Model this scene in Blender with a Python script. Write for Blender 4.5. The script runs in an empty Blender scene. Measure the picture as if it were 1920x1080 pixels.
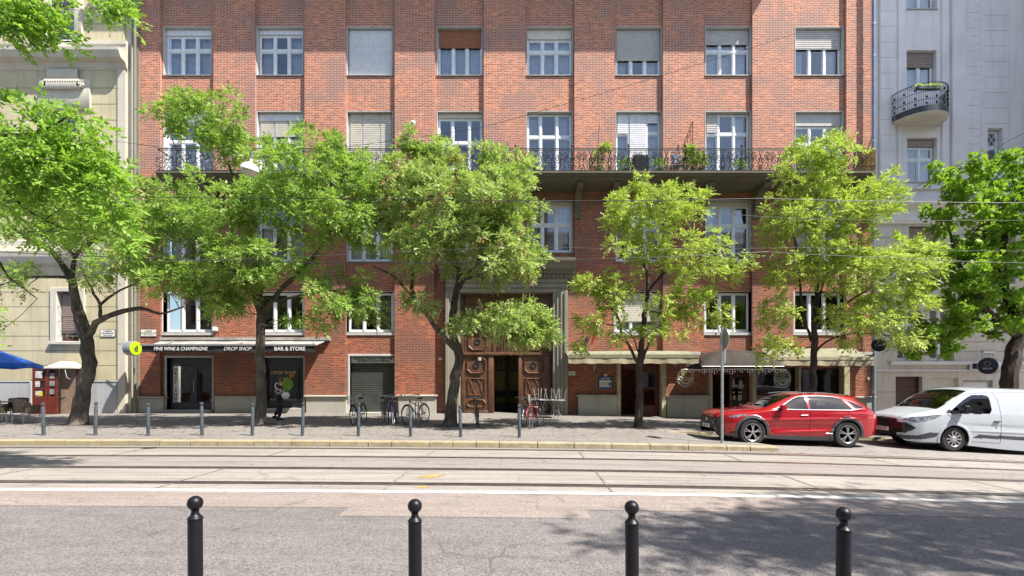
import bpy, math, random
import numpy as np
from mathutils import Vector, Matrix

R = math.radians
scene = bpy.context.scene
# ------------------------------------------------------------------ camera
CAMH, F, HY = 1.715, 940.0, 717.0
cd = bpy.data.cameras.new("camera"); cam = bpy.data.objects.new("camera", cd)
scene.collection.objects.link(cam); scene.camera = cam
cd.sensor_width = 36.0; cd.lens = 36.0 * F / 1920.0
cd.shift_y = (HY - 540.0) / 1920.0; cd.clip_start = 0.05; cd.clip_end = 600
cam.location = (0, 0, CAMH); cam.rotation_euler = (R(90), 0, 0)
# ------------------------------------------------------------------ sky, sun, exposure
SAZ, SEL = 60.0, 56.0
w = bpy.data.worlds.new("World"); scene.world = w; w.use_nodes = True
nt = w.node_tree; nt.nodes.clear()
sky = nt.nodes.new("ShaderNodeTexSky"); sky.sky_type = 'NISHITA'; sky.sun_disc = False
sky.sun_elevation = R(SEL); sky.sun_rotation = R(180 - SAZ)
bg = nt.nodes.new("ShaderNodeBackground"); bg.inputs[1].default_value = 0.115
wo = nt.nodes.new("ShaderNodeOutputWorld")
nt.links.new(sky.outputs[0], bg.inputs[0]); nt.links.new(bg.outputs[0], wo.inputs[0])
sl = bpy.data.lights.new("sun", 'SUN'); sl.energy = 5.0; sl.angle = R(0.6); sl.color = (1.0, 0.93, 0.83)
so = bpy.data.objects.new("sun", sl); scene.collection.objects.link(so)
sdir = Vector((math.sin(R(SAZ)) * math.cos(R(SEL)), -math.cos(R(SAZ)) * math.cos(R(SEL)), math.sin(R(SEL))))
so.rotation_euler = sdir.to_track_quat('Z', 'Y').to_euler(); so.location = (8, -8, 20)
vs = scene.view_settings; vs.view_transform = 'Standard'; vs.look = 'None'; vs.gamma = 1.0
vs.exposure = 1.16; vs.use_curve_mapping = False
scene.cycles.max_bounces = 6; scene.cycles.transparent_max_bounces = 12
scene.cycles.diffuse_bounces = 3; scene.cycles.glossy_bounces = 3

C = scene.collection
random.seed(7); rng = np.random.default_rng(7)
YF = 22.2          # brick facade front plane
SF = F / YF

def P(px, py, d):                       # a point of the street at distance d
    return Vector(((px - 960) * d / F, d, CAMH + (HY - py) * d / F))
def PX(px, d=YF): return (px - 960) * d / F
def PZ(py, d=YF): return CAMH + (HY - py) * d / F

def gz(x):                              # height of the sloping street
    x = np.clip(np.asarray(x, float), -30, 30)
    r = np.where(x > 0, -(0.0095 * x + 0.00125 * x * x), -(0.0095 * x + 0.0004 * x * x))
    r = np.where(x > 15, -(0.0095 * 15 + 0.00125 * 225) - 0.047 * (x - 15), r)
    r = np.where(x < -12, 0.0564, r)
    return r
def gwalk(x, y): return float(gz(x)) + 0.14 + 0.02 * (y - 13.3)
def gbay(x, y):
    k = min(max((x - 4) / 3.5, 0), 1) * min(max((y - 12.9) / 1.1, 0), 1)
    return float(gz(x)) + 0.004 + 0.09 * k + 0.012 * max(y - 14, 0)

# ------------------------------------------------------------------ object helpers
def tag(o, label=None, cat=None, group=None, kind=None):
    if label: o["label"] = label
    if cat: o["category"] = cat
    if group: o["group"] = group
    if kind: o["kind"] = kind
    return o
def empty(name, loc, label=None, cat=None, group=None, rz=0):
    o = bpy.data.objects.new(name, None); C.objects.link(o)
    o.location = loc; o.rotation_euler = (0, 0, rz); o.empty_display_size = 0.2
    return tag(o, label, cat, group)
def origin_of(o):
    v = Vector((0, 0, 0))
    while o is not None: v += Vector(o.location); o = o.parent
    return v

class MB:
    def __init__(s): s.v = []; s.f = []; s.sm = []
    def add(s, vs, fs, smooth=False):
        n = len(s.v); s.v.extend([tuple(p) for p in vs])
        for f in fs: s.f.append(tuple(i + n for i in f)); s.sm.append(smooth)
        return s
    def box(s, x0, x1, y0, y1, z0, z1):
        x0, x1 = min(x0, x1), max(x0, x1); y0, y1 = min(y0, y1), max(y0, y1); z0, z1 = min(z0, z1), max(z0, z1)
        vs = [(x0,y0,z0),(x1,y0,z0),(x1,y1,z0),(x0,y1,z0),(x0,y0,z1),(x1,y0,z1),(x1,y1,z1),(x0,y1,z1)]
        return s.add(vs, [(0,3,2,1),(4,5,6,7),(0,1,5,4),(1,2,6,5),(2,3,7,6),(3,0,4,7)])
    def bbox(s, x0, x1, y0, y1, z0, z1, b=0.012):          # bevelled on the long edges seen from the street
        x0, x1 = min(x0, x1), max(x0, x1); z0, z1 = min(z0, z1), max(z0, z1)
        pts = [(x0+b,z0),(x1-b,z0),(x1,z0+b),(x1,z1-b),(x1-b,z1),(x0+b,z1),(x0,z1-b),(x0,z0+b)]
        inn = [(x0+2*b,z0+b),(x1-2*b,z0+b),(x1-b,z0+2*b),(x1-b,z1-2*b),(x1-2*b,z1-b),(x0+2*b,z1-b),(x0+b,z1-2*b),(x0+b,z0+2*b)]
        v = [(a,y1,c) for a,c in pts] + [(a,y0+b,c) for a,c in pts] + [(a,y0,c) for a,c in inn]
        f = [tuple(range(16,24))]
        for k in range(8):
            j=(k+1)%8
            f += [(k,j,8+j,8+k),(8+k,8+j,16+j,16+k)]
        return s.add(v,f)
    def quad(s, a, b, c, d): return s.add([a,b,c,d],[(0,1,2,3)])
    def tube(s, pts, r, n=6, cap=True, smooth=True):
        pts = [Vector(p) for p in pts]; m = len(pts)
        rs = list(r) if hasattr(r, '__len__') else [r]*m
        vs = []; up = Vector((0,0,1))
        d0 = (pts[1]-pts[0]).normalized()
        a = d0.cross(up if abs(d0.z) < .9 else Vector((1,0,0))).normalized()
        for i in range(m):
            d = (pts[min(i+1,m-1)] - pts[max(i-1,0)])
            if d.length < 1e-9: d = d0
            d.normalize(); a = (a - d*a.dot(d))
            if a.length < 1e-6: a = d.orthogonal()
            a.normalize(); b = d.cross(a)
            for k in range(n):
                t = 2*math.pi*k/n
                vs.append(pts[i] + (a*math.cos(t)+b*math.sin(t))*rs[i])
        fs = [(i*n+k, i*n+(k+1)%n, (i+1)*n+(k+1)%n, (i+1)*n+k) for i in range(m-1) for k in range(n)]
        if cap: fs += [tuple(reversed(range(n))), tuple((m-1)*n+k for k in range(n))]
        return s.add(vs, fs, smooth)
    def lathe(s, prof, c=(0,0,0), n=20, axis='z', smooth=True, sx=1, sy=1, cap=True):
        vs = []
        for r, h in prof:
            for k in range(n):
                t = 2*math.pi*k/n; a, b = r*math.cos(t)*sx, r*math.sin(t)*sy
                if axis == 'z': vs.append((c[0]+a, c[1]+b, c[2]+h))
                elif axis == 'y': vs.append((c[0]+a, c[1]+h, c[2]+b))
                else: vs.append((c[0]+h, c[1]+a, c[2]+b))
        m = len(prof)
        fs = [(i*n+k, i*n+(k+1)%n, (i+1)*n+(k+1)%n, (i+1)*n+k) for i in range(m-1) for k in range(n)]
        if cap: fs += [tuple(range(n)), tuple((m-1)*n+k for k in range(n))]
        return s.add(vs, fs, smooth)
    def prism(s, pts, y0, y1):          # outline in x,z pushed along y
        n = len(pts); v = [(a,y0,b) for a,b in pts] + [(a,y1,b) for a,b in pts]
        f = [tuple(range(n)), tuple(reversed(range(n,2*n)))] + [(i,(i+1)%n,n+(i+1)%n,n+i) for i in range(n)]
        return s.add(v, f)
    def build(s, name, mat, parent=None, fixn=True):
        me = bpy.data.meshes.new(name)
        if parent is not None:
            o0 = origin_of(parent); V = [(a-o0.x,b-o0.y,c-o0.z) for a,b,c in s.v]
        else: V = s.v
        me.from_pydata(V, [], s.f)
        me.polygons.foreach_set('use_smooth', s.sm)
        me.materials.append(mat)
        if fixn:
            import bmesh
            bm = bmesh.new(); bm.from_mesh(me); bmesh.ops.recalc_face_normals(bm, faces=bm.faces[:]); bm.to_mesh(me); bm.free()
        me.update()
        if any(s.sm): me.set_sharp_from_angle(angle=R(38))
        o = bpy.data.objects.new(name, me); C.objects.link(o)
        if parent is not None: o.parent = parent
        return o

def npmesh(name, V, Fq, mat, parent=None, smooth=False, sub=None):
    me = bpy.data.meshes.new(name)
    V = np.asarray(V, np.float32).copy(); Fq = np.asarray(Fq, np.int32)
    if parent is not None: V -= np.array(origin_of(parent), np.float32)
    k = Fq.shape[1]
    me.vertices.add(len(V)); me.vertices.foreach_set('co', V.ravel())
    me.loops.add(Fq.size); me.loops.foreach_set('vertex_index', Fq.ravel())
    me.polygons.add(len(Fq)); me.polygons.foreach_set('loop_start', np.arange(0, Fq.size, k, dtype=np.int32))
    me.polygons.foreach_set('loop_total', np.full(len(Fq), k, np.int32))
    me.polygons.foreach_set('use_smooth', np.full(len(Fq), smooth))
    me.materials.append(mat); me.update(calc_edges=True); me.validate()
    o = bpy.data.objects.new(name, me); C.objects.link(o)
    if parent is not None: o.parent = parent
    return o

def merge(a, b):                          # b becomes a second material of a
    import bmesh
    bm = bmesh.new(); bm.from_mesh(a.data); n = len(bm.faces); bm.from_mesh(b.data); bm.faces.ensure_lookup_table()
    k = len(a.data.materials)
    for f in bm.faces[n:]: f.material_index = k
    a.data.materials.append(b.data.materials[0]); bm.to_mesh(a.data); bm.free(); bpy.data.objects.remove(b)
def copy_tree(o, parent=None):
    c = o.copy(); C.objects.link(c)
    if parent is not None: c.parent = parent
    for ch in list(o.children): copy_tree(ch, c)
    return c

def text(name, s, size, loc, mat, parent=None, rot=(R(90),0,0), align='CENTER', ext=0.004, sx=1.0, bold=0.0, shear=0.0):
    cu = bpy.data.curves.new(name, 'FONT'); cu.body = s; cu.size = size; cu.extrude = ext
    cu.align_x = align; cu.align_y = 'CENTER'; cu.offset = bold; cu.shear = shear; cu.resolution_u = 3
    t = bpy.data.objects.new(name, cu); C.objects.link(t)
    dg = bpy.context.evaluated_depsgraph_get()
    me = bpy.data.meshes.new_from_object(t.evaluated_get(dg)); bpy.data.objects.remove(t)
    me.name = name; me.materials.clear(); me.materials.append(mat)
    o = bpy.data.objects.new(name, me); C.objects.link(o)
    l = Vector(loc)
    M = Matrix.Translation(l) @ (Matrix.Rotation(rot[2],4,'Z') @ Matrix.Rotation(rot[1],4,'Y') @ Matrix.Rotation(rot[0],4,'X')) @ Matrix.Diagonal((sx,1,1,1))
    if parent is not None: M = Matrix.Translation(-origin_of(parent)) @ M
    me.transform(M)
    if parent is not None: o.parent = parent
    return o

# ------------------------------------------------------------------ materials
def nodes(name):
    m = bpy.data.materials.new(name); m.use_nodes = True
    t = m.node_tree; b = t.nodes['Principled BSDF']
    return m, t, b
def ramp(t, fac, stops):
    r = t.nodes.new('ShaderNodeValToRGB'); e = r.color_ramp.elements
    while len(e) < len(stops): e.new(0.5)
    for i,(p,c) in enumerate(stops): e[i].position = p; e[i].color = (*c,1)
    t.links.new(fac, r.inputs[0]); return r.outputs[0]
def noise(t, scale, detail=4, vec=None, rough=0.55, stretch=None):
    n = t.nodes.new('ShaderNodeTexNoise'); n.inputs['Scale'].default_value = scale
    n.inputs['Detail'].default_value = detail; n.inputs['Roughness'].default_value = rough
    if vec is None:
        tc = t.nodes.new('ShaderNodeTexCoord'); vec = tc.outputs['Object']
    if stretch:
        mp = t.nodes.new('ShaderNodeMapping'); mp.inputs['Scale'].default_value = stretch
        t.links.new(vec, mp.inputs[0]); vec = mp.outputs[0]
    t.links.new(vec, n.inputs['Vector']); return n.outputs['Fac']
def mixc(t, fac, a, b, mode='MIX'):
    m = t.nodes.new('ShaderNodeMix'); m.data_type = 'RGBA'; m.blend_type = mode
    for sock, v in ((m.inputs[0], fac), (m.inputs[6], a), (m.inputs[7], b)):
        if hasattr(v, 'is_linked') or hasattr(v, 'links'): t.links.new(v, sock)
        elif isinstance(v, (int, float)): sock.default_value = v
        else: sock.default_value = (*v, 1)
    return m.outputs[2]
def math_(t, op, a, b=0.0):
    m = t.nodes.new('ShaderNodeMath'); m.operation = op
    for i, v in enumerate((a, b)):
        if hasattr(v, 'links'): t.links.new(v, m.inputs[i])
        else: m.inputs[i].default_value = v
    return m.outputs[0]
def bump(t, b, h, strength=0.3, dist=0.01):
    n = t.nodes.new('ShaderNodeBump'); n.inputs['Strength'].default_value = strength
    n.inputs['Distance'].default_value = dist
    t.links.new(h, n.inputs['Height']); t.links.new(n.outputs[0], b.inputs['Normal'])
def plain(name, col, rough=0.5, metal=0.0, var=0.12, scale=6.0, bmp=0.0, coat=0.0, spec=0.5):
    m, t, b = nodes(name)
    f = noise(t, scale, 5)
    lo = tuple(c*(1-var*1.6) for c in col); hi = tuple(min(c*(1+var*1.6),1) for c in col)
    t.links.new(ramp(t, f, [(0.3,lo),(0.7,hi)]), b.inputs['Base Color'])
    b.inputs['Roughness'].default_value = rough; b.inputs['Metallic'].default_value = metal
    b.inputs['Coat Weight'].default_value = coat; b.inputs['Coat Roughness'].default_value = 0.05
    b.inputs['Specular IOR Level'].default_value = spec
    if bmp: bump(t, b, noise(t, scale*6, 3), bmp, 0.01)
    return m
def stucco(name, col, dirt=0.35, scale=1.0, streak=True, joint=None):
    m, t, b = nodes(name)
    f = noise(t, 0.7*scale, 6)
    c = ramp(t, f, [(0.25,tuple(x*(1-dirt*0.45) for x in col)),(0.6,col),(0.8,tuple(min(1,x*1.06) for x in col))])
    if streak:
        s = noise(t, 1.0, 6, stretch=(3.5,3.5,0.35))
        c = mixc(t, math_(t,'MULTIPLY',ramp(t,s,[(0.5,(0,0,0)),(0.75,(1,1,1))]),dirt), c, tuple(x*0.5 for x in col))
    g = noise(t, 30*scale, 3)
    c = mixc(t, 0.18, c, ramp(t,g,[(0.3,(0.1,0.1,0.1)),(0.7,(0.9,0.9,0.9))]), 'OVERLAY')
    t.links.new(c, b.inputs['Base Color']); b.inputs['Roughness'].default_value = 0.85
    bump(t, b, g, 0.25, 0.01)
    return m
def brickmat(name, c1, c2, mortar, dark):
    m, t, b = nodes(name)
    tc = t.nodes.new('ShaderNodeTexCoord'); sx = t.nodes.new('ShaderNodeSeparateXYZ')
    t.links.new(tc.outputs['Object'], sx.inputs[0])
    cx = t.nodes.new('ShaderNodeCombineXYZ')
    t.links.new(math_(t,'ADD',sx.outputs[0],sx.outputs[1]), cx.inputs[0]); t.links.new(sx.outputs[2], cx.inputs[1])
    br = t.nodes.new('ShaderNodeTexBrick'); t.links.new(cx.outputs[0], br.inputs['Vector'])
    br.inputs['Scale'].default_value = 1.0; br.inputs['Brick Width'].default_value = 0.27
    br.inputs['Row Height'].default_value = 0.078; br.inputs['Mortar Size'].default_value = 0.011
    br.inputs['Mortar Smooth'].default_value = 0.25; br.inputs['Bias'].default_value = 0.0
    br.inputs['Color1'].default_value = (*c1,1); br.inputs['Color2'].default_value = (*c2,1)
    br.inputs['Mortar'].default_value = (*mortar,1)
    # per-brick tone: white noise on the brick cell is approximated with fine noise stretched to a brick
    pn = noise(t, 1.0, 2, cx.outputs[0], 0.8, stretch=(3.4,11.5,1))
    c = mixc(t, 0.8, br.outputs['Color'], ramp(t, pn, [(0.34,(0.10,0.07,0.09)),(0.5,(0.5,0.5,0.5)),(0.66,(0.95,0.84,0.72))]), 'OVERLAY')
    st_ = noise(t, 1.0, 5, cx.outputs[0], 0.7, stretch=(2.2,0.28,1)); c = mixc(t, math_(t,'MULTIPLY',ramp(t,st_,[(0.52,(0,0,0)),(0.72,(1,1,1))]),0.5), c, tuple(x*.8 for x in dark))
    bn = noise(t, 0.55, 5, cx.outputs[0], 0.62)
    c = mixc(t, math_(t,'MULTIPLY',ramp(t,bn,[(0.45,(0,0,0)),(0.62,(1,1,1))]),0.82), c, dark, 'MIX')
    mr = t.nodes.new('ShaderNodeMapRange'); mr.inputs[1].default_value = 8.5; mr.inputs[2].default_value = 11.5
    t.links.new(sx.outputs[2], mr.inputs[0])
    low = mixc(t, 0.75, c, (0.62,0.42,0.23), 'MULTIPLY')  # lower bricks more orange, and the shade below the balcony put into their colour
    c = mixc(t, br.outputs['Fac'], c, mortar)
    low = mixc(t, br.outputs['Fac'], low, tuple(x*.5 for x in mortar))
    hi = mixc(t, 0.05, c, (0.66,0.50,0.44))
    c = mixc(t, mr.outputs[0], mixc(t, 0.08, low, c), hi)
    t.links.new(c, b.inputs['Base Color']); b.inputs['Roughness'].default_value = 0.8
    inv = math_(t,'SUBTRACT',1.0,br.outputs['Fac'])
    bump(t, b, math_(t,'ADD',inv,math_(t,'MULTIPLY',pn,0.5)), 0.5, 0.012)
    return m

M = {}
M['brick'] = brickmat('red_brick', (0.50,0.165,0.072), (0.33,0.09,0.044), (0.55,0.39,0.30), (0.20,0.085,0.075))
M['brickd'] = brickmat('soot_brick', (0.30,0.09,0.045), (0.21,0.06,0.038), (0.25,0.17,0.13), (0.12,0.05,0.04))
M['stone'] = stucco('grey_stone', (0.40,0.385,0.34), 0.4)
M['stoned'] = stucco('dark_stone', (0.215,0.20,0.16), 0.5)
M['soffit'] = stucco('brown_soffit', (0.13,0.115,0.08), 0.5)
M['gatest'] = stucco('gate_stone', (0.27,0.255,0.205), 0.5)
M['revealst'] = stucco('reveal_plaster', (0.50,0.50,0.50), 0.3)
M['cream'] = stucco('cream_stucco', (0.54,0.48,0.31), 0.6)
M['creamp'] = stucco('pale_trim', (0.54,0.505,0.42), 0.35)
M['lilac'] = stucco('grey_stucco', (0.80,0.74,0.72), 0.32)
M['beige'] = stucco('beige_stucco', (0.64,0.57,0.49), 0.4)
M['marble'] = stucco('grey_marble', (0.40,0.41,0.43), 0.35, 2.0)
M['white'] = plain('white_window_paint', (0.72,0.73,0.75), 0.4, var=0.06)
M['shutw'] = plain('white_shutter', (0.70,0.70,0.73), 0.5, var=0.05)
M['shutc'] = plain('cream_shutter', (0.58,0.54,0.46), 0.5, var=0.06)
M['shutg'] = plain('grey_shutter', (0.47,0.45,0.43), 0.55, var=0.07)
M['shuto'] = plain('brown_shutter', (0.30,0.11,0.045), 0.5, var=0.1)
M['shutb'] = plain('taupe_shutter', (0.27,0.20,0.17), 0.55, var=0.1)
M['sill'] = plain('metal_sill', (0.33,0.33,0.32), 0.45, 0.3)
M['anth'] = plain('anthracite_frame', (0.035,0.042,0.05), 0.4)
M['iron'] = plain('black_iron', (0.016,0.015,0.017), 0.45, var=0.3)
M['boll'] = plain('bollard_paint', (0.006,0.006,0.010), 0.42, var=0.25, bmp=0.03, spec=0.3)
M['bollg'] = plain('grey_bollard_paint', (0.055,0.07,0.085), 0.45, var=0.3)
M['dark'] = plain('dark_interior', (0.012,0.011,0.011), 0.8)
M['room'] = plain('room_wall', (0.07,0.065,0.06), 0.9)
M['black'] = plain('black_fabric', (0.018,0.018,0.02), 0.8)
M['wood'] = plain('carved_oak', (0.105,0.050,0.028), 0.42, var=0.25, scale=3)
M['woodd'] = plain('dark_oak', (0.07,0.028,0.014), 0.45, var=0.2)
M['redwood'] = plain('red_brown_paint', (0.10,0.018,0.01), 0.4, var=0.2)
M['curt'] = plain('net_curtain', (0.66,0.655,0.65), 0.9, var=0.1)
M['zinc'] = plain('zinc_pipe', (0.24,0.28,0.36), 0.35, 0.5, var=0.1)
M['gold'] = plain('reed_screen', (0.42,0.27,0.05), 0.6, var=0.3, scale=20)
M['awnc'] = plain('cream_awning', (0.36,0.32,0.22), 0.8, var=0.1, scale=3)
M['awng'] = plain('green_cream_awning', (0.20,0.20,0.13), 0.8, var=0.12, scale=3)
M['awnb'] = plain('black_awning', (0.02,0.02,0.024), 0.7, var=0.2)
M['awnt'] = plain('grey_awning_top', (0.30,0.29,0.28), 0.75, var=0.2, scale=2)
M['canb'] = plain('brown_canopy', (0.024,0.017,0.014), 0.8, var=0.3, scale=3)
M['txtw'] = plain('white_lettering', (0.6,0.6,0.6), 0.6, var=0.03)
M['txtk'] = plain('black_lettering', (0.03,0.03,0.04), 0.6, var=0.1)
M['txtr'] = plain('red_lettering', (0.5,0.05,0.04), 0.6, var=0.05)
M['txty'] = plain('pale_gold_lettering', (0.62,0.50,0.22), 0.5, var=0.05)
M['plate'] = plain('white_enamel', (0.72,0.71,0.66), 0.3, var=0.08, scale=20)
M['lime'] = plain('lime_sign', (0.40,0.58,0.01), 0.35, var=0.05)
M['steel'] = plain('brushed_steel', (0.5,0.5,0.52), 0.3, 0.8, var=0.1)
M['galv'] = plain('galvanised_steel', (0.42,0.44,0.45), 0.4, 0.7, var=0.15, scale=12)
M['navy'] = plain('navy_sign', (0.008,0.009,0.028), 0.3, var=0.1)
M['blue'] = plain('blue_cloth', (0.008,0.13,0.62), 0.75, var=0.2)
M['pot'] = plain('flower_box', (0.03,0.03,0.035), 0.6)
def glassmat(name, tint=(0.85,0.9,0.92), refl=0.28):
    m = bpy.data.materials.new(name); m.use_nodes = True; t = m.node_tree; t.nodes.clear()
    o = t.nodes.new('ShaderNodeOutputMaterial'); mx = t.nodes.new('ShaderNodeMixShader')
    tr = t.nodes.new('ShaderNodeBsdfTransparent'); tr.inputs[0].default_value = (*tint,1)
    gl = t.nodes.new('ShaderNodeBsdfGlossy'); gl.inputs['Roughness'].default_value = 0.03
    gl.inputs[0].default_value = (0.95,0.95,0.95,1)
    fr = t.nodes.new('ShaderNodeFresnel'); fr.inputs[0].default_value = 1.5
    t.links.new(math_(t,'ADD',math_(t,'MULTIPLY',fr.outputs[0],1.0),refl), mx.inputs[0])
    t.links.new(tr.outputs[0], mx.inputs[1]); t.links.new(gl.outputs[0], mx.inputs[2]); t.links.new(mx.outputs[0], o.inputs[0])
    return m
M['glass'] = glassmat('window_glass', (0.84,0.88,0.92), 0.13); M['glassd'] = glassmat('shop_glass', (0.55,0.57,0.57), 0.04)
M['cglass'] = glassmat('car_glass', (0.10,0.12,0.12), 0.03)
M['vglass'] = glassmat('van_glass', (0.12,0.15,0.13), 0.03)

def leafmat(name, stops, trans=0.35, scale=1.6, sat=None):
    m = bpy.data.materials.new(name); m.use_nodes = True; t = m.node_tree; t.nodes.clear()
    o = t.nodes.new('ShaderNodeOutputMaterial')
    f = noise(t, scale, 6, rough=0.8)
    g = noise(t, 14.0, 2, rough=0.5)
    f = math_(t,'ADD',math_(t,'MULTIPLY',f,0.6),math_(t,'MULTIPLY',g,0.4))
    col = ramp(t, f, [(0.5+(q-0.5)*0.72,c) for q,c in stops])
    p = t.nodes.new('ShaderNodeBsdfPrincipled'); p.inputs['Roughness'].default_value = 0.5
    p.inputs['Specular IOR Level'].default_value = 0.35
    t.links.new(col, p.inputs['Base Color'])
    tr = t.nodes.new('ShaderNodeBsdfTranslucent')
    t.links.new(mixc(t,0.55,col,(0.35,0.55,0.03)), tr.inputs[0])
    mx = t.nodes.new('ShaderNodeMixShader'); mx.inputs[0].default_value = trans
    t.links.new(p.outputs[0], mx.inputs[1]); t.links.new(tr.outputs[0], mx.inputs[2]); t.links.new(mx.outputs[0], o.inputs[0])
    return m
M['leaf_a'] = leafmat('ash_leaf', [(0.3,(0.13,0.23,0.045)),(0.5,(0.26,0.40,0.09)),(0.7,(0.46,0.58,0.20))], .45)
M['leaf_b'] = leafmat('ash_leaf_light', [(0.3,(0.18,0.27,0.07)),(0.5,(0.36,0.46,0.15)),(0.7,(0.60,0.66,0.32))], .45)
M['leaf_y'] = leafmat('young_leaf', [(0.3,(0.21,0.30,0.045)),(0.5,(0.40,0.49,0.10)),(0.7,(0.62,0.67,0.24))], .42)
M['leaf_m'] = leafmat('maple_leaf', [(0.3,(0.09,0.20,0.015)),(0.5,(0.20,0.36,0.035)),(0.7,(0.38,0.54,0.09))], 0.45)
M['leaf_n'] = leafmat('near_leaf', [(0.3,(0.12,0.28,0.03)),(0.5,(0.24,0.44,0.06)),(0.7,(0.42,0.58,0.14))], 0.5, 4.0)
M['keys'] = plain('dry_seed_keys', (0.36,0.19,0.095), 0.8, var=0.35, scale=9)
def bark(name, a, b_):
    m, t, b = nodes(name)
    f = noise(t, 3.0, 8, stretch=(5,5,1.1), rough=0.7); g = noise(t, 1.6, 4)
    c = ramp(t, f, [(0.35,a),(0.6,b_)])
    c = mixc(t, math_(t,'MULTIPLY',ramp(t,g,[(0.5,(0,0,0)),(0.62,(1,1,1))]),0.5), c, tuple(min(1,x*1.9) for x in b_))
    t.links.new(c, b.inputs['Base Color']); b.inputs['Roughness'].default_value = 0.9; bump(t,b,f,0.9,0.03)
    return m
M['bark'] = bark('ash_bark', (0.03,0.024,0.018), (0.10,0.085,0.07))
M['barkd'] = bark('dark_bark', (0.018,0.013,0.010), (0.05,0.038,0.03))
# ================================================================== GROUND
def roadmat(name, a, b_, c_, speck=0.5, sc=1.0, streak=0.0, stain=0.35):
    m, t, b = nodes(name)
    big = noise(t, 0.25*sc, 6); fine = noise(t, 55, 3, rough=0.8); mid = noise(t, 3.0*sc, 6, stretch=(0.5,1.2,1))
    c = ramp(t, big, [(0.3,a),(0.7,b_)])
    c = mixc(t, 0.5, c, ramp(t, mid, [(0.3,a),(0.7,c_)]))
    v = t.nodes.new('ShaderNodeTexVoronoi'); v.inputs['Scale'].default_value = 70
    tc = t.nodes.new('ShaderNodeTexCoord'); t.links.new(tc.outputs['Object'], v.inputs['Vector'])
    c = mixc(t, speck, c, ramp(t, v.outputs['Color'], [(0.15,(0.18,0.18,0.18)),(0.5,(0.5,0.5,0.5)),(0.9,(0.86,0.86,0.86))]), 'OVERLAY')
    cr = t.nodes.new('ShaderNodeTexVoronoi'); cr.feature = 'DISTANCE_TO_EDGE'; cr.inputs['Scale'].default_value = 0.55
    wv = t.nodes.new('ShaderNodeVectorMath'); wv.operation = 'ADD'
    nz = t.nodes.new('ShaderNodeTexNoise'); nz.inputs['Scale'].default_value = 1.2; nz.inputs['Detail'].default_value = 6
    t.links.new(tc.outputs['Object'], nz.inputs['Vector']); t.links.new(tc.outputs['Object'], wv.inputs[0]); t.links.new(nz.outputs['Color'], wv.inputs[1])
    t.links.new(wv.outputs[0], cr.inputs['Vector'])
    msk = math_(t,'MULTIPLY', ramp(t, cr.outputs['Distance'], [(0.0,(1,1,1)),(0.012,(0,0,0))]), ramp(t, noise(t,0.35,3), [(0.44,(0,0,0)),(0.54,(1,1,1))]))
    c = mixc(t, math_(t,'MULTIPLY',msk,0.6), c, tuple(x*0.35 for x in a))
    if streak:
        s = noise(t, 1.0, 6, stretch=(0.22,5.0,1), rough=0.65)
        c = mixc(t, math_(t,'MULTIPLY',ramp(t,s,[(0.46,(0,0,0)),(0.68,(1,1,1))]),streak), c, tuple(x*0.62 for x in a))
    s2 = noise(t, 1.3, 7, stretch=(0.6,1.0,1), rough=0.72)
    c = mixc(t, math_(t,'MULTIPLY',ramp(t,s2,[(0.56,(0,0,0)),(0.70,(1,1,1))]),stain), c, tuple(x*0.55 for x in a))
    t.links.new(c, b.inputs['Base Color']); b.inputs['Roughness'].default_value = 0.82
    bump(t, b, fine, 0.5, 0.006)
    return m
M['asph'] = roadmat('asphalt', (0.128,0.117,0.115), (0.16,0.146,0.144), (0.195,0.18,0.178), 0.7, streak=.28)
M['asphw'] = roadmat('pavement_asphalt', (0.15,0.137,0.127), (0.20,0.185,0.172), (0.24,0.222,0.208), 0.6, stain=.5)
M['bayas'] = roadmat('bay_asphalt', (0.17,0.155,0.145), (0.23,0.21,0.20), (0.27,0.25,0.235), 0.6)
M['conc'] = roadmat('track_concrete', (0.235,0.213,0.193), (0.285,0.26,0.238), (0.33,0.305,0.28), 0.35, streak=.8)
M['conc2'] = roadmat('track_concrete_middle', (0.20,0.175,0.163), (0.24,0.215,0.20), (0.28,0.252,0.238), 0.4, streak=.7)
M['pink'] = roadmat('pinkish_asphalt', (0.205,0.17,0.153), (0.245,0.208,0.19), (0.28,0.24,0.222), 0.5, streak=.4)
def paintmat():
    m, t, b = nodes('worn_white_paint')
    f = noise(t, 8, 8, rough=0.7)
    c = ramp(t, f, [(0.36,(0.36,0.33,0.31)),(0.5,(0.68,0.66,0.63))])
    t.links.new(c, b.inputs['Base Color']); b.inputs['Roughness'].default_value = 0.7; return m
M['paint'] = paintmat()
def kerbmat():
    m, t, b = nodes('kerb_stone')
    tc = t.nodes.new('ShaderNodeTexCoord'); sx = t.nodes.new('ShaderNodeSeparateXYZ'); t.links.new(tc.outputs['Object'], sx.inputs[0])
    f = noise(t, 5, 6, rough=0.7); g = noise(t, 0.35, 3)
    base = ramp(t, f, [(0.3,(0.20,0.17,0.11)),(0.7,(0.42,0.36,0.25))])
    fade = ramp(t, sx.outputs[0], [(0.0,(1,1,1)),(1.0,(0,0,0))])
    msk = math_(t,'MULTIPLY', ramp(t,noise(t,3.0,8,rough=0.75),[(0.44,(0,0,0)),(0.56,(1,1,1))]), 0.8)
    mr = t.nodes.new('ShaderNodeMapRange'); mr.inputs[1].default_value = -2; mr.inputs[2].default_value = 3.5; mr.inputs[3].default_value = 1; mr.inputs[4].default_value = 0.22
    t.links.new(sx.outputs[0], mr.inputs[0])
    c = mixc(t, math_(t,'MULTIPLY',msk,mr.outputs[0]), base, (0.36,0.30,0.17))
    t.links.new(c, b.inputs['Base Color']); b.inputs['Roughness'].default_value = 0.85; bump(t,b,f,0.6,0.01)
    return m
M['kerb'] = kerbmat()
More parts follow.
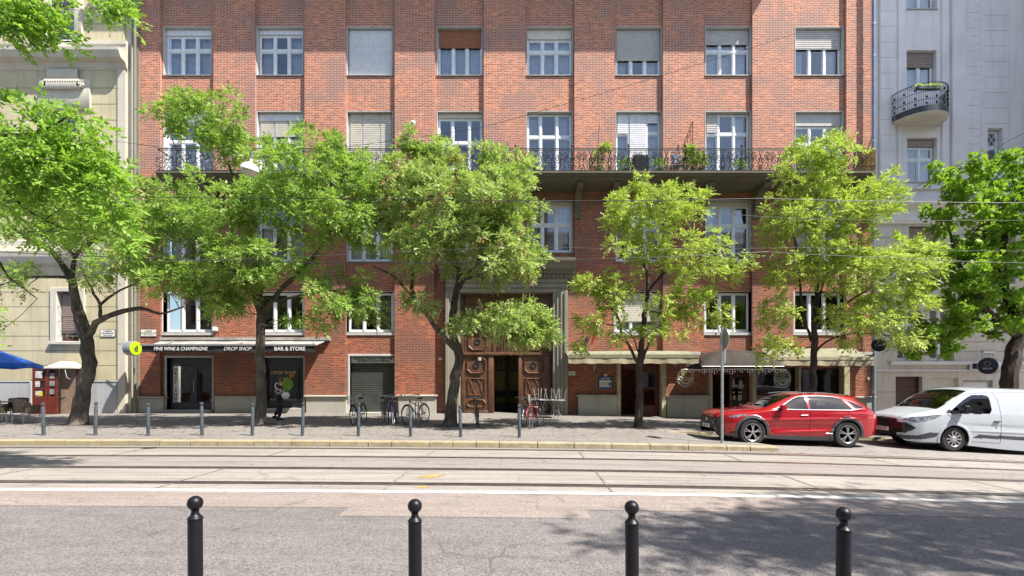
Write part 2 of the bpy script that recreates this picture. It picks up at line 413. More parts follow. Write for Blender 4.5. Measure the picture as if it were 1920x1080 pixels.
M['filler'] = plain('bitumen_filler', (0.085,0.070,0.062), 0.85, var=0.3, scale=3)
M['joint'] = plain('concrete_joint', (0.19,0.17,0.155), 0.9, var=0.3)
M['rail'] = plain('rail_steel', (0.30,0.28,0.27), 0.35, 0.9, var=0.2)
M['groove'] = plain('rail_groove', (0.02,0.018,0.016), 0.9)
M['soil'] = plain('tree_pit_soil', (0.07,0.05,0.035), 0.95, var=0.4, scale=14, bmp=0.5)

def sheet(name, xs, y0, y1, zf, mat, ny=1, kind='structure', parent=None, thick=0):
    xs = np.asarray(xs, float); V = []; Fq = []
    f0 = y0 if callable(y0) else (lambda x: y0); f1 = y1 if callable(y1) else (lambda x: y1)
    for x in xs:
        for j in range(ny+1):
            y = f0(x) + (f1(x)-f0(x))*j/ny
            V.append((x, y, zf(x, y)))
    n = ny+1
    for i in range(len(xs)-1):
        for j in range(ny): Fq.append((i*n+j,(i+1)*n+j,(i+1)*n+j+1,i*n+j+1))
    o = npmesh(name, V, Fq, mat, parent); 
    if kind: o['kind'] = kind
    return o
XS = np.concatenate([[-200,-80],np.arange(-31,31.1,0.5),[80,200]])
sheet('road', XS, -120, 150, lambda x,y: float(gz(x)), M['asph'])
g4 = lambda d: (lambda x,y: float(gz(x))+d)
sheet('road_edge_band', XS, 6.78, 7.72, g4(.004), M['pink'])
sheet('tram_track_bed', XS, 7.88, 12.98, g4(.004), M['conc'])
sheet('track_middle_strip', XS, 9.86, 11.22, g4(.008), M['conc2'])
sheet('road_marking', XS, 7.70, 7.86, g4(.008), M['paint'])
# a paler repair patch and its dark joint in the near lane
sheet('road_patch', np.arange(-2.2,1.01,.4), 6.35, 6.775, g4(.004), M['pink'])
# joints across the concrete of the tracks
mb = MB()
for x0 in np.arange(-22, 24, 3.6):
    x0 += 2.0
    for ya, yb in ((7.9,8.28),(8.40,9.70),(11.36,12.62)):
        xa = x0 + 0.02*(ya-9); z = float(gz(x0))+.0125
        mb.quad((xa-.016,ya,z),(xa+.016,ya,z),(xa+.016+(yb-ya)*.03,yb,z),(xa-.016+(yb-ya)*.03,yb,z))
tag(mb.build('track_bed_joint', M['joint'], fixn=False), kind='structure')
# orange paint splash between the near rails
import itertools
mb = MB()
for cx, cy, rx, ry in ((-1.48,9.05,.17,.12),(-1.33,9.18,.10,.06),(-1.62,8.93,.07,.04),(-1.45,8.12,.12,.06)):
    z = float(gz(cx))+.010
    mb.add([(cx+rx*math.cos(a)*(1+.25*math.sin(a*5)),cy+ry*math.sin(a)*(1+.2*math.cos(a*4)),z) for a in np.linspace(0,6.1,18)], [tuple(range(18))])
tag(mb.build('paint_splash', plain('orange_paint',(0.42,0.25,0.09),0.7,var=.2), fixn=False), kind='structure')
# grooved rails: steel head + dark groove + inner lip
names = ['kerb side rail of the far tram track','street side rail of the far tram track','far rail of the near tram track','rail of the near tram track next to the white line']
for yr, lab in zip((12.68,11.28,9.78,8.34), names):
    r = empty('tram_rail', (0, yr, 0), 'grooved steel '+lab, 'rail', 'tram rails in the street')
    sheet('rail_joint_filler', XS[1:-1], yr-.085, yr+.15, g4(.0095), M['filler'], parent=r, kind=None)
    sheet('rail_head', XS[1:-1], yr-.035, yr+.035, g4(.014), M['rail'], parent=r, kind=None)
    sheet('rail_groove', XS[1:-1], yr+.035, yr+.085, g4(.0105), M['groove'], parent=r, kind=None)
    sheet('rail_lip', XS[1:-1], yr+.085, yr+.105, g4(.014), M['rail'], parent=r, kind=None)
# pavement
XL = np.concatenate([[-200,-80],np.arange(-31,5.01,0.5)])
zw = lambda x,y: gwalk(x,y)
sheet('pavement', XL, 13.36, 16.4, zw, M['asphw'], 4)
sheet('pavement_tip', np.linspace(5,7.0,9), 13.36, lambda x: 16.4-(x-5)/2.0*2.95, zw, M['asphw'], 3)
sheet('pavement_by_facade', XS, 16.4, 23.2, zw, M['asphw'], 6)
sheet('parking_bay', np.concatenate([np.arange(5,31.1,.5),[80]]), 13.0, 16.4, lambda x,y: gbay(x,y), M['bayas'], 5)
# kerbs: individual stones with small gaps, one run of kerb
mb = MB(); x = -31.0
def kstone(xa, xb, ya, yb, zt, h=.17):
    za, zb = zt(xa), zt(xb); b = .018; 
    pro = [(ya,-h),(ya,-b*1.4),(ya+b,0),(yb,0),(yb,-h)]
    v = [(xa+.006,y,za+z) for y,z in pro]+[(xb-.006,y,zb+z) for y,z in pro]
    mb.add(v, [(0,1,6,5),(1,2,7,6),(2,3,8,7),(3,4,9,8),(0,4,3,2,1),(5,6,7,8,9)])
while x < 6.9:
    L = random.choice((.95,1.0,.98,.6,1.0)) if x > -6 else random.choice((.8,.98,.95,.7))
    xb = min(x+L, 7.0); j = random.uniform(-.006,.006)
    kstone(x, xb, 13.16+j, 13.37, lambda q: float(gz(q))+.145+j*.6); x = xb + random.uniform(.004,.014)
tag(mb.build('kerb', M['kerb']), kind='structure')
mb = MB(); q0 = Vector((7.0,13.3,0)); q1 = Vector((5.0,16.4,0)); 
for k in range(5):
    a = q0.lerp(q1,k/5); b_ = q0.lerp(q1,(k+1)/5-.01); n = Vector((.84,.54,0))*.14
    za, zb = gwalk(a.x,a.y)+.003, gwalk(b_.x,b_.y)+.003
    v = [(a.x,a.y,za),(b_.x,b_.y,zb),(b_.x+n.x,b_.y+n.y,zb),(a.x+n.x,a.y+n.y,za)]
    mb.add(v+[(p[0],p[1],p[2]-.3) for p in v],[(0,1,2,3),(2,3,7,6),(0,3,7,4),(1,2,6,5)])
x = 5.1
while x < 30:
    mb.box(x+.005,x+.985,16.26,16.41,float(gz(x+.5))-.2,gwalk(x+.5,16.3)+.012); x += 1.0
tag(mb.build('bay_kerb', M['kerb']), kind='structure')
# near side kerb and pavement (under and behind the camera)
sheet('near_pavement', XS, -12, 3.72, g4(.06), M['asphw'])
sheet('near_kerb', XS, 3.60, 3.75, g4(.064), M['kerb'])
# tree pits
for px, d in ((148,17.2),(488,17.2),(843,17.2),(1197,17.2),(1523,17.3),(1897,17.3)):
    x = PX(px,d); mb = MB()
    n = 22; v = [(x+(.62+.08*math.sin(a*3+px))*math.cos(a), d+(.45+.06*math.cos(a*4))*math.sin(a), gwalk(x+.6*math.cos(a),d+.45*math.sin(a))+.006) for a in np.linspace(0,2*math.pi,n,endpoint=False)]
    mb.add(v+[(x,d,gwalk(x,d)+.03)],[(k,(k+1)%n,n) for k in range(n)],True)
    tag(mb.build('tree_pit', M['soil']), kind='structure')

# leaf litter and small debris on the pavement
rg = np.random.default_rng(3); n = 2600
lx0 = rg.uniform(-18,14,n); ly0 = np.where(rg.random(n)<.45, 17.2+rg.normal(0,1.1,n), rg.uniform(13.5,21.9,n)); ly0=np.clip(ly0,13.5,21.9)
k_ = lx0 < 5; lx0=lx0[k_|(ly0>16.6)]; ly0=ly0[k_|(ly0>16.6)]; n=len(lx0)
V=[]
for i in range(n):
    a=rg.uniform(0,6.28); L=rg.uniform(.02,.06); w_=L*.35; z=gwalk(lx0[i],ly0[i])+.006; c,s=math.cos(a),math.sin(a)
    V+=[(lx0[i]-c*L,ly0[i]-s*L,z),(lx0[i]+s*w_,ly0[i]-c*w_,z+.01),(lx0[i]+c*L,ly0[i]+s*L,z+.003),(lx0[i]-s*w_,ly0[i]+c*w_,z+.008)]
tag(npmesh('leaf_litter',V,np.arange(4*n).reshape(n,4),plain('dry_litter',(.16,.11,.05),.9,var=.4,scale=9)),'dry leaf litter scattered over the far pavement','leaf litter',kind='stuff')
# ================================================================== BUILDINGS
YB = YF + 0.14                      # brick bay plane
def wallgrid(mb, x0, x1, z0, z1, opens, y, depth=0.32, rmb=None):
    """front wall in x0..x1, z0..z1 with rectangular holes and their reveals"""
    xs = sorted({x0,x1}|{min(max(o[0],x0),x1) for o in opens}|{min(max(o[1],x0),x1) for o in opens})
    zs = sorted({z0,z1}|{min(max(o[2],z0),z1) for o in opens}|{min(max(o[3],z0),z1) for o in opens})
    for i in range(len(xs)-1):
        for j in range(len(zs)-1):
            cx, cz = (xs[i]+xs[i+1])/2, (zs[j]+zs[j+1])/2
            if any(o[0]<cx<o[1] and o[2]<cz<o[3] for o in opens): continue
            mb.quad((xs[i],y,zs[j]),(xs[i+1],y,zs[j]),(xs[i+1],y,zs[j+1]),(xs[i],y,zs[j+1]))
def reveal(o, y, depth, parent, mat='revealst'):
    a,b,c,d = o; r = MB()
    r.add([(a,y,c),(a,y+depth,c),(a,y+depth,d),(a,y,d),(b,y,c),(b,y+depth,c),(b,y+depth,d),(b,y,d)],[(0,1,2,3),(4,7,6,5),(3,2,6,7),(0,4,5,1)])
    return r.build('reveal', M[mat], parent, fixn=False)

bb = empty('brick_building', (0, YF, 0), 'long red brick apartment house with tall brick piers, white windows and an iron railed balcony', 'building')
def px_(x): return PX(x, YB)
def pz_(y): return PZ(y, YB)
bays = [(300,400),(478,571),(648,740),(815,907),(985,1077),(1152,1243),(1320,1411),(1488,1587)]
wins = [(306,397),(481,569),(650,737),(819,905),(987,1074),(1154,1241),(1322,1409),(1490,1582)]
BZ = 10.46                                            # balcony floor
rows = {1:(50,141),2:(208,None),3:(375,490),4:(546,623)}
opens = []; W = []
ZT = pz_(-230)
for i,(a,b) in enumerate(wins):
    for r in (0,1,2,3,4):
        if r == 4 and i in (3,4): continue
        if r == 0: zt, zb = pz_(-110), pz_(-18)
        else:
            yt, yb = rows[r]; zt = pz_(yt); zb = BZ if yb is None else pz_(yb)
        if r == 3 and i in (3,4): zb = pz_(473)
        o = (px_(a), px_(b), zb, zt); opens.append(o); W.append((r,i,o))
G = {'g1':(313,398,671,768),'g2':(495,569,671,765),'g3':(656,741,668,773),
     'gate':(862,1037,548,777),'r1':(1163,1239,680,786),'r2':(1335,1409,690,790),'r3':(1417,1496,690,742),'r4':(1501,1579,690,748)}
GO = {k:(px_(a),px_(b),pz_(d),pz_(c)) for k,(a,b,c,d) in G.items()}
wall = MB(); rev = MB()
XL0, XR0 = PX(262), PX(1637)
wallgrid(wall, XL0, XR0, -1.2, ZT, opens+list(GO.values()), YB, 0.30, rev)
# the piers stand 14 cm proud
edges = [262]+[e for ab in bays for e in ab]+[1637]
for k in range(0,len(edges),2):
    a, b = PX(edges[k]), PX(edges[k+1]); zb = -1.2
    if k == 8: zb = PZ(486)                         # above the gate cornice
    if k == 6: b2 = PX(833)
    if k >= 10: zb = PZ(661)
    if k == 10: 
        zb = PZ(520)
    wall.box(a, b, YF, YB-0.002, zb, ZT)
wall.box(XL0, XR0, YB+2.6, YB+2.8, -1.2, ZT)         # back of the front rooms
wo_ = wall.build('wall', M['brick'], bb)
for k_,o_ in GO.items(): reveal(o_, YB, .3, bb, 'stoned' if k_[0]!='g' else 'revealst').name = 'door_reveal'
# floor slabs behind so that rooms read as separate
rm = MB()
for z in (pz_(360), pz_(165), pz_(510), pz_(640), pz_(0)): rm.box(XL0+.1, XR0-.1, YB+.34, YB+2.55, z-.1, z+.1)
for k in range(1,16,2): rm.box(PX(edges[k+1])-.1 if k+1<len(edges) else XR0-.3, (PX(edges[k+1]) if k+1<len(edges) else XR0)+.1, YB+.34, YB+2.5, -1, ZT-.2)
rm.build('inner_wall', M['room'], bb)

def slats(mb, x0, x1, z0, z1, y, pitch=0.085):
    n = max(2, int((z1-z0)/pitch)); h = (z1-z0)/n
    for k in range(n):
        a = z0+k*h
        mb.add([(x0,y,a),(x1,y,a),(x1,y-.022,a+h*.2),(x0,y-.022,a+h*.2),(x1,y-.022,a+h*.78),(x0,y-.022,a+h*.78),(x1,y,a+h),(x0,y,a+h)],
               [(0,1,2,3),(3,2,4,5),(5,4,6,7)])
def window(parent, o, y, cols=3, trans=0.33, shut=0.0, smat='shutw', box=0.0, boxmat='shutw', sill=True, curtain='net', fm='white', inset=0.03, shuts=None, lowonly=False, wd=(1,1,1), openl=False, glass='glass', rmat='revealst', surr=None):
    x0,x1,z0,z1 = o; yw = y+0.20
    if sill:
        pass
    fr = MB(); fw = .065
    xa, xb, za, zb = x0+inset, x1-inset, z0+.02, z1-.05
    ztop = zb
    if box: 
        ztop = zb-(zb-za)*box
    # outer frame
    fr.bbox(xa, xa+fw, yw, yw+.07, za, zb); fr.bbox(xb-fw, xb, yw, yw+.07, za, zb)
    fr.bbox(xa+fw+.002, xb-fw-.002, yw, yw+.07, za, za+fw); fr.bbox(xa+fw+.002, xb-fw-.002, yw, yw+.07, ztop-fw, ztop)
    ws = np.cumsum([0]+list(wd[:cols])); ws = ws/ws[-1]
    ix0, ix1 = xa+fw, xb-fw
    zm = None
    if trans and not lowonly:
        zm = ztop-(ztop-za)*trans
        for k in range(cols):
            a = ix0+(ix1-ix0)*ws[k]+(.052 if k else .002); b = ix0+(ix1-ix0)*ws[k+1]-(.052 if k<cols-1 else .002)
            fr.bbox(a, b, yw-.008, yw+.06, zm-.055, zm+.055)
    for k in range(1,cols):
        c = ix0+(ix1-ix0)*ws[k]
        fr.bbox(c-.05, c+.05, yw-.02, yw+.06, za+fw+.002, ztop-fw-.002)
    # sash rails round each light
    lights = []
    for k in range(cols):
        a = ix0+(ix1-ix0)*ws[k]+(.05 if k else 0); b = ix0+(ix1-ix0)*ws[k+1]-(.05 if k<cols-1 else 0)
        spans = [(za+fw, zm-.055),(zm+.055, ztop-fw)] if zm else [(za+fw, ztop-fw)]
        for (c,d) in spans:
            lights.append((a,b,c,d)); s = .038
            fr.box(a+.001,a+s,yw+.014,yw+.05,c+.001,d-.001); fr.box(b-s,b-.001,yw+.014,yw+.05,c+.001,d-.001)
            fr.box(a+s,b-s,yw+.016,yw+.05,c+.001,c+s+.02); fr.box(a+s,b-s,yw+.016,yw+.05,d-s,d-.001)
    f = fr.build('window', M[fm], parent)
    reveal(o, y, .3, f, rmat)
    if surr: surr.build('window_surround', M['revealst'], f)
    pn = MB()
    for (a,b,c,d) in lights: pn.quad((a+.03,yw+.034,c+.03),(b-.03,yw+.034,c+.03),(b-.03,yw+.034,d-.03),(a+.03,yw+.034,d-.03))
    pn.build('pane', M[glass], f, fixn=False)
    if curtain == 'net':
        cu = MB(); n = 60
        for k in range(n):
            xx0 = xa+.08+(xb-xa-.16)*k/n; xx1 = xa+.08+(xb-xa-.16)*(k+1)/n
            ya = yw+.2+.025*math.sin(k*1.3+x0*7); yb_ = yw+.2+.025*math.sin((k+1)*1.3+x0*7)
            cu.quad((xx0,ya,za+.1),(xx1,yb_,za+.1),(xx1,yb_,zb-.1),(xx0,ya,zb-.1))
        cu.build('curtain', M['curt'], f, fixn=False)
    elif curtain == 'half':
        cu = MB()
        for s0,s1 in ((0,.22),(.7,.95)):
            n = 14
            for k in range(n):
                u0 = xa+.08+(xb-xa-.16)*(s0+(s1-s0)*k/n); u1 = xa+.08+(xb-xa-.16)*(s0+(s1-s0)*(k+1)/n)
                cu.quad((u0,yw+.2+.03*(k%2),za+.1),(u1,yw+.2+.03*((k+1)%2),za+.1),(u1,yw+.2+.03*((k+1)%2),zb-.1),(u0,yw+.2+.03*(k%2),zb-.1))
        cu.build('curtain', M['curt'], f, fixn=False)
    if box:
        bx_ = MB(); bx_.bbox(xa+.01, xb-.01, yw-.06, yw+.08, ztop+.003, zb); bx_.build('shutter_box', M[boxmat], f)
    if shut:
        sh = MB(); zs = ztop-(ztop-za)*shut
        slats(sh, xa+.05, xb-.05, zs, ztop-.01, yw-.035)
        sh.box(xa+.05, xb-.05, yw-.045, yw-.03, zs-.03, zs-.001); sh.build('shutter', M[smat], f)
    if shuts:
        for k,fr_ in enumerate(shuts):
            if not fr_: continue
            a = ix0+(ix1-ix0)*ws[k]+.03; b = ix0+(ix1-ix0)*ws[k+1]-.03; sh = MB(); zs = ztop-(ztop-za)*fr_
            slats(sh, a, b, zs, ztop-.01, yw-.03); sh.build('shutter', M[smat], f)
    if sill:
        s = MB(); s.add([(x0-.02,y-.05,z0-.005),(x1+.02,y-.05,z0-.005),(x1+.02,yw,z0+.035),(x0-.02,yw,z0+.035),(x0-.02,y-.05,z0-.04),(x1+.02,y-.05,z0-.04),(x1+.02,y-.002,z0-.04),(x0-.02,y-.002,z0-.04)],[(0,1,2,3),(0,4,5,1),(4,7,6,5),(0,3,7,4),(1,5,6,2)])
        s.build('sill', M['sill'], f)
    if openl:
        a,b,c,d = lights[0]; q = MB(); X0 = a; ang = R(62); L = b-a
        dx, dy = math.cos(ang), math.sin(ang)
        def pt(u, z, o=0): return (X0+u*dx, yw+.06+u*dy+o, z)
        for u0,u1,c0,d0 in ((0,.05,c,d),(L-.05,L,c,d),(.05,L-.05,c,c+.06),(.05,L-.05,d-.05,d)):
            v=[pt(u0,c0),pt(u1,c0),pt(u1,d0),pt(u0,d0)]; q.add(v+[(p[0]+.03,p[1]-.02,p[2]) for p in v],[(0,1,2,3),(4,5,6,7),(0,1,5,4),(2,3,7,6),(0,3,7,4),(1,2,6,5)])
        q.build('open_sash', M['white'], f)
    return f

def surround(r, o):
    st = MB(); x0,x1,z0,z1 = o; t = .10
    if r == 4:
        st.bbox(x0-t,x0,YB-.025,YB+.29,z0-.02,z1); st.bbox(x1,x1+t,YB-.025,YB+.29,z0-.02,z1); st.bbox(x0-t,x1+t,YB-.05,YB+.29,z0-.14,z0-.022)
    else:
        st.box(x0+.001,x0+.028,YB-.012,YB+.2,z0+.001,z1-.001); st.box(x1-.028,x1-.001,YB-.012,YB+.2,z0+.001,z1-.001); st.box(x0+.028,x1-.028,YB-.01,YB+.2,z1-.035,z1-.001)
    return st
_window = window
def window(parent, o, y, **kw):
    if parent is bb: kw['surr'] = surround(CUR, o)
    return _window(parent, o, y, **kw)
for r,i,o in W:
    y = YB; CUR = r
    if r == 1:
        kw = [dict(box=.12,trans=.36),dict(box=.10,trans=.38,curtain='half'),dict(shut=1.0,smat='shutw'),dict(shut=.37,smat='shuto',trans=0,openl=True,wd=(1,1,1)),
              dict(box=.20,trans=.34,boxmat='shutc',curtain='net'),dict(shut=.64,smat='shutg',trans=0,curtain='half'),dict(shut=.30,smat='shutg',trans=.46,curtain='net'),dict(shut=.40,smat='shutg',trans=0,curtain='half')][i]
        if kw.get('shut',0) and kw['shut'] < 1: kw['lowonly'] = False
        window(bb, o, y, **kw)
    elif r == 0:
        window(bb, o, y, trans=.36, shut=.3, smat='shutg')
    elif r == 2:
        kw = [dict(box=.12,trans=.3),dict(box=.10,trans=.32,shuts=(.24,.24,.24),smat='shutc'),dict(trans=0,shuts=(1,1,1),smat='shutc',wd=(.8,1.1,.75)),dict(trans=.36,box=.06,boxmat='shutc',wd=(.85,1.1,.75),curtain=None),
              dict(trans=.32,wd=(.8,1.1,.9),curtain='half'),dict(trans=.27,shuts=(.27,.66,.13),wd=(.8,1.15,.8),smat='shutw'),dict(trans=.28,shuts=(.26,0,0),wd=(.8,1,.9),smat='shutg',curtain='half'),dict(box=.17,trans=.3,boxmat='shutg',curtain='half')][i]
        window(bb, o, y, sill=False, **kw)
    elif r == 3:
        window(bb, o, y, trans=.42 if i in(3,4) else .36, cols=3, curtain=['half','half','net','half','half',None,'half','net'][i], box=.06, boxmat='shutc')
    else:
        if i == 5: window(bb, o, y, trans=0, shut=.72, smat='shutc', inset=.03)
        else: window(bb, o, y, trans=0, curtain=None if i!=2 else 'half', glass='glassd')
for k in ('g1','g2','g3'):
    x0,x1,z0,z1 = GO[k]; t=.10
    st = MB(); st.bbox(x0-t,x0,YB-.03,YB+.29,-.6,z1+t); st.bbox(x1,x1+t,YB-.03,YB+.29,-.6,z1+t); st.bbox(x0,x1,YB-.028,YB+.29,z1,z1+t)
    st.build('door_surround', M['revealst'], bb)
# plinth blocks with their rounded ledges
for a,b,yt in ((262,308,744),(404,489,743),(575,650,742),(747,818,741),(1084,1157,741),(1250,1329,742),(1593,1637,744)):
    x0,x1 = PX(a),PX(b); zt = PZ(yt+3); pl = MB(); lg = MB()
    pl.bbox(x0,x1,YF-.07,YB+.1,-1.0,zt-.002,.01)
    n=6; zc=zt+.045
    prof=[(YF-.15+.05-.05*math.cos(t)-.0, zc+.045*math.sin(t)) for t in np.linspace(-math.pi/2,math.pi/2,7)]
    prof=[(YB+.05,zc-.045)]+prof+[(YB+.05,zc+.045)]
    v=[(x0-.06,y,z) for y,z in prof]+[(x1+.06,y,z) for y,z in prof]; m=len(prof)
    lg.add(v,[(k,k+1,m+k+1,m+k) for k in range(m-1)]+[tuple(range(m)),tuple(range(m,2*m))],False)
    po = pl.build('plinth', M['stone'], bb); lg.build('plinth_ledge', M['stone'], po)

# doors, shop window and roller shutter of the left half
def framed(parent, name, x0,x1,z0,z1,y,fw,mat,d=.06):
    m=MB(); m.bbox(x0,x0+fw,y,y+d,z0,z1); m.bbox(x1-fw,x1,y,y+d,z0,z1); m.bbox(x0+fw+.001,x1-fw-.001,y,y+d,z0,z0+fw); m.bbox(x0+fw+.001,x1-fw-.001,y,y+d,z1-fw,z1)
    return m
x0,x1,z0,z1 = GO['g1']; y=YB+.2
m = MB(); zt=pz_(683); xm=(x0+x1)/2+.08
m.bbox(x0,x1,y,y+.08,zt,z1); m.bbox(x0,x0+.10,y,y+.08,z0,zt-.002); m.bbox(x1-.10,x1,y,y+.08,z0,zt-.002); m.bbox(x0+.102,x1-.102,y,y+.08,z0,z0+.32)
m.bbox(xm-.13,xm+.13,y-.01,y+.07,z0+.322,zt-.003); m.bbox(x0+.102,xm-.132,y,y+.08,zt-.09,zt-.004); m.bbox(xm+.132,x1-.102,y,y+.08,zt-.09,zt-.004)
d = m.build('shop_door', M['anth'], bb)
MB().quad((x0+.1,y+.04,z0+.3),(x1-.1,y+.04,z0+.3),(x1-.1,y+.04,zt),(x0+.1,y+.04,zt)).build('pane', M['glassd'], d, fixn=False)
MB().tube([(xm+.02,y-.06,z0+.75),(xm+.02,y-.06,z0+1.3)],.014).tube([(xm+.02,y-.06,z0+.8),(xm+.02,y,z0+.8)],.01).tube([(xm+.02,y-.06,z0+1.25),(xm+.02,y,z0+1.25)],.01).build('door_handle', M['steel'], d)
s = MB().box(x0+.13,x0+.36,y+.02,y+.032,z0+.33,zt-.1).build('window_lettering_panel', M['plate'], d)
for k,ch in enumerate('DROP SHOP'):
    if ch != ' ': text('letter', ch, .19, (x0+.245, y+.014, zt-.24-k*.185), M['txtk'], d, ext=.002, bold=.004)
sh = MB()
for k in range(4):
    zz = z0+.55+k*.38; sh.box(xm+.2,x1-.12,y+.42,y+.75,zz,zz+.03); 
sh.box(x0+.4,xm-.2,y+.5,y+.8,z0+.3,z0+.34); d2=sh.build('shelf', M['woodd'], bb)
bt = MB(); 
for k in range(4):
    zz=z0+.58+k*.38
    for q in range(6):
        if random.random()<.85: bt.lathe([(.035,0),(.035,.17),(.012,.22),(.012,.28)],(xm+.27+q*.11,y+.5,zz),8)
bt.build('bottles_on_shelf', plain('amber_bottles',(.25,.09,.02),.2,var=.8,scale=9), bb)
x0,x1,z0,z1 = GO['g2']; zt=pz_(689); zb=pz_(752)
m=MB(); m.bbox(x0,x1,y,y+.08,zt,z1); m.bbox(x0,x1,y,y+.1,z0,zb); m.bbox(x0,x0+.07,y,y+.08,zb+.002,zt-.002); m.bbox(x1-.07,x1,y,y+.08,zb+.002,zt-.002); m.bbox(x1-.30,x1-.27,y+.01,y+.06,zb+.002,zt-.002)
m.box(x0-.0,x1,y-.04,y-.002,zb-.02,zb+.02)
d=m.build('shop_window', M['anth'], bb)
MB().quad((x0+.07,y+.04,zb),(x1-.07,y+.04,zb),(x1-.07,y+.04,zt),(x0+.07,y+.04,zt)).build('pane', M['glassd'], d, fixn=False)
MB().box(x0,x1,y+.5,y+.52,zb-.2,zt+.1).build('backdrop', M['dark'], d)
xc=px_(527)
text('lettering','DROP SHOP',.21,(xc,y+.02,pz_(699)),M['txty'],d,ext=.002)
MB().lathe([(.31,0),(.31,.01)],(px_(533),y+.01,pz_(720)),28,'y').build('green_disc_logo', plain('green_disc',(.17,.30,.035),.5,var=.1), d)
MB().lathe([(.13,0),(.13,.01)],(px_(543),y+.004,pz_(703)),20,'y').build('orange_disc_logo', plain('orange_disc',(.32,.15,.03),.5,var=.1), d)
x0,x1,z0,z1 = GO['g3']; m=MB(); slats(m,x0,x1,z0-.2,pz_(680),YB+.24,.085); m.build('roller_shutter', plain('dark_green_shutter',(.055,.062,.055),.5,var=.15,scale=2), bb)
m=MB(); m.bbox(x0+.02,x1-.02,YB+.1,YB+.16,pz_(680.5),pz_(669.5)); d=m.build('fascia_sign', plain('pale_green_board',(.46,.50,.43),.6), bb)
text('lettering','SORTEX - TRANS - COMPUTER',.125,((x0+x1)/2,YB+.095,pz_(672.6)),M['txtk'],d,ext=.001,bold=.003)
text('lettering','NYOMTATO ES PC SZERVIZ',.115,((x0+x1)/2,YB+.095,pz_(677.3)),M['txtk'],d,ext=.001,bold=.003)
# stone steps under the doors
for k in ('g1','g2','g3'):
    x0,x1,z0,z1=GO[k]; MB().bbox(x0-.05,x1+.05,YF-.05,YB+.3,-.5,z0-.003,.01).build('door_step', M['stone'], bb)
# ---------------- the gate
g = GO['gate']; gx0,gx1,gz0,gz1 = g
m = MB()
for s,(a,b) in ((1,(836,862)),(-1,(1037,1064))):
    xa,xb=PX(a),PX(b); n=4; w_=(xb-xa)/n
    for k in range(n):
        dd = [.20,.14,.08,.02][k] if s==1 else [.02,.08,.14,.20][k]
        m.bbox(xa+k*w_+.001,xa+(k+1)*w_-.001,YF-dd,YB+.3,-1,PZ(548),.012)
for k,(a,b) in enumerate(((548,540),(539.8,531),(530.8,523))):
    m.bbox(PX(836+k*0),PX(1064),YF-.03-.07*k,YB+.3,PZ(a),PZ(b),.012)
m.build('gate_surround', M['gatest'], bb)
m = MB(); prof=[(523,.20),(516,.22),(515,.34),(508,.38),(507,.55),(498,.62),(496,.72),(490,.74),(489,.0)]
pts=[(YF-dd,PZ(yy)) for yy,dd in prof]; pts=[(YB,PZ(523))]+pts+[(YB,PZ(489))]
for (xa,xb) in ((PX(826),PX(1076)),):
    k=len(pts); m.add([(xa,a,b) for a,b in pts]+[(xb,a,b) for a,b in pts],[(i,i+1,k+i+1,k+i) for i in range(k-1)]+[tuple(range(k)),tuple(range(k,2*k))])
for q in range(30):
    xx=PX(836)+q*(PX(1064)-PX(836))/30; m.box(xx+.03,xx+.13,YF-.30,YF-.22,PZ(522),PZ(516.5))
m.build('gate_cornice', M['stoned'], bb)
y = YB+.22
ztr = pz_(662)
def octo(cx,cz,rx,rz,c): return [(cx-rx+c,cz-rz),(cx+rx-c,cz-rz),(cx+rx,cz-rz+c),(cx+rx,cz+rz-c),(cx+rx-c,cz+rz),(cx-rx+c,cz+rz),(cx-rx,cz+rz-c),(cx-rx,cz-rz+c)]
def ringp(mb, p0, y, t=.035, dep=.035, sc=None):
    cx=sum(p[0] for p in p0)/len(p0); cz=sum(p[1] for p in p0)/len(p0); n=len(p0)
    def off(d): return [(cx+(a-cx)*(1-d/abs(max(abs(a-cx),.05))) if abs(a-cx)>.02 else a, cz+(b-cz)*(1-d/max(abs(b-cz),.05)) if abs(b-cz)>.02 else b) for a,b in p0]
    q=off(t); h=off(t/2)
    v=[(a,y,b) for a,b in p0]+[(a,y-dep,b) for a,b in h]+[(a,y,b) for a,b in q]
    mb.add(v,[(i,(i+1)%n,n+(i+1)%n,n+i) for i in range(n)]+[(n+i,n+(i+1)%n,2*n+(i+1)%n,2*n+i) for i in range(n)])
gate = MB()
leafx = ((864,926),(972,1035)); 
gate.box(gx0,gx1,y-.02,y+.08,gz1-.12,gz1)                              # head
gate.bbox(gx0+.002,gx1-.002,y-.08,y+.06,ztr-.09,ztr+.03,.02)            # transom moulding
for a in (862,923,966,1030): gate.bbox(px_(a)+.004,px_(a+7)-.004,y-.035,y+.07,ztr+.032,gz1-.122)
for (a,b) in ((870,922),(931,966),(974,1030)): gate.box(px_(a),px_(b),y,y+.05,ztr+.033,gz1-.123)
for cx in (895,1003):
    ringp(gate, octo(px_(cx),pz_(640),.44,.40,.16), y, .07,.06); ringp(gate, octo(px_(cx),pz_(598),.44,.40,.16), y,.07,.06)
gt = gate.build('gate', M['wood'], bb)
disc=[(0.001,0),(.12,0),(.145,-.02),(.10,-.03),(.07,-.015),(.001,-.015)]
for cx in (895,1003):
    for yy in (640,598): MB().lathe(disc,(px_(cx),y-.005,pz_(yy)),20,'y').build('gate_rosette', M['iron'], gt)
dk = MB()
for k in range(7): dk.tube([(px_(935+k*5),y-.02,pz_(657)),(px_(935+k*5),y-.02,pz_(622))],.012,5)
dk.build('gate_grille', M['iron'], gt)
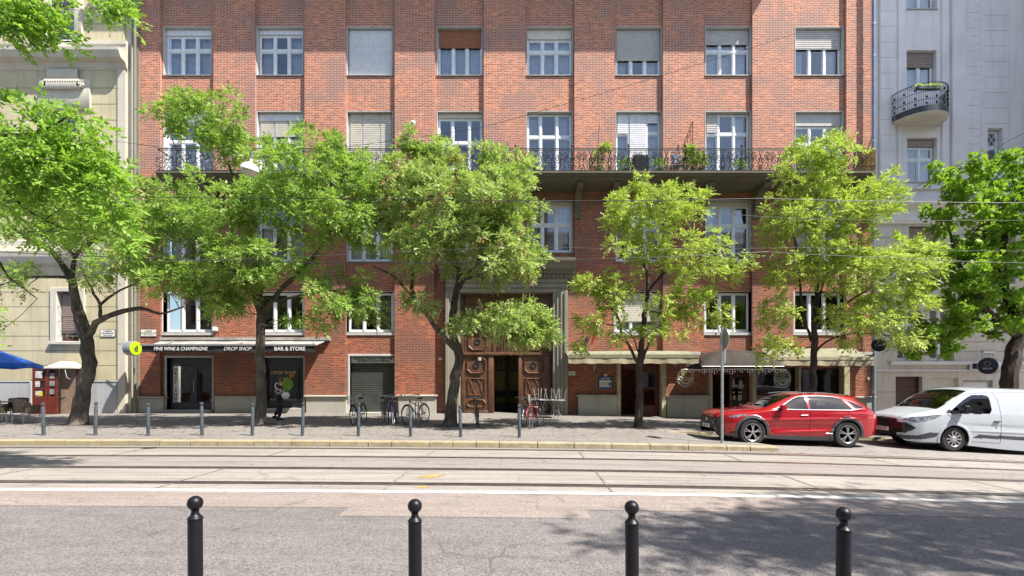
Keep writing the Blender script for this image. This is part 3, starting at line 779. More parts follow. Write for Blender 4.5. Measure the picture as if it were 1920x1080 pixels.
for (a,b) in leafx:
    xa,xb=px_(a),px_(b); L=MB(); zb=gz0+.02
    L.box(xa,xb,y+.01,y+.06,zb,ztr-.092)
    L.bbox(xa,xa+.14,y-.03,y+.008,zb,ztr-.093); L.bbox(xb-.26,xb-.03,y-.03,y+.008,zb,ztr-.093); L.bbox(xa+.142,xb-.262,y-.028,y+.008,zb,zb+.14)
    cx=(xa+xb)/2-.06
    ringp(L, octo(cx,pz_(684),.44,.40,.16), y+.008,.07,.065)
    ringp(L, [(cx-.4,pz_(742)),(cx+.4,pz_(742)),(cx+.4,pz_(709)),(cx-.4,pz_(709))], y+.008,.05,.05)
    for sgn in (-1,1):
        L.tube([(cx+sgn*(.33-.13*math.sin(t*3.1)),y-.005,pz_(740)+(pz_(711)-pz_(740))*t) for t in np.linspace(0,1,14)],.028,5)
        L.tube([(cx+sgn*(.04+.15*math.sin(t*3.1)),y-.005,pz_(740)+(pz_(711)-pz_(740))*t) for t in np.linspace(0,1,14)],.022,5)
    ringp(L, octo(cx,pz_(757),.44,.19,.12), y+.008,.06,.06)
    L.box(cx-.42,cx+.42,y-.03,y+.005,pz_(768.5),pz_(766.5))
    lf = L.build('gate_leaf', M['wood'], bb)
    D=MB(); D.lathe(disc,(cx,y,pz_(684)),20,'y'); D.build('gate_rosette',M['iron'],lf)
# what shows through the open middle: stairwell with a pale wall and dark doors
m=MB(); m.box(px_(925),px_(972),y+2.1,y+2.15,gz0-.2,ztr); m.build('inner_lobby_wall', plain('ochre_lobby',(.20,.15,.06),.8), bb)
m=MB(); m.box(px_(948),px_(953),y+1.6,y+1.7,gz0-.2,ztr); m.box(px_(925),px_(972),y+1.9,y+2.0,pz_(748),pz_(735)); m.box(px_(925),px_(972),y+1.6,y+2.0,gz0-.4,pz_(760))
for k in range(8): m.box(px_(929+k*5),px_(930.6+k*5),y+1.2,y+1.25,pz_(692),ztr-.1)
m.box(px_(925),px_(972),y+1.2,y+1.25,pz_(694),pz_(692))
m.build('inner_lobby_door', M['dark'], bb)
# ---------------- restaurant front, right half
PY_=plain('pale_yellow_post',(.42,.38,.24),.6,var=.15,scale=4)
for (a,b,yt,yb,dd) in ((1157,1163,680,790,.1),(1239.5,1248,680,790,.1),(1329,1334.5,688,795,.1),(1409.5,1416.5,688,795,.1),(1496.5,1500.5,688,760,.06),(1580,1591,684,795,.1)):
    MB().bbox(PX(a),PX(b),YF-dd,YB+.1,PZ(yb),PZ(yt),.015).build('door_post', PY_, bb)
y=YB+.14
def door2(o, split, name='restaurant_door', ajar=True):
    x0,x1,z0,z1=o; m=framed(bb,'x',x0,x1,z0,z1,y,.10,None); m.bbox(x0+.1,x1-.1,y,y+.06,z1-.30,z1-.102)
    d=m.build(name, M['redwood'], bb)
    xm=x0+(x1-x0)*split
    l=framed(d,'l',xm,x1-.102,z0+.1,z1-.302,y+.01,.11,None); l.box(xm+.11,x1-.21,y+.02,y+.05,z0+.2,z0+.62)
    lf=l.build('door_leaf', M['redwood'], d)
    MB().quad((xm+.1,y+.035,z0+.6),(x1-.2,y+.035,z0+.6),(x1-.2,y+.035,z1-.4),(xm+.1,y+.035,z1-.4)).build('pane', M['glassd'], lf, fixn=False)
    MB().tube([(xm+.05,y-.04,z0+.95),(xm+.05,y-.04,z0+1.15)],.012).build('door_handle', M['steel'], lf)
    return d, lf, xm
door2(GO['r1'], .52)
d, lf, xm = door2(GO['r2'], .48)
m=MB()
for (u,v_,w_,h_) in ((.16,1.62,.10,.25),(.42,1.45,.20,.38),(.14,1.25,.12,.08),(.40,1.25,.22,.08),(.16,.95,.14,.2),(.38,.93,.22,.26),(.45,.7,.12,.1)):
    m.box(xm+u,xm+u+w_*.8,y+.01,y+.018,GO['r2'][2]+v_,GO['r2'][2]+v_+h_)
m.build('door_notices', plain('paper_notices',(.42,.40,.30),.8,var=.3,scale=7), d)
for k in ('r3','r4'):
    x0,x1,z0,z1=GO[k]; m=framed(bb,'x',x0,x1,z0,z1,y,.07,None); d=m.build('restaurant_window', M['redwood'], bb)
    MB().quad((x0+.06,y+.035,z0+.06),(x1-.06,y+.035,z0+.06),(x1-.06,y+.035,z1-.06),(x0+.06,y+.035,z1-.06)).build('pane', M['glassd'], d, fixn=False)
    MB().box(x0,x1,y+.45,y+.48,z0-.2,z1).build('backdrop', plain('dark_red_interior',(.05,.015,.01),.8), d)
# ---------------- long balcony
yb0 = 20.72
bal = MB(); XA, XB_ = PX(296,20.9), PX(1637,20.9)
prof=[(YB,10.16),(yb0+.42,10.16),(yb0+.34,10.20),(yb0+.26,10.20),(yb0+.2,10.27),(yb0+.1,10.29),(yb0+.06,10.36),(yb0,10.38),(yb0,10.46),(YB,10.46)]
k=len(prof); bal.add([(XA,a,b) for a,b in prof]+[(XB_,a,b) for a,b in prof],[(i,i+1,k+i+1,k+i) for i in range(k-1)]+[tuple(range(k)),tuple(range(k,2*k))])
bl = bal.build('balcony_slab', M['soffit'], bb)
for i,(a,b) in enumerate(bays):
    for xx in ([a-4] if i==0 else [])+[b+5]+([bays[i+1][0]-4] if i<7 else [1628]):
        if i==7 and xx==1628: xx=1622
        c=PX(xx); m=MB(); hw=.13
        pts=[(YF-.002,10.155),(YF-1.12,10.155),(YF-1.15,10.06),(YF-1.05,9.96),(YF-.75,9.93),(YF-.45,9.84),(YF-.32,9.66),(YF-.26,9.3),(YF-.14,9.1),(YF-.1,8.95),(YF-.002,8.9)]
        n=len(pts); m.add([(c-hw,p,q) for p,q in pts]+[(c+hw,p,q) for p,q in pts],[tuple(range(n)),tuple(range(n,2*n))]+[(t,(t+1)%n,n+(t+1)%n,n+t) for t in range(n)])
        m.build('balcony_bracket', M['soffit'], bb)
rl = MB(); yr = yb0+.07; ztop = 11.40
XA2, XB2 = XA+.06, XB_-.06
def spiral(cx, cz, r, turns, a0, sgn=1, n=16, rt=.011, y=yr):
    return [(cx+sgn*r*(1-.85*t)*math.cos(a0+turns*2*math.pi*t), y, cz+r*(1-.85*t)*math.sin(a0+turns*2*math.pi*t)) for t in np.linspace(0,1,n)]
npan = 38; pw = (XB2-XA2)/npan
for p_ in range(npan):
    x0 = XA2+p_*pw; c = x0+pw/2; b0 = 10.50; big = p_ % 3
    def tb(pts, r_=.0155): rl.tube(pts, r_, 4, False)
    for sgn in (-1,1):
        tb(spiral(c+sgn*.24, 10.95, .185, 1.6, math.pi/2, sgn, 20))
        tb(spiral(c+sgn*.30, 10.65, .12, 1.4, -math.pi/2, sgn, 14))
        tb(spiral(c+sgn*.10, 11.22, .10, 1.3, math.pi, sgn, 12))
        tb([(c+sgn*.42,yr,10.52),(c+sgn*.46,yr,10.8),(c+sgn*.40,yr,11.1),(c+sgn*.46,yr,11.34)])
        tb([(c,yr,10.52),(c+sgn*.1,yr,10.72),(c+sgn*.05,yr,10.9),(c+sgn*.24,yr,11.14)])
    if big == 0:
        tb(spiral(c, 10.85, .16, 1.0, 0, 1, 14)); rl.tube([(c+.5*pw,yr,10.46),(c+.5*pw,yr,11.5)],.02,5); rl.lathe([(.001,-.05),(.04,-.03),(.05,0),(.03,.05),(.001,.08)],(c+.5*pw,yr,11.53),8)
    tb(spiral(c-.5*pw, 10.93, .13, 1.0, 0, 1, 12)); tb(spiral(c, 11.02, .12, 1.5, 0, -1, 14))
    tb([(c-.13,yr,10.52),(c-.15,yr,10.62),(c,yr,10.75),(c+.15,yr,10.62),(c+.13,yr,10.52)])
rl.box(XA2,XB2,yr-.022,yr+.022,ztop-.016,ztop+.016); rl.box(XA2,XB2,yr-.012,yr+.012,ztop-.085,ztop-.065); rl.box(XA2,XB2,yr-.014,yr+.014,10.50,10.525)
for xx in (XA2,XB2):
    rl.box(xx-.012,xx+.012,yr+.03,YF,ztop-.014,ztop+.014); rl.box(xx-.01,xx+.01,yr+.03,YF,10.50,10.52)
    for q in np.arange(yr+.15,YF,.14): rl.tube([(xx,q,10.5),(xx,q,ztop)],.009,4,False)
rl.build('balcony_railing', M['iron'], bb)
# upper cornice out of the picture, casts the band of shade along the top
m=MB(); m.bbox(PX(230),PX(1470),YF-1.35,YF-.003,PZ(-44)+.62,PZ(-44)+.95,.03); m.build('upper_cornice', M['stoned'], bb)

# ================================================================== LEFT BUILDING (cream)
YL = YF-.25
lb = empty('cream_building', (-22, YL, 0), 'cream rendered town house with ruled joints and a grey marble base at the left edge', 'building')
def lx(x): return PX(x,YL)
def lz(y): return PZ(y,YL)
LO = [(lx(108),lx(150),lz(640),lz(547)),(lx(88),lx(142),lz(78),lz(-40)),(lx(-70),lx(-20),lz(640),lz(547)),(lx(-90),lx(-30),lz(78),lz(-40)),(lx(93),lx(143),lz(330),lz(205)),(lx(-90),lx(-30),lz(330),lz(205))]
m=MB(); rv=MB(); wallgrid(m,-34,lx(232),-1.2,lz(-230),LO,YL,.3,rv)
m.quad((lx(232),YL,-1.2),(lx(232),YL+.5,-1.2),(lx(232),YL+.5,lz(-230)),(lx(232),YL,lz(-230)))
m.box(-34,lx(231),YL+1.6,YL+1.8,-1,lz(-230))
lwall=m.build('wall', M['cream'], lb)
m=MB(); m.box(lx(232)+.002,PX(250),YL+.12,YL+.6,-1.2,lz(-230)); m.bbox(lx(222),lx(237),YL-.06,YL+.3,-1.2,lz(130),.01); m.build('corner_pilaster', M['creamp'], lb)
m=MB(); m.box(PX(250)+.003,PX(262)-.003,YF-.05,YF+.4,-1.2,lz(-230)); m.build('joint_strip', M['stoned'], lb)
j=MB()
for yy in list(np.arange(520,720,27.5))+[165,195,225,45,15,-15]: j.box(-34,lx(221),YL-.004,YL+.004,lz(yy)-.014,lz(yy)+.014)
merge(lwall, j.build('wall_joint', plain('joint_mortar',(.24,.21,.14),.9), lb))
def cornice(mb,x0,x1,y,pts):
    k=len(pts); P_=[(y,pts[0][1])]+[(y-d,z) for d,z in pts]+[(y,pts[-1][1])]; k=len(P_)
    mb.add([(x0,a,b) for a,b in P_]+[(x1,a,b) for a,b in P_],[(i,i+1,k+i+1,k+i) for i in range(k-1)]+[tuple(range(k)),tuple(range(k,2*k))])
m=MB(); cornice(m,-34,lx(240),YL,[(.02,lz(132)),(.1,lz(128)),(.16,lz(121)),(.42,lz(118)),(.5,lz(112)),(.55,lz(108)),(.56,lz(103)),(.1,lz(102)),(.1,lz(88)),(.14,lz(86)),(.14,lz(80)),(.02,lz(79))])
cornice(m,-34,lx(226),YL,[(.02,lz(497)),(.14,lz(494)),(.3,lz(484)),(.34,lz(474)),(.1,lz(472)),(.06,lz(462)),(.06,lz(452)),(.02,lz(450))])
m.build('cornice', M['creamp'], lb)
for x0_,x1_ in ((76,157),(-100,-20)):
    m=MB()
    m.bbox(lx(x0_),lx(x0_+14),YL-.12,YL,lz(88),lz(-40)); m.bbox(lx(x1_-14),lx(x1_),YL-.12,YL,lz(88),lz(-40))
    m.bbox(lx(x0_+17),lx(x1_-17),YL-.2,YL-.1,lz(104),lz(82)); m.bbox(lx(x0_),lx(x1_),YL-.2,YL,lz(86),lz(80))
    m.bbox(lx(x0_-2),lx(x1_+14),YL-.08,YL,lz(206),lz(150)); m.bbox(lx(x0_+16),lx(x1_-8),YL-.14,YL-.082,lz(150),lz(132)); 
    m.bbox(lx(x0_+14),lx(x1_-2),YL-.22,YL-.082,lz(170),lz(153))
    for s_ in (x0_+12,x1_): m.lathe([(.14,-.12),(.14,0),(.05,0),(.05,-.16)],(lx(s_),YL-.1,lz(162)),14,'y')
    for q in range(16): m.box(lx(x0_+18)+q*.105,lx(x0_+18)+q*.105+.05,YL-.24,YL-.222,lz(158),lz(155))
    m.build('window_surround', M['creamp'], lb)
for (a,b) in ((96,160),(-82,-8)):
    m=MB(); m.bbox(lx(a),lx(a+12),YL-.07,YL,lz(640),lz(540)); m.bbox(lx(b-10),lx(b),YL-.07,YL,lz(640),lz(540)); m.bbox(lx(a+12.2),lx(b-10.2),YL-.07,YL,lz(547),lz(539)); m.bbox(lx(a-2),lx(b+2),YL-.13,YL,lz(646),lz(640.5)); m.build('window_surround', M['creamp'], lb)
window(lb,LO[0],YL,cols=2,trans=0,shut=.82,smat='shutb',curtain=None,fm='woodd')
window(lb,LO[2],YL,cols=2,trans=0,shut=.82,smat='shutb',curtain=None,fm='woodd')
for k in (1,3,4,5): window(lb,LO[k],YL,rmat='creamp',cols=2,trans=.35,curtain=None,fm='anth',sill=False)
m=MB()
for (a_,b_) in ((-34,-28),(-28,lx(-60)),(lx(-60),lx(-25)),(lx(-25),lx(36)),(lx(36),lx(60)),(lx(146),lx(190)),(lx(190),lx(221))):
    m.bbox(a_+.008,b_-.008,YL-.05,YL,-1,lz(717),.008)
m.bbox(-34,lx(58),YL-.07,YL,lz(716.7),lz(714)); m.bbox(lx(150),lx(222),YL-.07,YL,lz(716.7),lz(713.5))
m.build('marble_base', M['marble'], lb)

# ================================================================== RIGHT BUILDING (grey)
YR = YF+.05
rb = empty('grey_building', (24, YR, 0), 'pale grey rendered apartment house with a half round balcony at the right edge', 'building')
def rx(x): return PX(x,YR)
def rz(y): return PZ(y,YR)
RO = [(rx(1700),rx(1757),rz(17),rz(-50)),(rx(1700),rx(1756),rz(172),rz(94)),(rx(1701),rx(1757),rz(341),rz(258)),(rx(1852),rx(1880),rz(326),rz(240)),
      (rx(1705),rx(1760),rz(530),rz(423)),(rx(1683),rx(1727),rz(677),rz(575)),(rx(1744),rx(1790),rz(677),rz(575)),
      (rx(1680),rx(1730),rz(810),rz(706)),(rx(1749),rx(1797),rz(729),rz(708)),(rx(1806),rx(1862),rz(742),rz(713)),(rx(1898),rx(1960),rz(677),rz(600)),
      (rx(1850),rx(1905),rz(530),rz(423))]
wallm=MB(); rv=MB(); ZC=rz(408)
wallgrid(wallm,rx(1640),34,ZC,rz(-230),[o for o in RO if o[2]>ZC],YR,.3,rv); wallm.box(rx(1641),34,YR+1.6,YR+1.8,-2,rz(-230))
# vertical pilaster strips of the upper storeys
for a,b,d_ in ((1647,1676,.10),(1682,1696,.05),(1764,1777,.08),(1782,1806,.12),(1838,1844,.04),(1893,1915,.06)):
    wallm.bbox(rx(a),rx(b),YR-d_,YR-.002,rz(352),rz(-230),.03)
wallm.build('wall', M['lilac'], rb)
wl=MB(); wallgrid(wl,rx(1640),34,-2,ZC-.002,[o for o in RO if o[2]<ZC],YR+.02,.3,rv); rwall=wl.build('lower_wall', M['beige'], rb)
for k_ in (7,8,9): reveal(RO[k_],YR+.02,.3,rb,'beige').name='door_reveal'
m=MB()
for yy in (353,): m.bbox(rx(1640),34,YR-.14,YR-.001,rz(356),rz(352),.01)
cornice(m,rx(1640),34,YR,[(.02,rz(421)),(.1,rz(419)),(.14,rz(412)),(.14,rz(396)),(.3,rz(392)),(.42,rz(388)),(.44,rz(381)),(.02,rz(379))])
m.bbox(rx(1668),34,YR-.10,YR+.01,rz(684),rz(677.5),.02); m.bbox(rx(1640),34,YR-.06,YR+.01,rz(696),rz(693),.01)
for a in (1806,): pass
m.build('string_course', M['lilac'], rb)
j=MB()
for yy in (445,470,495,640,657,660-140+120,735): j.box(rx(1641),rx(1676) if yy>600 else rx(1698),YR+.010,YR+.019,rz(yy)-.012,rz(yy)+.012)
for yy in (440,462,484,506,600,622,641,659,735): j.box(rx(1797 if yy!=735 else 1641),rx(1895 if yy!=735 else 1679),YR+.0098,YR+.019,rz(yy)-.012,rz(yy)+.012)
for k in range(26):
    yy=-20+k*14.5; j.box(rx(1812)+((k*37)%5)*.1,rx(1836),YR-.003,YR-.0005,rz(yy)-.006,rz(yy)+.006)
    if k%2: j.box(rx(1649),rx(1674),YR-.103,YR-.1005,rz(yy)-.006,rz(yy)+.006); j.box(rx(1846),rx(1891),YR-.003,YR-.0005,rz(yy+5)-.006,rz(yy+5)+.006)
merge(rwall, j.build('wall_joint', plain('grey_joint',(.30,.27,.25),.9), rb))
window(rb,RO[0],YR,rmat='lilac',cols=2,trans=.3); window(rb,RO[1],YR,rmat='lilac',cols=2,trans=0,shut=.34,smat='shutb',sill=False)
window(rb,RO[2],YR,rmat='lilac',cols=2,trans=.36,box=.16,boxmat='shutb',curtain='half'); 
f=window(rb,RO[3],YR,rmat='lilac',cols=1,trans=.38,curtain=None,sill=False)
x0,x1,z0,z1=RO[3]; m=MB(); zc=z1-.38*(z1-z0)/2-.05; h=.33
for (a,b) in (((x0+.1,zc-h),(x1-.1,zc+h)),((x1-.1,zc-h),(x0+.1,zc+h))):
    m.tube([(a[0],YR+.19,a[1]),((x0+x1)/2,YR+.19,zc+(.0)),(b[0],YR+.19,b[1])],.014,5)
m.tube([(x0+.1,YR+.188,zc),((x0+x1)/2,YR+.188,zc+.33),(x1-.1,YR+.188,zc),((x0+x1)/2,YR+.188,zc-.33),(x0+.1,YR+.188,zc)],.014,5)
m.build('glazing_bars', M['white'], f)
window(rb,RO[4],YR+.02,rmat='beige',cols=2,trans=0,shut=.9,smat='shutb',curtain=None); window(rb,RO[11],YR+.02,rmat='beige',cols=2,trans=0,shut=.9,smat='shutb',curtain=None)
for k in (5,6,10): window(rb,RO[k],YR+.02,rmat='beige',cols=2,trans=.3,curtain='half')
x0,x1,z0,z1=RO[7]; m=framed(rb,'x',x0,x1,z0,z1,YR+.2,.09,None); m.box(x0+.09,x1-.09,YR+.24,YR+.28,z0,z1-.1); m.bbox(x0+.09,x1-.09,YR+.19,YR+.238,z1-.62,z1-.5)
for k in range(2): m.bbox(x0+.18+k*.5,x0+.55+k*.5,YR+.22,YR+.239,z0+.3,z0+1.3)
m.build('street_door', M['woodd'], rb)
for k,mm in ((8,'shutc'),(9,'plate')):
    x0,x1,z0,z1=RO[k]; m=framed(rb,'x',x0,x1,z0,z1,YR+.08,.09 if k==9 else .05,None); f=m.build('shop_window', M['sill'] if k==9 else M['shutc'], rb)
    MB().box(x0+.05,x1-.05,YR+.14,YR+.16,z0+.03,z1-.03).build('panel', M[mm], f)
# unseen bay added to the right, deep and tall enough to shade this house
m=MB(); m.box(22.9,33,YR-4.05,YR-.003,rz(400),37); m.box(22.6,33.2,YR-4.2,YR-.003,rz(400)-.25,rz(400)-.003); b_=m.build('shade_bay', M['lilac'], rb)
m=MB()
for xx in (24.5,27.4,30.3):
    for z in (11,14.8,18.6): m.bbox(xx,xx+1.3,YR-4.09,YR-4.051,z,z+2)
m.build('shade_bay_window', M['white'], b_)
# round balcony
cxb, zb_ = rx(1729)-.05, PZ(220,21.7)
prof=[]; nS=28; RXb=1.12; 
def arc(t, r=1.0): return (PX(1738,21.6)+RXb*r*math.cos(t), YR-.0-1.18*r*math.sin(t))
zf=PZ(207,21.4); m=MB(); A=[arc(t) for t in np.linspace(0,math.pi,nS)]; A2=[arc(t,.9) for t in np.linspace(0,math.pi,nS)]
m.add([(a,b,zf+.06) for a,b in A]+[(a,b,zf-.19) for a,b in A]+[(a,b,zf-.25) for a,b in A2],
      [tuple(range(nS)),tuple(range(2*nS,3*nS))]+[(i,i+1,nS+i+1,nS+i) for i in range(nS-1)]+[(nS+i,nS+i+1,2*nS+i+1,2*nS+i) for i in range(nS-1)])
bs=m.build('round_balcony', M['beige'], rb)
r_=MB()
for hh,rr in ((.02,.02),(.30,.012),(.62,.010),(.98,.018)): r_.tube([(*arc(t,.985),zf+hh+.06) for t in np.linspace(0.02,math.pi-.02,32)],rr,5)
for t in np.linspace(.03,math.pi-.03,46):
    a=arc(t,.985); r_.tube([(*a,zf+.06),(*a,zf+1.04)],.0085,4,False)
for t in np.linspace(.2,math.pi-.2,9):
    for hh in (.2,.46,.8):
        a=arc(t,.985); r_.lathe([(.001,-.07),(.035,-.03),(.045,0),(.03,.05),(.001,.07)],(a[0],a[1],zf+hh),6)
r_.build('balcony_railing', M['iron'], bs)
r_=MB(); r_.add([(*arc(t,1.0),zf+.07) for t in np.linspace(0,math.pi,24)]+[(*arc(t,1.0),zf-.16) for t in np.linspace(0,math.pi,24)],[(i,i+1,25+i,24+i) for i in range(23)]); 
r_.build('balcony_apron', M['anth'], bs, fixn=False).location=(0,-.01,0)
# drain pipe between the houses
dp=empty('drain_pipe',(PX(1638,21.9),21.95,0),'blue grey zinc drain pipe running down between the brick and the grey house','drain pipe')
x=PX(1638,21.95); m=MB(); m.tube([(x,21.95,-.3),(x,21.95,PZ(-200))],.075,10); m.build('pipe',M['zinc'],dp)
m=MB()
for yy in (-40,45,105,265,430,600,735): m.lathe([(.088,-.04),(.088,.04)],(x,21.95,PZ(yy,21.95)),10)
m.build('pipe_clamp',M['galv'],dp)
dp=empty('drain_pipe',(PX(255),21.85,0),'old dark drain pipe in the corner between the cream and the brick house','drain pipe')
x=PX(253,21.85); m=MB(); m.tube([(x,21.85,0),(x,21.85,PZ(-200))],.055,8); m.build('pipe',M['stoned'],dp)

# the houses across the street, behind the camera: they close the sky behind it and mirror in the windows
for k,(xa,xb,hh,mt) in enumerate(((-60,-24,19,'beige'),(-24,4,21.5,'cream'),(4,34,18.5,'lilac'),(34,64,20,'beige'))):
    ob=empty('opposite_house',((xa+xb)/2,-11,0),'rendered house across the street behind the camera, '+['far left','left of centre','right of centre','far right'][k],'building')
    o_=[]; x=xa+1.6
    while x+1.4<xb-1: 
        for z in (.6,4.6,8.2,11.8,15.2):
            if z+2.2<hh-.8: o_.append((x,x+1.35,z,z+2.2))
        x+=3.2
    m=MB(); wallgrid(m,xa+.01,xb-.01,-1,hh,o_,-11); m.box(xa+.01,xb-.01,-20,-11.4,-1,hh-.01)
    for z in (4.1,hh-.4): m.box(xa+.01,xb-.01,-11.002,-10.7,z,z+.35)
    m.build('wall',M[mt],ob,fixn=False)
    for (a,b,c,d) in o_:
        w__=MB().box(a,b,-11.3,-11.25,c,d).build('window',M['white'],ob); MB().box(a+.08,(a+b)/2-.04,-11.245,-11.24,c+.08,d-.08).box((a+b)/2+.04,b-.08,-11.245,-11.24,c+.08,d-.08).build('pane',M['dark'],w__)
# ================================================================== TREES
def leaf_cloud(pos, drc, kind, rg, size=1.0):
    """compound leaves: pos (n,3) leaf bases, drc (n,3) directions -> vertices, quads"""
    n = len(pos)
    d = drc/np.linalg.norm(drc,axis=1,keepdims=True)
    ref = rg.normal(size=(n,3)); ref[:,2] = np.abs(ref[:,2])+0.9
    nrm = ref - (ref*d).sum(1,keepdims=True)*d; nrm /= np.linalg.norm(nrm,axis=1,keepdims=True)
    sd = np.cross(d, nrm)
    V = []; 
    if kind == 'ash':
        L = rg.uniform(.18,.30,(n,1))*size
        lets = []
        for k,t in enumerate((.25,.5,.75)):
            for s in (-1,1): lets.append((t,s,1.0))
        lets.append((1.0,0,1.1))
        for t,s,q in lets:
            base = pos + d*L*t - np.array([0,0,1])*L*.28*t*t
            if s: dd = d*.62 + sd*s*.78
            else: dd = d*1.0
            dd = dd + rg.normal(0,.16,(n,3)) - np.array([0,0,.30]); dd /= np.linalg.norm(dd,axis=1,keepdims=True)
            ll = L*rg.uniform(.36,.52,(n,1))*q; ww = ll*rg.uniform(.19,.28,(n,1))
            wn = np.cross(dd, nrm + rg.normal(0,.35,(n,3))); wn /= np.linalg.norm(wn,axis=1,keepdims=True)
            V.append(np.stack([base, base+dd*ll*.42+wn*ww, base+dd*ll, base+dd*ll*.42-wn*ww],1))
    elif kind == 'keys':
        for k in range(5):
            base = pos + rg.normal(0,.03,(n,3))*size; dd = rg.normal(0,.35,(n,3))-np.array([0,0,1.0]); dd /= np.linalg.norm(dd,axis=1,keepdims=True)
            ll = rg.uniform(.05,.10,(n,1))*size; wn = np.cross(dd,rg.normal(size=(n,3))); wn/=np.linalg.norm(wn,axis=1,keepdims=True)
            V.append(np.stack([base, base+dd*ll*.6+wn*ll*.16, base+dd*ll, base+dd*ll*.6-wn*ll*.16],1))
    elif kind == 'maple':
        for k in range(2):
            base = pos + rg.normal(0,.06,(n,3))*size
            dd = d + rg.normal(0,.5,(n,3)) - np.array([0,0,.25]); dd /= np.linalg.norm(dd,axis=1,keepdims=True)
            wn = np.cross(dd, nrm+rg.normal(0,.3,(n,3))); wn /= np.linalg.norm(wn,axis=1,keepdims=True)
            ll = rg.uniform(.10,.16,(n,1))*size
            for ang in (-.75,0,.75):
                e = dd*math.cos(ang)+wn*math.sin(ang); f = -dd*math.sin(ang)+wn*math.cos(ang)
                q = ll*(1.0 if ang==0 else .8)
                V.append(np.stack([base, base+e*q*.55+f*q*.30, base+e*q, base+e*q*.55-f*q*.30],1))
    V = np.concatenate(V,0); m = len(V)
    return V.reshape(-1,3), np.arange(m*4).reshape(m,4)

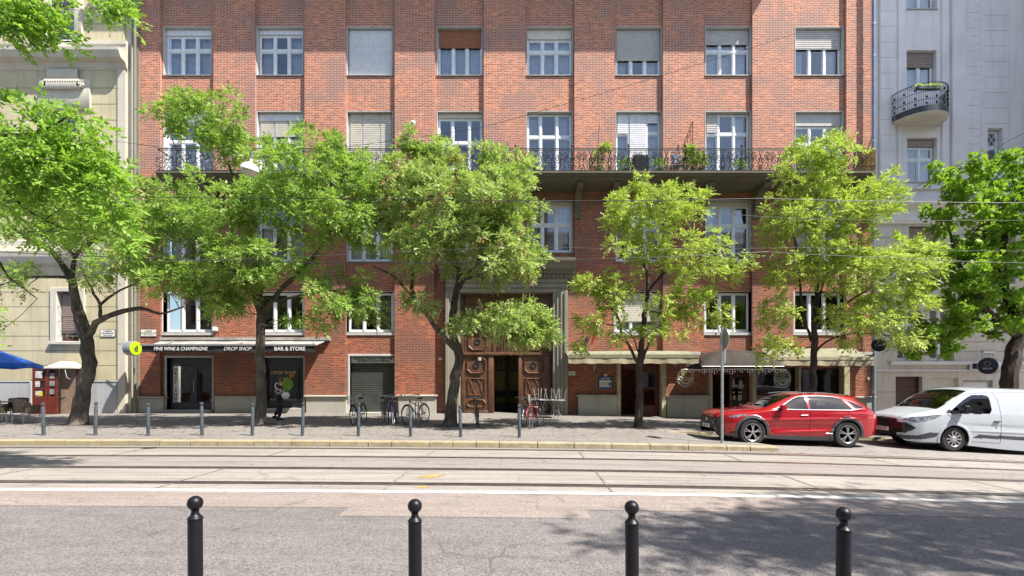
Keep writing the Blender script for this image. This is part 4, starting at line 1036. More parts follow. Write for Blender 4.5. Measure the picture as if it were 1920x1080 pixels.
DS=1.3
def tree(name, label, base, limbs, blobs, nclump, mats, kind='ash', seed=1, per=16, spread=.30, size=1.0, group='street trees along the far pavement', D=17.2, keysp=0.0, flare=1.5, dense=0.5, zmin=-9):
    """limbs: polylines of (px,py,depth offset,radius) traced at distance D; blobs: (px,py,rx,ry,depth offset,depth radius,weight)"""
    rg = np.random.default_rng(seed); rd = random.Random(seed)
    x, y = base; z0 = gwalk(x,y) if y > 10 else float(gz(x))
    root = empty(name, (x,y,z0), label, 'tree', group)
    tr = MB(); nodes_ = []; par = []; rad = []
    for li, lm in enumerate(limbs):
        pts = [P(a,b,D+c) for a,b,c,r in lm]; rs = [r for *_,r in lm]
        if li == 0: pts[0] = Vector((x,y,z0-.1))
        # resample with a slight wander
        out=[]; ro=[]
        for i in range(len(pts)-1):
            n = max(2,int((pts[i+1]-pts[i]).length/.18))
            for k in range(n):
                t=k/n; p=pts[i].lerp(pts[i+1],t); r=rs[i]*(1-t)+rs[i+1]*t
                # catmull style smoothing
                p0=pts[max(i-1,0)]; p3=pts[min(i+2,len(pts)-1)]
                p=0.5*((2*pts[i])+(-p0+pts[i+1])*t+(2*p0-5*pts[i]+4*pts[i+1]-p3)*t*t+(-p0+3*pts[i]-3*pts[i+1]+p3)*t**3)
                w_=.025 if not(li==0 and i==0 and k==0) else 0
                out.append(p+Vector((rd.uniform(-w_,w_),rd.uniform(-w_,w_),0))); ro.append(r*rd.uniform(.93,1.07))
        out.append(pts[-1]); ro.append(rs[-1])
        if li == 0:
            for k in range(min(4,len(ro))): ro[k]*= 1+(flare-1)*math.exp(-k*.9)
        tr.tube(out, ro, 9 if li==0 else 7)
        for q in range(len(out)):
            if li==0 and out[q].z < z0+2.2: continue
            nodes_.append(np.array(out[q])); rad.append(ro[q])
    tk = tr.build('trunk', M[mats[1]], root, fixn=False)
    # clumps in the crown
    wts = np.array([b[6] for b in blobs],float); wts/=wts.sum()
    cl=[]
    for b,wt in zip(blobs,wts):
        k = int(round(nclump*wt)); dz_ = b[4]-(.9 if 10<D<17.5 and base[0]<12 else 0); c = np.array(P(b[0],b[1],D+dz_)); s = (D+dz_)/F
        for _ in range(k):
            v = rg.normal(size=3); v/=np.linalg.norm(v); v*= rg.uniform(0,1)**dense; v[1]*=DS if D>10 else 1
            q = c+v*np.array([b[2]*s,b[5],b[3]*s])
            if q[2] < zmin: continue
            cl.append(q)
    cl = np.array(cl)
    N = np.array(nodes_); src = N.mean(0); src[2]=N[:,2].min()
    order = np.argsort(np.linalg.norm(cl-src,axis=1))
    nd = [np.array(q) for q in nodes_]; br = MB(); tw = list(rad); cnt=0
    for ci in order:
        c = cl[ci]; A = np.array(nd); dv = c-A; dist = np.linalg.norm(dv,axis=1)
        cost = dist*(1+.35*(A[:,2] > c[2]+.1)) ; j = int(np.argmin(cost)); a = A[j]; L = dist[j]
        if L < .12: continue
        n = max(2,int(L/.28)); r0 = min(tw[j]*.7, .010+.013*L); pts=[a]; rr=[r0]
        mid = (a+c)/2 + np.array([rg.normal(0,.06),rg.normal(0,.06),-.08*L+rg.normal(0,.05)])*min(L,1.5)
        for k in range(1,n+1):
            t=k/n; p=(1-t)**2*a+2*t*(1-t)*mid+t*t*c; pts.append(p); rr.append(r0*(1-t)+.004*t)
            nd.append(p); tw.append(rr[-1])
        br.tube(pts, rr, 4 if L<1.2 else 5, False); cnt+=1
        # fine twigs
    # leaves
    n = len(cl); per_=per
    base_ = np.repeat(cl, per_, 0)
    off = rg.normal(size=(n*per_,3)); off/=np.linalg.norm(off,axis=1,keepdims=True)
    crad = np.repeat(rg.uniform(.6,1.25,n)*spread, per_)[:,None]
    pos = base_+off*crad*rg.uniform(.1,1,(n*per_,1))*np.array([1,1,.62])
    cen = np.array([src[0],src[1],cl[:,2].mean()-1.0])
    outd = (np.repeat(cl,per_,0)-cen); outd/= (np.linalg.norm(outd,axis=1,keepdims=True)+1e-6)
    drc = off*.9+outd*.5+np.array([0,0,.12])
    # twigs from clump centre to some leaves
    idx = rg.choice(n*per_, size=min(n*per_, n*4), replace=False)
    tv=[];tf=[]
    for q in idx:
        a=base_[q]; b=pos[q]; d=b-a; s=np.cross(d,[0.3,0.2,1.0]); s/=np.linalg.norm(s)+1e-9; s*=.004; k=len(tv)
        tv+= [a-s,a+s,b+s*.5,b-s*.5]; tf.append((k,k+1,k+2,k+3))
    br.add([tuple(v) for v in tv], tf)
    br.build('branch', M[mats[1]], root, fixn=False)
    V,Fq = leaf_cloud(pos, drc, kind, rg, size)
    npmesh('crown', V, Fq, M[mats[0]], root)
    if keysp:
        k = int(n*per_*keysp); cl2 = cl[rg.choice(n, max(2,int(n*.22)))]; b2 = cl2[rg.integers(0,len(cl2),k)]
        V,Fq = leaf_cloud(b2+rg.normal(0,.13,(k,3))-np.array([0,0,.1]), rg.normal(size=(k,3)), 'keys', rg, size*1.2)
        npmesh('seed_keys', V, Fq, M['keys'], root)['kind']='stuff'
    return root

# 1: bent, scarred trunk in front of the cream house
tree('ash_tree','ash tree with a bent, scarred trunk in front of the cream house', (PX(146,17.2),17.2),
 [[(146,795,0,.26),(155,740,0,.225),(166,690,.0,.21),(162,640,.0,.20),(152,600,.1,.19),(142,560,.1,.14),(132,520,.2,.11),(95,470,.2,.08),(40,440,.3,.06),(0,395,.3,.04)],
  [(160,638,0,.13),(182,605,-.1,.10),(215,588,-.2,.085),(262,578,-.3,.07),(300,588,-.2,.04),(345,575,0,.02)],
  [(190,600,-.1,.07),(186,570,0,.05),(170,540,.1,.04),(150,500,.2,.03)],
  [(186,575,0,.045),(215,550,.3,.04),(262,530,.4,.025),(330,520,.5,.015)],
  [(135,525,.2,.09),(140,480,.1,.07),(175,450,0,.05),(185,400,0,.035),(150,350,.2,.03)],
  [(140,480,.1,.06),(95,430,-.3,.045),(70,380,-.2,.03)],
  [(130,520,.2,.06),(60,520,-.2,.04),(0,535,-.2,.03)]],
 [(130,440,150,60,0,1.4,1.0),(60,390,110,60,.3,1.2,.8),(220,400,120,60,.3,1.2,.9),(310,380,60,60,0,1,.5),(250,500,120,38,0,1.2,.8),(360,530,100,42,-.2,1.1,.75),(30,520,50,30,0,.8,.2),(430,560,40,24,0,.6,.2),(110,330,110,60,.5,1.4,.7)],
 260, ('leaf_a','bark'), seed=11, per=20, spread=.22, keysp=.08)
# 2: tall dark trunk by the wine shop
tree('ash_tree','tallest ash tree, its dark trunk before the wine bar window', (PX(488,17.2),17.2),
 [[(488,795,0,.20),(489,740,0,.165),(488,660,0,.155),(489,600,0,.14),(486,565,0,.12),(480,500,.1,.09),(470,430,.1,.06),(450,360,.2,.045),(425,300,.2,.03),(415,240,.3,.018)],
  [(487,590,0,.09),(540,530,-.2,.08),(590,480,-.4,.065),(625,430,-.5,.05),(650,370,-.4,.035),(640,310,-.3,.02)],
  [(486,580,0,.08),(455,520,-.3,.07),(410,490,-.4,.05),(370,450,-.3,.035),(340,400,0,.025)],
  [(490,570,0,.05),(560,555,.2,.045),(620,545,.3,.035),(690,540,.3,.02)],
  [(488,560,0,.07),(510,480,.4,.06),(545,400,.5,.05),(570,320,.5,.03)],
  [(470,430,.1,.045),(410,380,.3,.035),(350,310,.4,.025),(310,240,.4,.015)]],
 [(560,350,150,72,0,1.7,1.7),(450,400,120,70,-.2,1.6,1.2),(640,420,90,60,-.2,1.3,1.0),(400,225,90,40,.2,1.1,.75),(320,215,52,22,.3,.7,.2),(430,270,60,30,.3,.8,.35),(350,420,80,60,0,1.2,.8),(500,500,140,50,-.2,1.4,1.05),(420,550,65,40,0,1,.35),(640,560,90,52,0,1.2,.7),(600,290,90,35,.1,1.2,.6),(690,350,55,50,.1,1,.4),(560,600,60,22,0,.7,.14)],
 410, ('leaf_a','bark'), seed=22, per=24, spread=.20, keysp=.004)
# 3: forked, seed covered, before the carved gate
tree('ash_tree','forked ash tree hung with brown seed keys in front of the carved gate', (PX(843,17.2),17.2),
 [[(843,803,0,.22),(846,760,0,.185),(855,700,0,.17),(862,670,0,.17),(848,620,0,.14),(852,570,0,.12),(860,520,.1,.10),(850,470,.1,.07),(840,400,.2,.05),(850,330,.3,.03)],
  [(858,660,0,.12),(835,635,-.1,.10),(800,590,-.2,.085),(775,550,-.3,.075),(770,490,-.3,.06),(740,430,-.2,.045),(720,370,0,.025)],
  [(858,545,0,.07),(880,510,-.3,.065),(920,470,-.4,.05),(955,430,-.3,.035),(965,370,0,.02)],
  [(858,530,.1,.06),(900,515,.2,.05),(950,510,.3,.035),(1000,500,.3,.02)],
  [(775,560,-.3,.05),(740,520,-.2,.04),(700,500,0,.025)],
  [(850,600,0,.05),(890,590,-.4,.045),(940,580,-.5,.03),(1000,590,-.4,.02)],
  [(850,470,.1,.05),(880,400,.3,.04),(925,330,.4,.025)]],
 [(860,400,130,80,0,1.7,1.6),(790,340,70,70,.1,1.2,.8),(930,420,90,80,-.1,1.4,1.1),(960,340,55,50,.1,1,.5),(800,460,90,60,-.2,1.3,.9),(780,285,32,30,.2,.6,.16),(925,295,38,28,.2,.6,.2),(840,290,62,25,.2,.8,.28),(950,490,75,48,-.2,1.1,.7),(960,605,72,40,-.4,.9,.8),(1010,610,42,32,-.3,.7,.3),(730,420,40,50,0,.8,.3),(880,600,52,24,-.4,.7,.25),(775,570,44,22,-.2,.6,.12)],
 410, ('leaf_b','bark'), seed=33, per=24, spread=.19, keysp=.14)
# 4: slim young ash before the restaurant door
tree('ash_tree','slim young ash tree with sparse yellow green leaves in front of the restaurant door', (PX(1197,17.2),17.2),
 [[(1197,810,0,.155),(1199,760,0,.13),(1200,690,0,.12),(1203,640,0,.10),(1207,600,0,.09),(1215,540,.1,.07),(1207,480,.1,.05),(1200,430,.2,.035),(1210,370,.2,.02)],
  [(1200,690,0,.065),(1180,650,-.1,.05),(1165,620,-.2,.045),(1155,590,-.2,.035),(1130,560,-.2,.02)],
  [(1203,680,0,.05),(1222,630,.1,.04),(1250,590,.2,.035),(1270,540,.3,.02)],
  [(1215,545,.1,.05),(1245,510,-.3,.04),(1280,460,-.3,.03),(1300,400,-.2,.02)],
  [(1196,660,0,.025),(1185,630,.2,.02),(1150,610,.3,.02),(1100,605,.3,.012)],
  [(1207,500,.1,.03),(1180,450,.3,.025),(1160,400,.3,.015)],
  [(1209,580,0,.03),(1260,590,-.3,.025),(1330,580,-.2,.015)]],
 [(1205,400,62,48,0,1.2,.9),(1275,400,50,55,0,1,.55),(1160,400,42,45,0,.9,.4),(1300,480,85,42,-.1,1.1,.75),(1200,480,80,40,0,1.2,.65),(1130,535,55,22,0,.7,.4),(1170,560,60,28,-.1,.9,.35),(1290,560,80,50,0,1.1,.75),(1370,500,42,26,0,.7,.25),(1210,350,32,22,.1,.6,.2),(1180,620,40,24,0,.6,.16),(1120,610,52,24,0,.6,.2),(1350,600,40,26,0,.6,.14),(1090,650,24,16,0,.5,.08),(1240,605,45,30,0,.7,.2)],
 205, ('leaf_y','barkd'), seed=44, per=17, spread=.155)
# 5: young ash behind the red car
tree('ash_tree','young bright green ash tree with upright limbs standing behind the red car', (PX(1523,17.3),17.3),
 [[(1523,815,0,.14),(1524,740,0,.12),(1525,670,0,.11),(1527,630,0,.10),(1528,590,0,.085),(1533,520,.1,.065),(1532,450,.1,.05),(1530,390,.2,.035),(1535,320,.2,.02)],
  [(1522,640,0,.05),(1508,590,.1,.045),(1500,530,.1,.04),(1492,460,.1,.03),(1470,400,.2,.02)],
  [(1529,620,0,.05),(1560,590,-.2,.04),(1600,560,-.3,.035),(1650,530,-.3,.025),(1690,500,-.2,.015)],
  [(1531,570,0,.045),(1548,520,.3,.04),(1570,450,.3,.03),(1600,380,.3,.02)],
  [(1526,665,0,.04),(1550,640,-.2,.035),(1600,625,-.3,.025),(1680,630,-.3,.012)],
  [(1533,500,.1,.03),(1515,440,.3,.025),(1500,370,.3,.015)]],
 [(1530,330,70,58,0,1.2,1.0),(1580,400,100,60,0,1.4,1.2),(1480,410,62,56,0,1.1,.75),(1650,380,48,52,.1,1,.5),(1640,500,110,60,-.1,1.4,1.3),(1550,490,110,50,0,1.3,.9),(1690,560,80,55,0,1.2,.8),(1470,520,60,36,0,.9,.3),(1600,600,90,38,-.1,1,.6),(1720,480,50,40,0,.9,.4),(1455,650,52,24,-.3,.6,.22),(1560,275,20,14,.1,.4,.06),(1450,590,48,34,0,.8,.22),(1700,630,44,28,0,.8,.22),(1510,290,34,28,0,.6,.2)],
 350, ('leaf_y','barkd'), seed=55, per=18, spread=.165)
# 6: dark maple at the right edge
tree('maple_tree','dark green broad leaved tree with a thick leaning trunk behind the white van', (PX(1893,17.3),17.3),
 [[(1890,830,0,.30),(1893,740,0,.26),(1893,700,0,.245),(1905,650,.1,.22),(1912,620,.1,.20),(1895,570,.1,.16),(1880,520,.1,.13),(1885,440,.2,.10),(1900,360,.2,.06),(1905,300,.3,.03)],
  [(1908,630,.1,.13),(1870,600,-.3,.11),(1835,560,-.4,.08),(1800,500,-.3,.06),(1780,430,-.1,.035)],
  [(1905,600,.1,.12),(1950,540,.3,.1),(2000,470,.4,.06),(2040,400,.4,.03)],
  [(1885,500,.1,.08),(1850,450,.3,.06),(1830,380,.3,.035)],
  [(1868,600,-.3,.06),(1820,610,-.4,.04),(1760,630,-.3,.02)]],
 [(1860,420,110,80,0,1.8,1.6),(1800,360,50,50,0,1.2,.55),(1930,360,90,70,0,1.5,1.1),(1980,480,120,90,0,1.8,1.2),(1810,520,80,60,-.2,1.4,1.0),(1880,560,100,45,-.2,1.5,.8),(1780,610,70,38,-.3,1.1,.55),(1900,610,50,26,-.4,.8,.18),(1785,320,30,22,0,.7,.14),(2050,380,80,80,0,1.5,.7),(1745,655,40,20,-.3,.6,.15),(1880,320,50,28,.1,.8,.25)],
 400, ('leaf_m','barkd'), kind='maple', seed=66, per=24, spread=.26, size=1.0)
# near trees on the camera's side of the street (trunks outside the picture)
Dn = 8.4
tree('ash_tree','near ash tree with large leaves hanging in at the left edge', (-13.5,4.6),
 [[(0,0,0,.2)]*1+[(0,0,0,.2)]] if False else
 [[(-700,700,-3.0,0.2295),(-700,300,-3.0,0.2025),(-600,150,-2.4,0.1620),(-400,180,-1.4,0.1080),(-150,245,-.4,0.0607),(0,252,0,0.0351),(60,250,0,0.0297),(105,232,0,0.0189),(130,215,0,0.0108)],
  [(-600,150,-2.4,0.1215),(-450,20,-1.2,0.0810),(-200,80,-.2,0.0473),(-40,70,.1,0.0270),(30,45,.2,0.0189),(45,15,.2,0.0108)],
  [(-400,180,-1.4,0.0810),(-200,350,-.5,0.0540),(-60,430,.1,0.0270),(20,520,.3,0.0162),(70,560,.3,0.0081)],
  [(-150,245,-.4,0.0405),(-20,330,.1,0.0243),(60,400,.3,0.0162),(150,440,.4,0.0081)],
  [(-200,80,-.2,0.0405),(-20,10,.3,0.0270),(80,-40,.4,0.0189),(200,-20,.5,0.0108)]],
 [(60,40,70,36,.1,0.49,.75),(205,10,34,28,.4,0.39,.30),(-10,20,60,60,0,0.56,.4),(90,280,100,55,.2,0.70,1.15),(150,330,78,60,.3,0.63,.8),(200,400,45,45,.4,0.49,.36),(40,350,70,60,.2,0.63,.75),(120,225,60,28,.1,0.49,.32),(235,445,20,20,.4,0.28,.08),(110,430,60,30,.3,0.42,.14),(-60,250,60,110,0,0.84,.8),(0,600,16,16,.2,0.28,.05),(-20,640,24,20,.2,0.35,.06)],
 230, ('leaf_n','barkd'), seed=77, per=11, spread=.25, D=Dn, size=.85, group='near trees on the camera side of the street', dense=.6)
def hidden_tree(label, x, y, zc, rads, n, seed):
    root = empty('ash_tree', (x,y,0), label, 'tree', 'near trees on the camera side of the street')
    rg = np.random.default_rng(seed); v = rg.normal(size=(n,3)); v/=np.linalg.norm(v,axis=1,keepdims=True); v*=rg.uniform(0,1,(n,1))**.5
    cl = v*np.array(rads)+np.array([x,y,zc]); m = MB(); m.tube([(x,y,0),(x+.1,y,2.5),(x,y+.1,zc-.8),(x,y,zc+rads[2]*.6)],[.2,.16,.11,.03],8); m.build('trunk',M['bark'],root)
    b = MB()
    for c in cl[::2]:
        a=np.array([x,y,min(zc-.6,c[2]-.4)]); b.tube([a,(a+c)/2+np.array([0,0,.15]),c],[.04,.02,.006],4,False)
    b.build('branch',M['bark'],root,fixn=False)
    per=16; p=np.repeat(cl,per,0); o=rg.normal(size=p.shape)*.22; V,Fq=leaf_cloud(p+o,o+rg.normal(0,.1,p.shape),'ash',rg,1.1); npmesh('crown',V,Fq,M['leaf_a'],root)
hidden_tree('broad ash tree near the camera, out of view to the right, shading the asphalt', 13.6, 2.7, 10.0, (4.6,2.2,2.0), 330, 5)
hidden_tree('smaller ash tree near the camera, out of view to the right, beside the broad one', 8.4, 2.4, 9.2, (2.2,1.1,.9), 60, 6)
# ================================================================== STREET FURNITURE
# near bollards with ball tops
def ball_bollard(x, y, z, label):
    r = empty('bollard', (x,y,z), label, 'bollard', 'near black bollards with ball tops')
    MB().lathe([(.046,-.06),(.046,.735),(.0455,.74),(.041,.742)],(x,y,z),28).build('post', M['boll'], r)
    MB().lathe([(.048,.742),(.0485,.752),(.040,.762),(.030,.772),(.025,.785),(.0235,.800),(.026,.806)],(x,y,z),28).build('collar', M['boll'], r)
    R0=.0495; c=.852; prof=[(max(.001,R0*math.cos(t)),c+R0*math.sin(t)) for t in np.linspace(-1.05,math.pi/2,16)]
    MB().lathe(prof,(x,y,z),28).build('ball', M['boll'], r)
    return r
d = 3.45
for px,py,dd,lab in ((367,930,3.42,'leftmost of the four black ball topped bollards in the foreground'),(779,935.5,3.5,'second from the left of the black ball topped bollards in the foreground'),
                     (1186,938,3.46,'third from the left of the black ball topped bollards in the foreground'),(1581,951,3.42,'rightmost of the four black ball topped bollards in the foreground')):
    z = PZ(py, dd)-.9015
    ball_bollard(PX(px,dd), dd, z, lab).rotation_euler = (R(random.uniform(-.5,.5)),R(random.uniform(-.7,.7)),0)
# far bollards along the kerb
b0 = None
farpx = [82,179,278,379,473,567,672,770,864,974]
ords = ['first','second','third','fourth','fifth','sixth','seventh','eighth','ninth','tenth']
names5 = ['beside the wicker chairs','right of the scarred trunk','below the lime sign','before the wine shop door','left of the dark tree trunk','by the walking person','before the first bicycle','before the blue bicycle','left of the carved gate','by the red and white bicycle']
b0=None
for k,px in enumerate(farpx):
    dd = 14.2; x = PX(px,dd); z = gwalk(x,dd)
    if b0 is None:
        b0 = empty('bollard',(0,0,0),None,'bollard','slim grey bollards along the far kerb')
        MB().lathe([(.046,-.05),(.044,.80),(.038,.82)],(0,0,0),14).build('post',M['bollg'],b0)
        MB().lathe([(.024,.82),(.024,.845),(.040,.865),(.045,.89),(.036,.925),(.001,.94)],(0,0,0),14).build('ball',M['bollg'],b0)
        b=b0
    else: b=copy_tree(b0)
    b.location=(x,dd,z); b.rotation_euler=(R(random.uniform(-1.5,1.5)),R(random.uniform(-1.8,1.8)),0); b.scale=(1,1,random.uniform(.96,1.02))
    b['label']='slim grey bollard at the far kerb '+names5[k]
# the sign post seen edge on
dd=13.75; x=PX(1354,dd); z=gwalk(x,dd)
sp=empty('sign_post',(x,dd,z),'tall galvanised sign post with a sign seen edge on, in front of the red car','sign post')
MB().tube([(x,dd,z-.02),(x,dd,PZ(613,dd))],.036,12).lathe([(.055,0),(.055,.02)],(x,dd,z),12).build('pole',M['galv'],sp)
m=MB(); m.lathe([(.30,-.012),(.30,.0),(.29,.006)],(x+.075,dd+.02,PZ(634,dd)),24,'x'); s_=m.build('sign_plate',M['galv'],sp)
MB().box(x-.04,x+.06,dd-.045,dd+.045,PZ(641,dd)-.02,PZ(641,dd)+.02).box(x-.04,x+.06,dd-.045,dd+.045,PZ(626,dd)-.02,PZ(626,dd)+.02).box(x+.03,x+.09,dd-.04,dd-.02,PZ(681,dd),PZ(652,dd)).build('clamp',M['sill'],sp)
# ---------------- awnings
def slab(mb, pts, x0, x1):            # closed profile in (y,z) along x
    k=len(pts); mb.add([(x0,a,b) for a,b in pts]+[(x1,a,b) for a,b in pts],[(i,(i+1)%k,k+(i+1)%k,k+i) for i in range(k)]+[tuple(range(k)),tuple(range(k,2*k))]); return mb
def awning(label, xa, xb, yf, ztop, zv, zw, mt, mv, wav=.012, group=None):
    x0,x1=PX(xa,yf),PX(xb,yf); a=empty('awning',((x0+x1)/2,YF,zw),label,'awning',group)
    n=int((x1-x0)/.06); V=[];F_=[]
    m=MB()                                                        # sloping cloth
    for k in range(n+1):
        x=x0+(x1-x0)*k/n
        for j in range(5):
            t=j/4; V.append((x, YF-.06+(yf-YF+.06)*t, zw+(ztop-zw)*t-.03*math.sin(math.pi*t)+.008*math.sin(x*3.1+t*4)))
    F_=[(i*5+j,(i+1)*5+j,(i+1)*5+j+1,i*5+j+1) for i in range(n) for j in range(4)]
    nv=len(V); V+= [(p[0],p[1],p[2]-.012) for p in V]; F_+= [tuple(q+nv for q in f) for f in F_]
    MB().add(V,F_,True).build('cloth',mt,a)
    V=[]
    for k in range(n+1):
        x=x0+(x1-x0)*k/n; 
        for j,t in enumerate((0,.5,1)): V.append((x,yf-.012+ (wav*math.sin(x*5.3)+.5*wav*math.sin(x*13+1))*t, ztop-.015+(zv-ztop)*t+(.012*math.sin(x*9)*t)))
    F_=[(i*3+j,(i+1)*3+j,(i+1)*3+j+1,i*3+j+1) for i in range(n) for j in range(2)]; nv=len(V); V+=[(p[0],p[1]+.008,p[2]) for p in V]; F_+=[tuple(q+nv for q in f) for f in F_]
    MB().add(V,F_,True).build('valance',mv,a)
    return a,x0,x1
yf=20.9
# black wine shop awning with a pale metal front bar
a,x0,x1=awning('black awning with white lettering over the wine shop door and window', 266, 590, yf, PZ(648,yf), PZ(660,yf), 3.56, M['awnt'], M['awnb'])
slab(MB(),[(yf-.06,PZ(648,yf)-.012),(yf-.06,PZ(648,yf)+.05),(yf+.05,PZ(648,yf)+.07),(yf+.05,PZ(648,yf)-.012)],x0-.03,x1+.04).build('front_bar',M['steel'],a)
slab(MB(),[(YF-.2,3.57),(YF-.2,3.69),(YF-.005,3.71),(YF-.005,3.55)],x0-.05,x1+.2).build('cassette',M['awnt'],a)
m=MB()
for xx in (x0+.5,x1-.5,(x0+x1)/2): m.tube([(xx,YF-.1,3.55),(xx+.25,YF-.7,3.42),(xx,yf+.08,PZ(650,yf))],.022,6)
m.build('folding_arm',M['sill'],a)
zt=PZ(654.3,yf)
text('lettering','FINE WINE & CHAMPAGNE',.20,(PX(340,yf),yf-.05,zt),M['txtw'],a,bold=.004,sx=.92,shear=.12)
text('lettering','DROP SHOP',.21,(PX(446,yf),yf-.05,zt),M['txtw'],a,bold=.001,shear=.3)
text('lettering','BAR & STORE',.215,(PX(544,yf),yf-.05,zt),M['txtw'],a,bold=.007)
# cream restaurant awning
a,x0,x1=awning('cream awning with a pale valance over the left restaurant door', 1066, 1310, yf, PZ(668,yf), PZ(681,yf), 3.1, M['awng'], M['awnc'],wav=.02)
slab(MB(),[(YF-.28,PZ(666,21.9)),(YF-.30,PZ(660,21.9)),(YF-.02,PZ(659,21.9)),(YF-.02,PZ(667,21.9))],PX(1066,21.9),PX(1314,21.9)).build('cassette',M['plate'],a)
slab(MB(),[(yf-.03,PZ(671,yf)),(yf-.03,PZ(664.5,yf)),(yf+.04,PZ(664.5,yf)),(yf+.04,PZ(671,yf))],x0,x1).build('front_bar',M['awng'],a)
text('lettering','PIVNICA',.12,(PX(1282,yf),yf-.06,PZ(676.5,yf)),plain('faded_lettering',(.35,.33,.28)),a,ext=.001)
a,x0,x1=awning('weathered cream awning running to the right end of the brick front', 1452, 1638, yf, PZ(672,yf), PZ(685,yf), 3.22, M['awng'], M['awnc'],wav=.02)
slab(MB(),[(YF-.28,PZ(665,21.9)),(YF-.30,PZ(660,21.9)),(YF-.02,PZ(659,21.9)),(YF-.02,PZ(667,21.9))],PX(1440,21.9),PX(1640,21.9)).build('cassette',M['plate'],a)
slab(MB(),[(yf-.03,PZ(675,yf)),(yf-.03,PZ(669,yf)),(yf+.04,PZ(669,yf)),(yf+.04,PZ(675,yf))],x0,x1).build('front_bar',M['awnc'],a)
# rounded brown canopy
yf2=20.55; xa,xb=PX(1316,yf2),PX(1470,yf2); cx=(xa+xb)/2; hw=(xb-xa)/2
cn=empty('canopy',(cx,YF,2.9),'rounded dark brown fabric canopy over the right restaurant door','canopy')
zb=PZ(688,yf2); zt=PZ(655.5,21.3); V=[];n=30;mm=9
for i in range(n+1):
    th=math.pi*i/n
    for j in range(mm+1):
        t=j/mm; y=YF-.02+(yf2-YF)*t; hgt=(zt-zb)*math.sqrt(max(0,1-(max(0,t-.45)/.55)**2.2)); 
        V.append((cx-hw*math.cos(th)*(1-.0*t), y-.0, zb+hgt*math.sin(th)**.8+.01*math.sin(i*2)))
F_=[(i*(mm+1)+j,(i+1)*(mm+1)+j,(i+1)*(mm+1)+j+1,i*(mm+1)+j+1) for i in range(n) for j in range(mm)]
MB().add(V,F_,True).build('cloth',M['canb'],cn,fixn=False)
slab(MB(),[(yf2-.01,zb-.09),(yf2-.01,zb+.02),(yf2+.01,zb+.02),(yf2+.01,zb-.09)],xa,xb).box(xa,xa+.012,yf2+.011,YF,zb-.09,zb+.02).box(xb-.012,xb,yf2+.011,YF,zb-.09,zb+.02).build('valance',M['canb'],cn)
MB().tube([(xa,yf2-.015,zb+.02),(xb,yf2-.015,zb+.02)],.018,6).build('front_bar',M['sill'],cn)
# fairy lights
def fairy(label, x0, x1, y, z, n, droop):
    f=empty('string_light',((x0+x1)/2,y,z),label,'fairy lights','white icicle light strings')
    m=MB(); m.tube([(x0+(x1-x0)*t,y,z+.02*math.sin(t*25)) for t in np.linspace(0,1,30)],.006,4); b=MB()
    for k in range(n):
        x=x0+(x1-x0)*(k+.5)/n; L=random.choice(droop); m.tube([(x,y,z),(x+.01,y,z-L)],.004,3,False)
        for q in np.arange(.03,L+.02,.075): b.lathe([(.001,-.022),(.014,-.005),(.011,.014),(.001,.02)],(x+random.uniform(-.02,.02),y-.01,z-q),6)
    m.build('wire',M['iron'],f); b.build('bulbs',plain('bulb_glass',(.66,.62,.60),.2,var=.05),f)
fairy('icicle lights hanging under the rounded brown canopy',xa-.9,xb+.1,yf2-.03,zb-.10,42,(.06,.1,.16,.22))
fairy('icicle lights by the left round window sign',PX(1262,21.6),PX(1310,21.6),21.6,PZ(682,21.6),12,(.08,.14))
fairy('single lights running down the pillar right of the canopy',PX(1428,21.95),PX(1452,21.95),21.95,PZ(690,21.95),6,(.1,.3,.55))
# round outline neon signs
def neon(label,px,py,rr):
    y=21.85; x=PX(px,y); z=PZ(py,y); f=empty('window_sign',(x,y,z),label,'sign','round white outline signs'); m=MB()
    mk=plain('white_tube',(.62,.60,.52),.3,var=.03)
    m.tube([(x+rr*math.sin(t),y,z+.0+rr*1.08*math.cos(t)) for t in np.linspace(.7,2*math.pi-.7,30)],.014,5)
    m.tube([(x+rr*.82*math.sin(t),y,z+rr*.9*math.cos(t)+.04) for t in np.linspace(.0,2*math.pi,30)],.012,5)
    m.tube([(x-rr*.95+rr*1.9*t,y-.01,z-rr*.25+.05*math.sin(t*9)-.12*math.sin(t*3.1)) for t in np.linspace(0,1,20)],.018,5)
    m.tube([(x-rr*.8+rr*1.6*t,y-.01,z-rr*.02+.04*math.sin(t*14)) for t in np.linspace(0,1,20)],.014,5)
    m.build('tube_outline',mk,f)
    text('lettering','Liptov',.16,(x,y-.02,z-.09),mk,f,shear=.2); text('lettering','Slovak',.11,(x,y-.02,z-rr*.72),mk,f)
    g=MB(); g.lathe([(.17,0),(.15,.02)],(x-.02,y+.02,z+.19),16,'y',sy=1.3); g.build('painted_figure',plain('olive_paint',(.20,.20,.08),.6,var=.4,scale=14),f)
    for (q,w) in ((x-rr*.8,.01),(x+rr*.8,.01)): MB().tube([(q,y,z+rr*.7),(q,y,PZ(684,y))],.006,4).build('hanging_wire',M['iron'],f)
neon('round white outline sign hanging beside the cream awning end',1285,708,.36)
neon('round white outline sign hanging in the window right of the canopy',1467,710,.36)
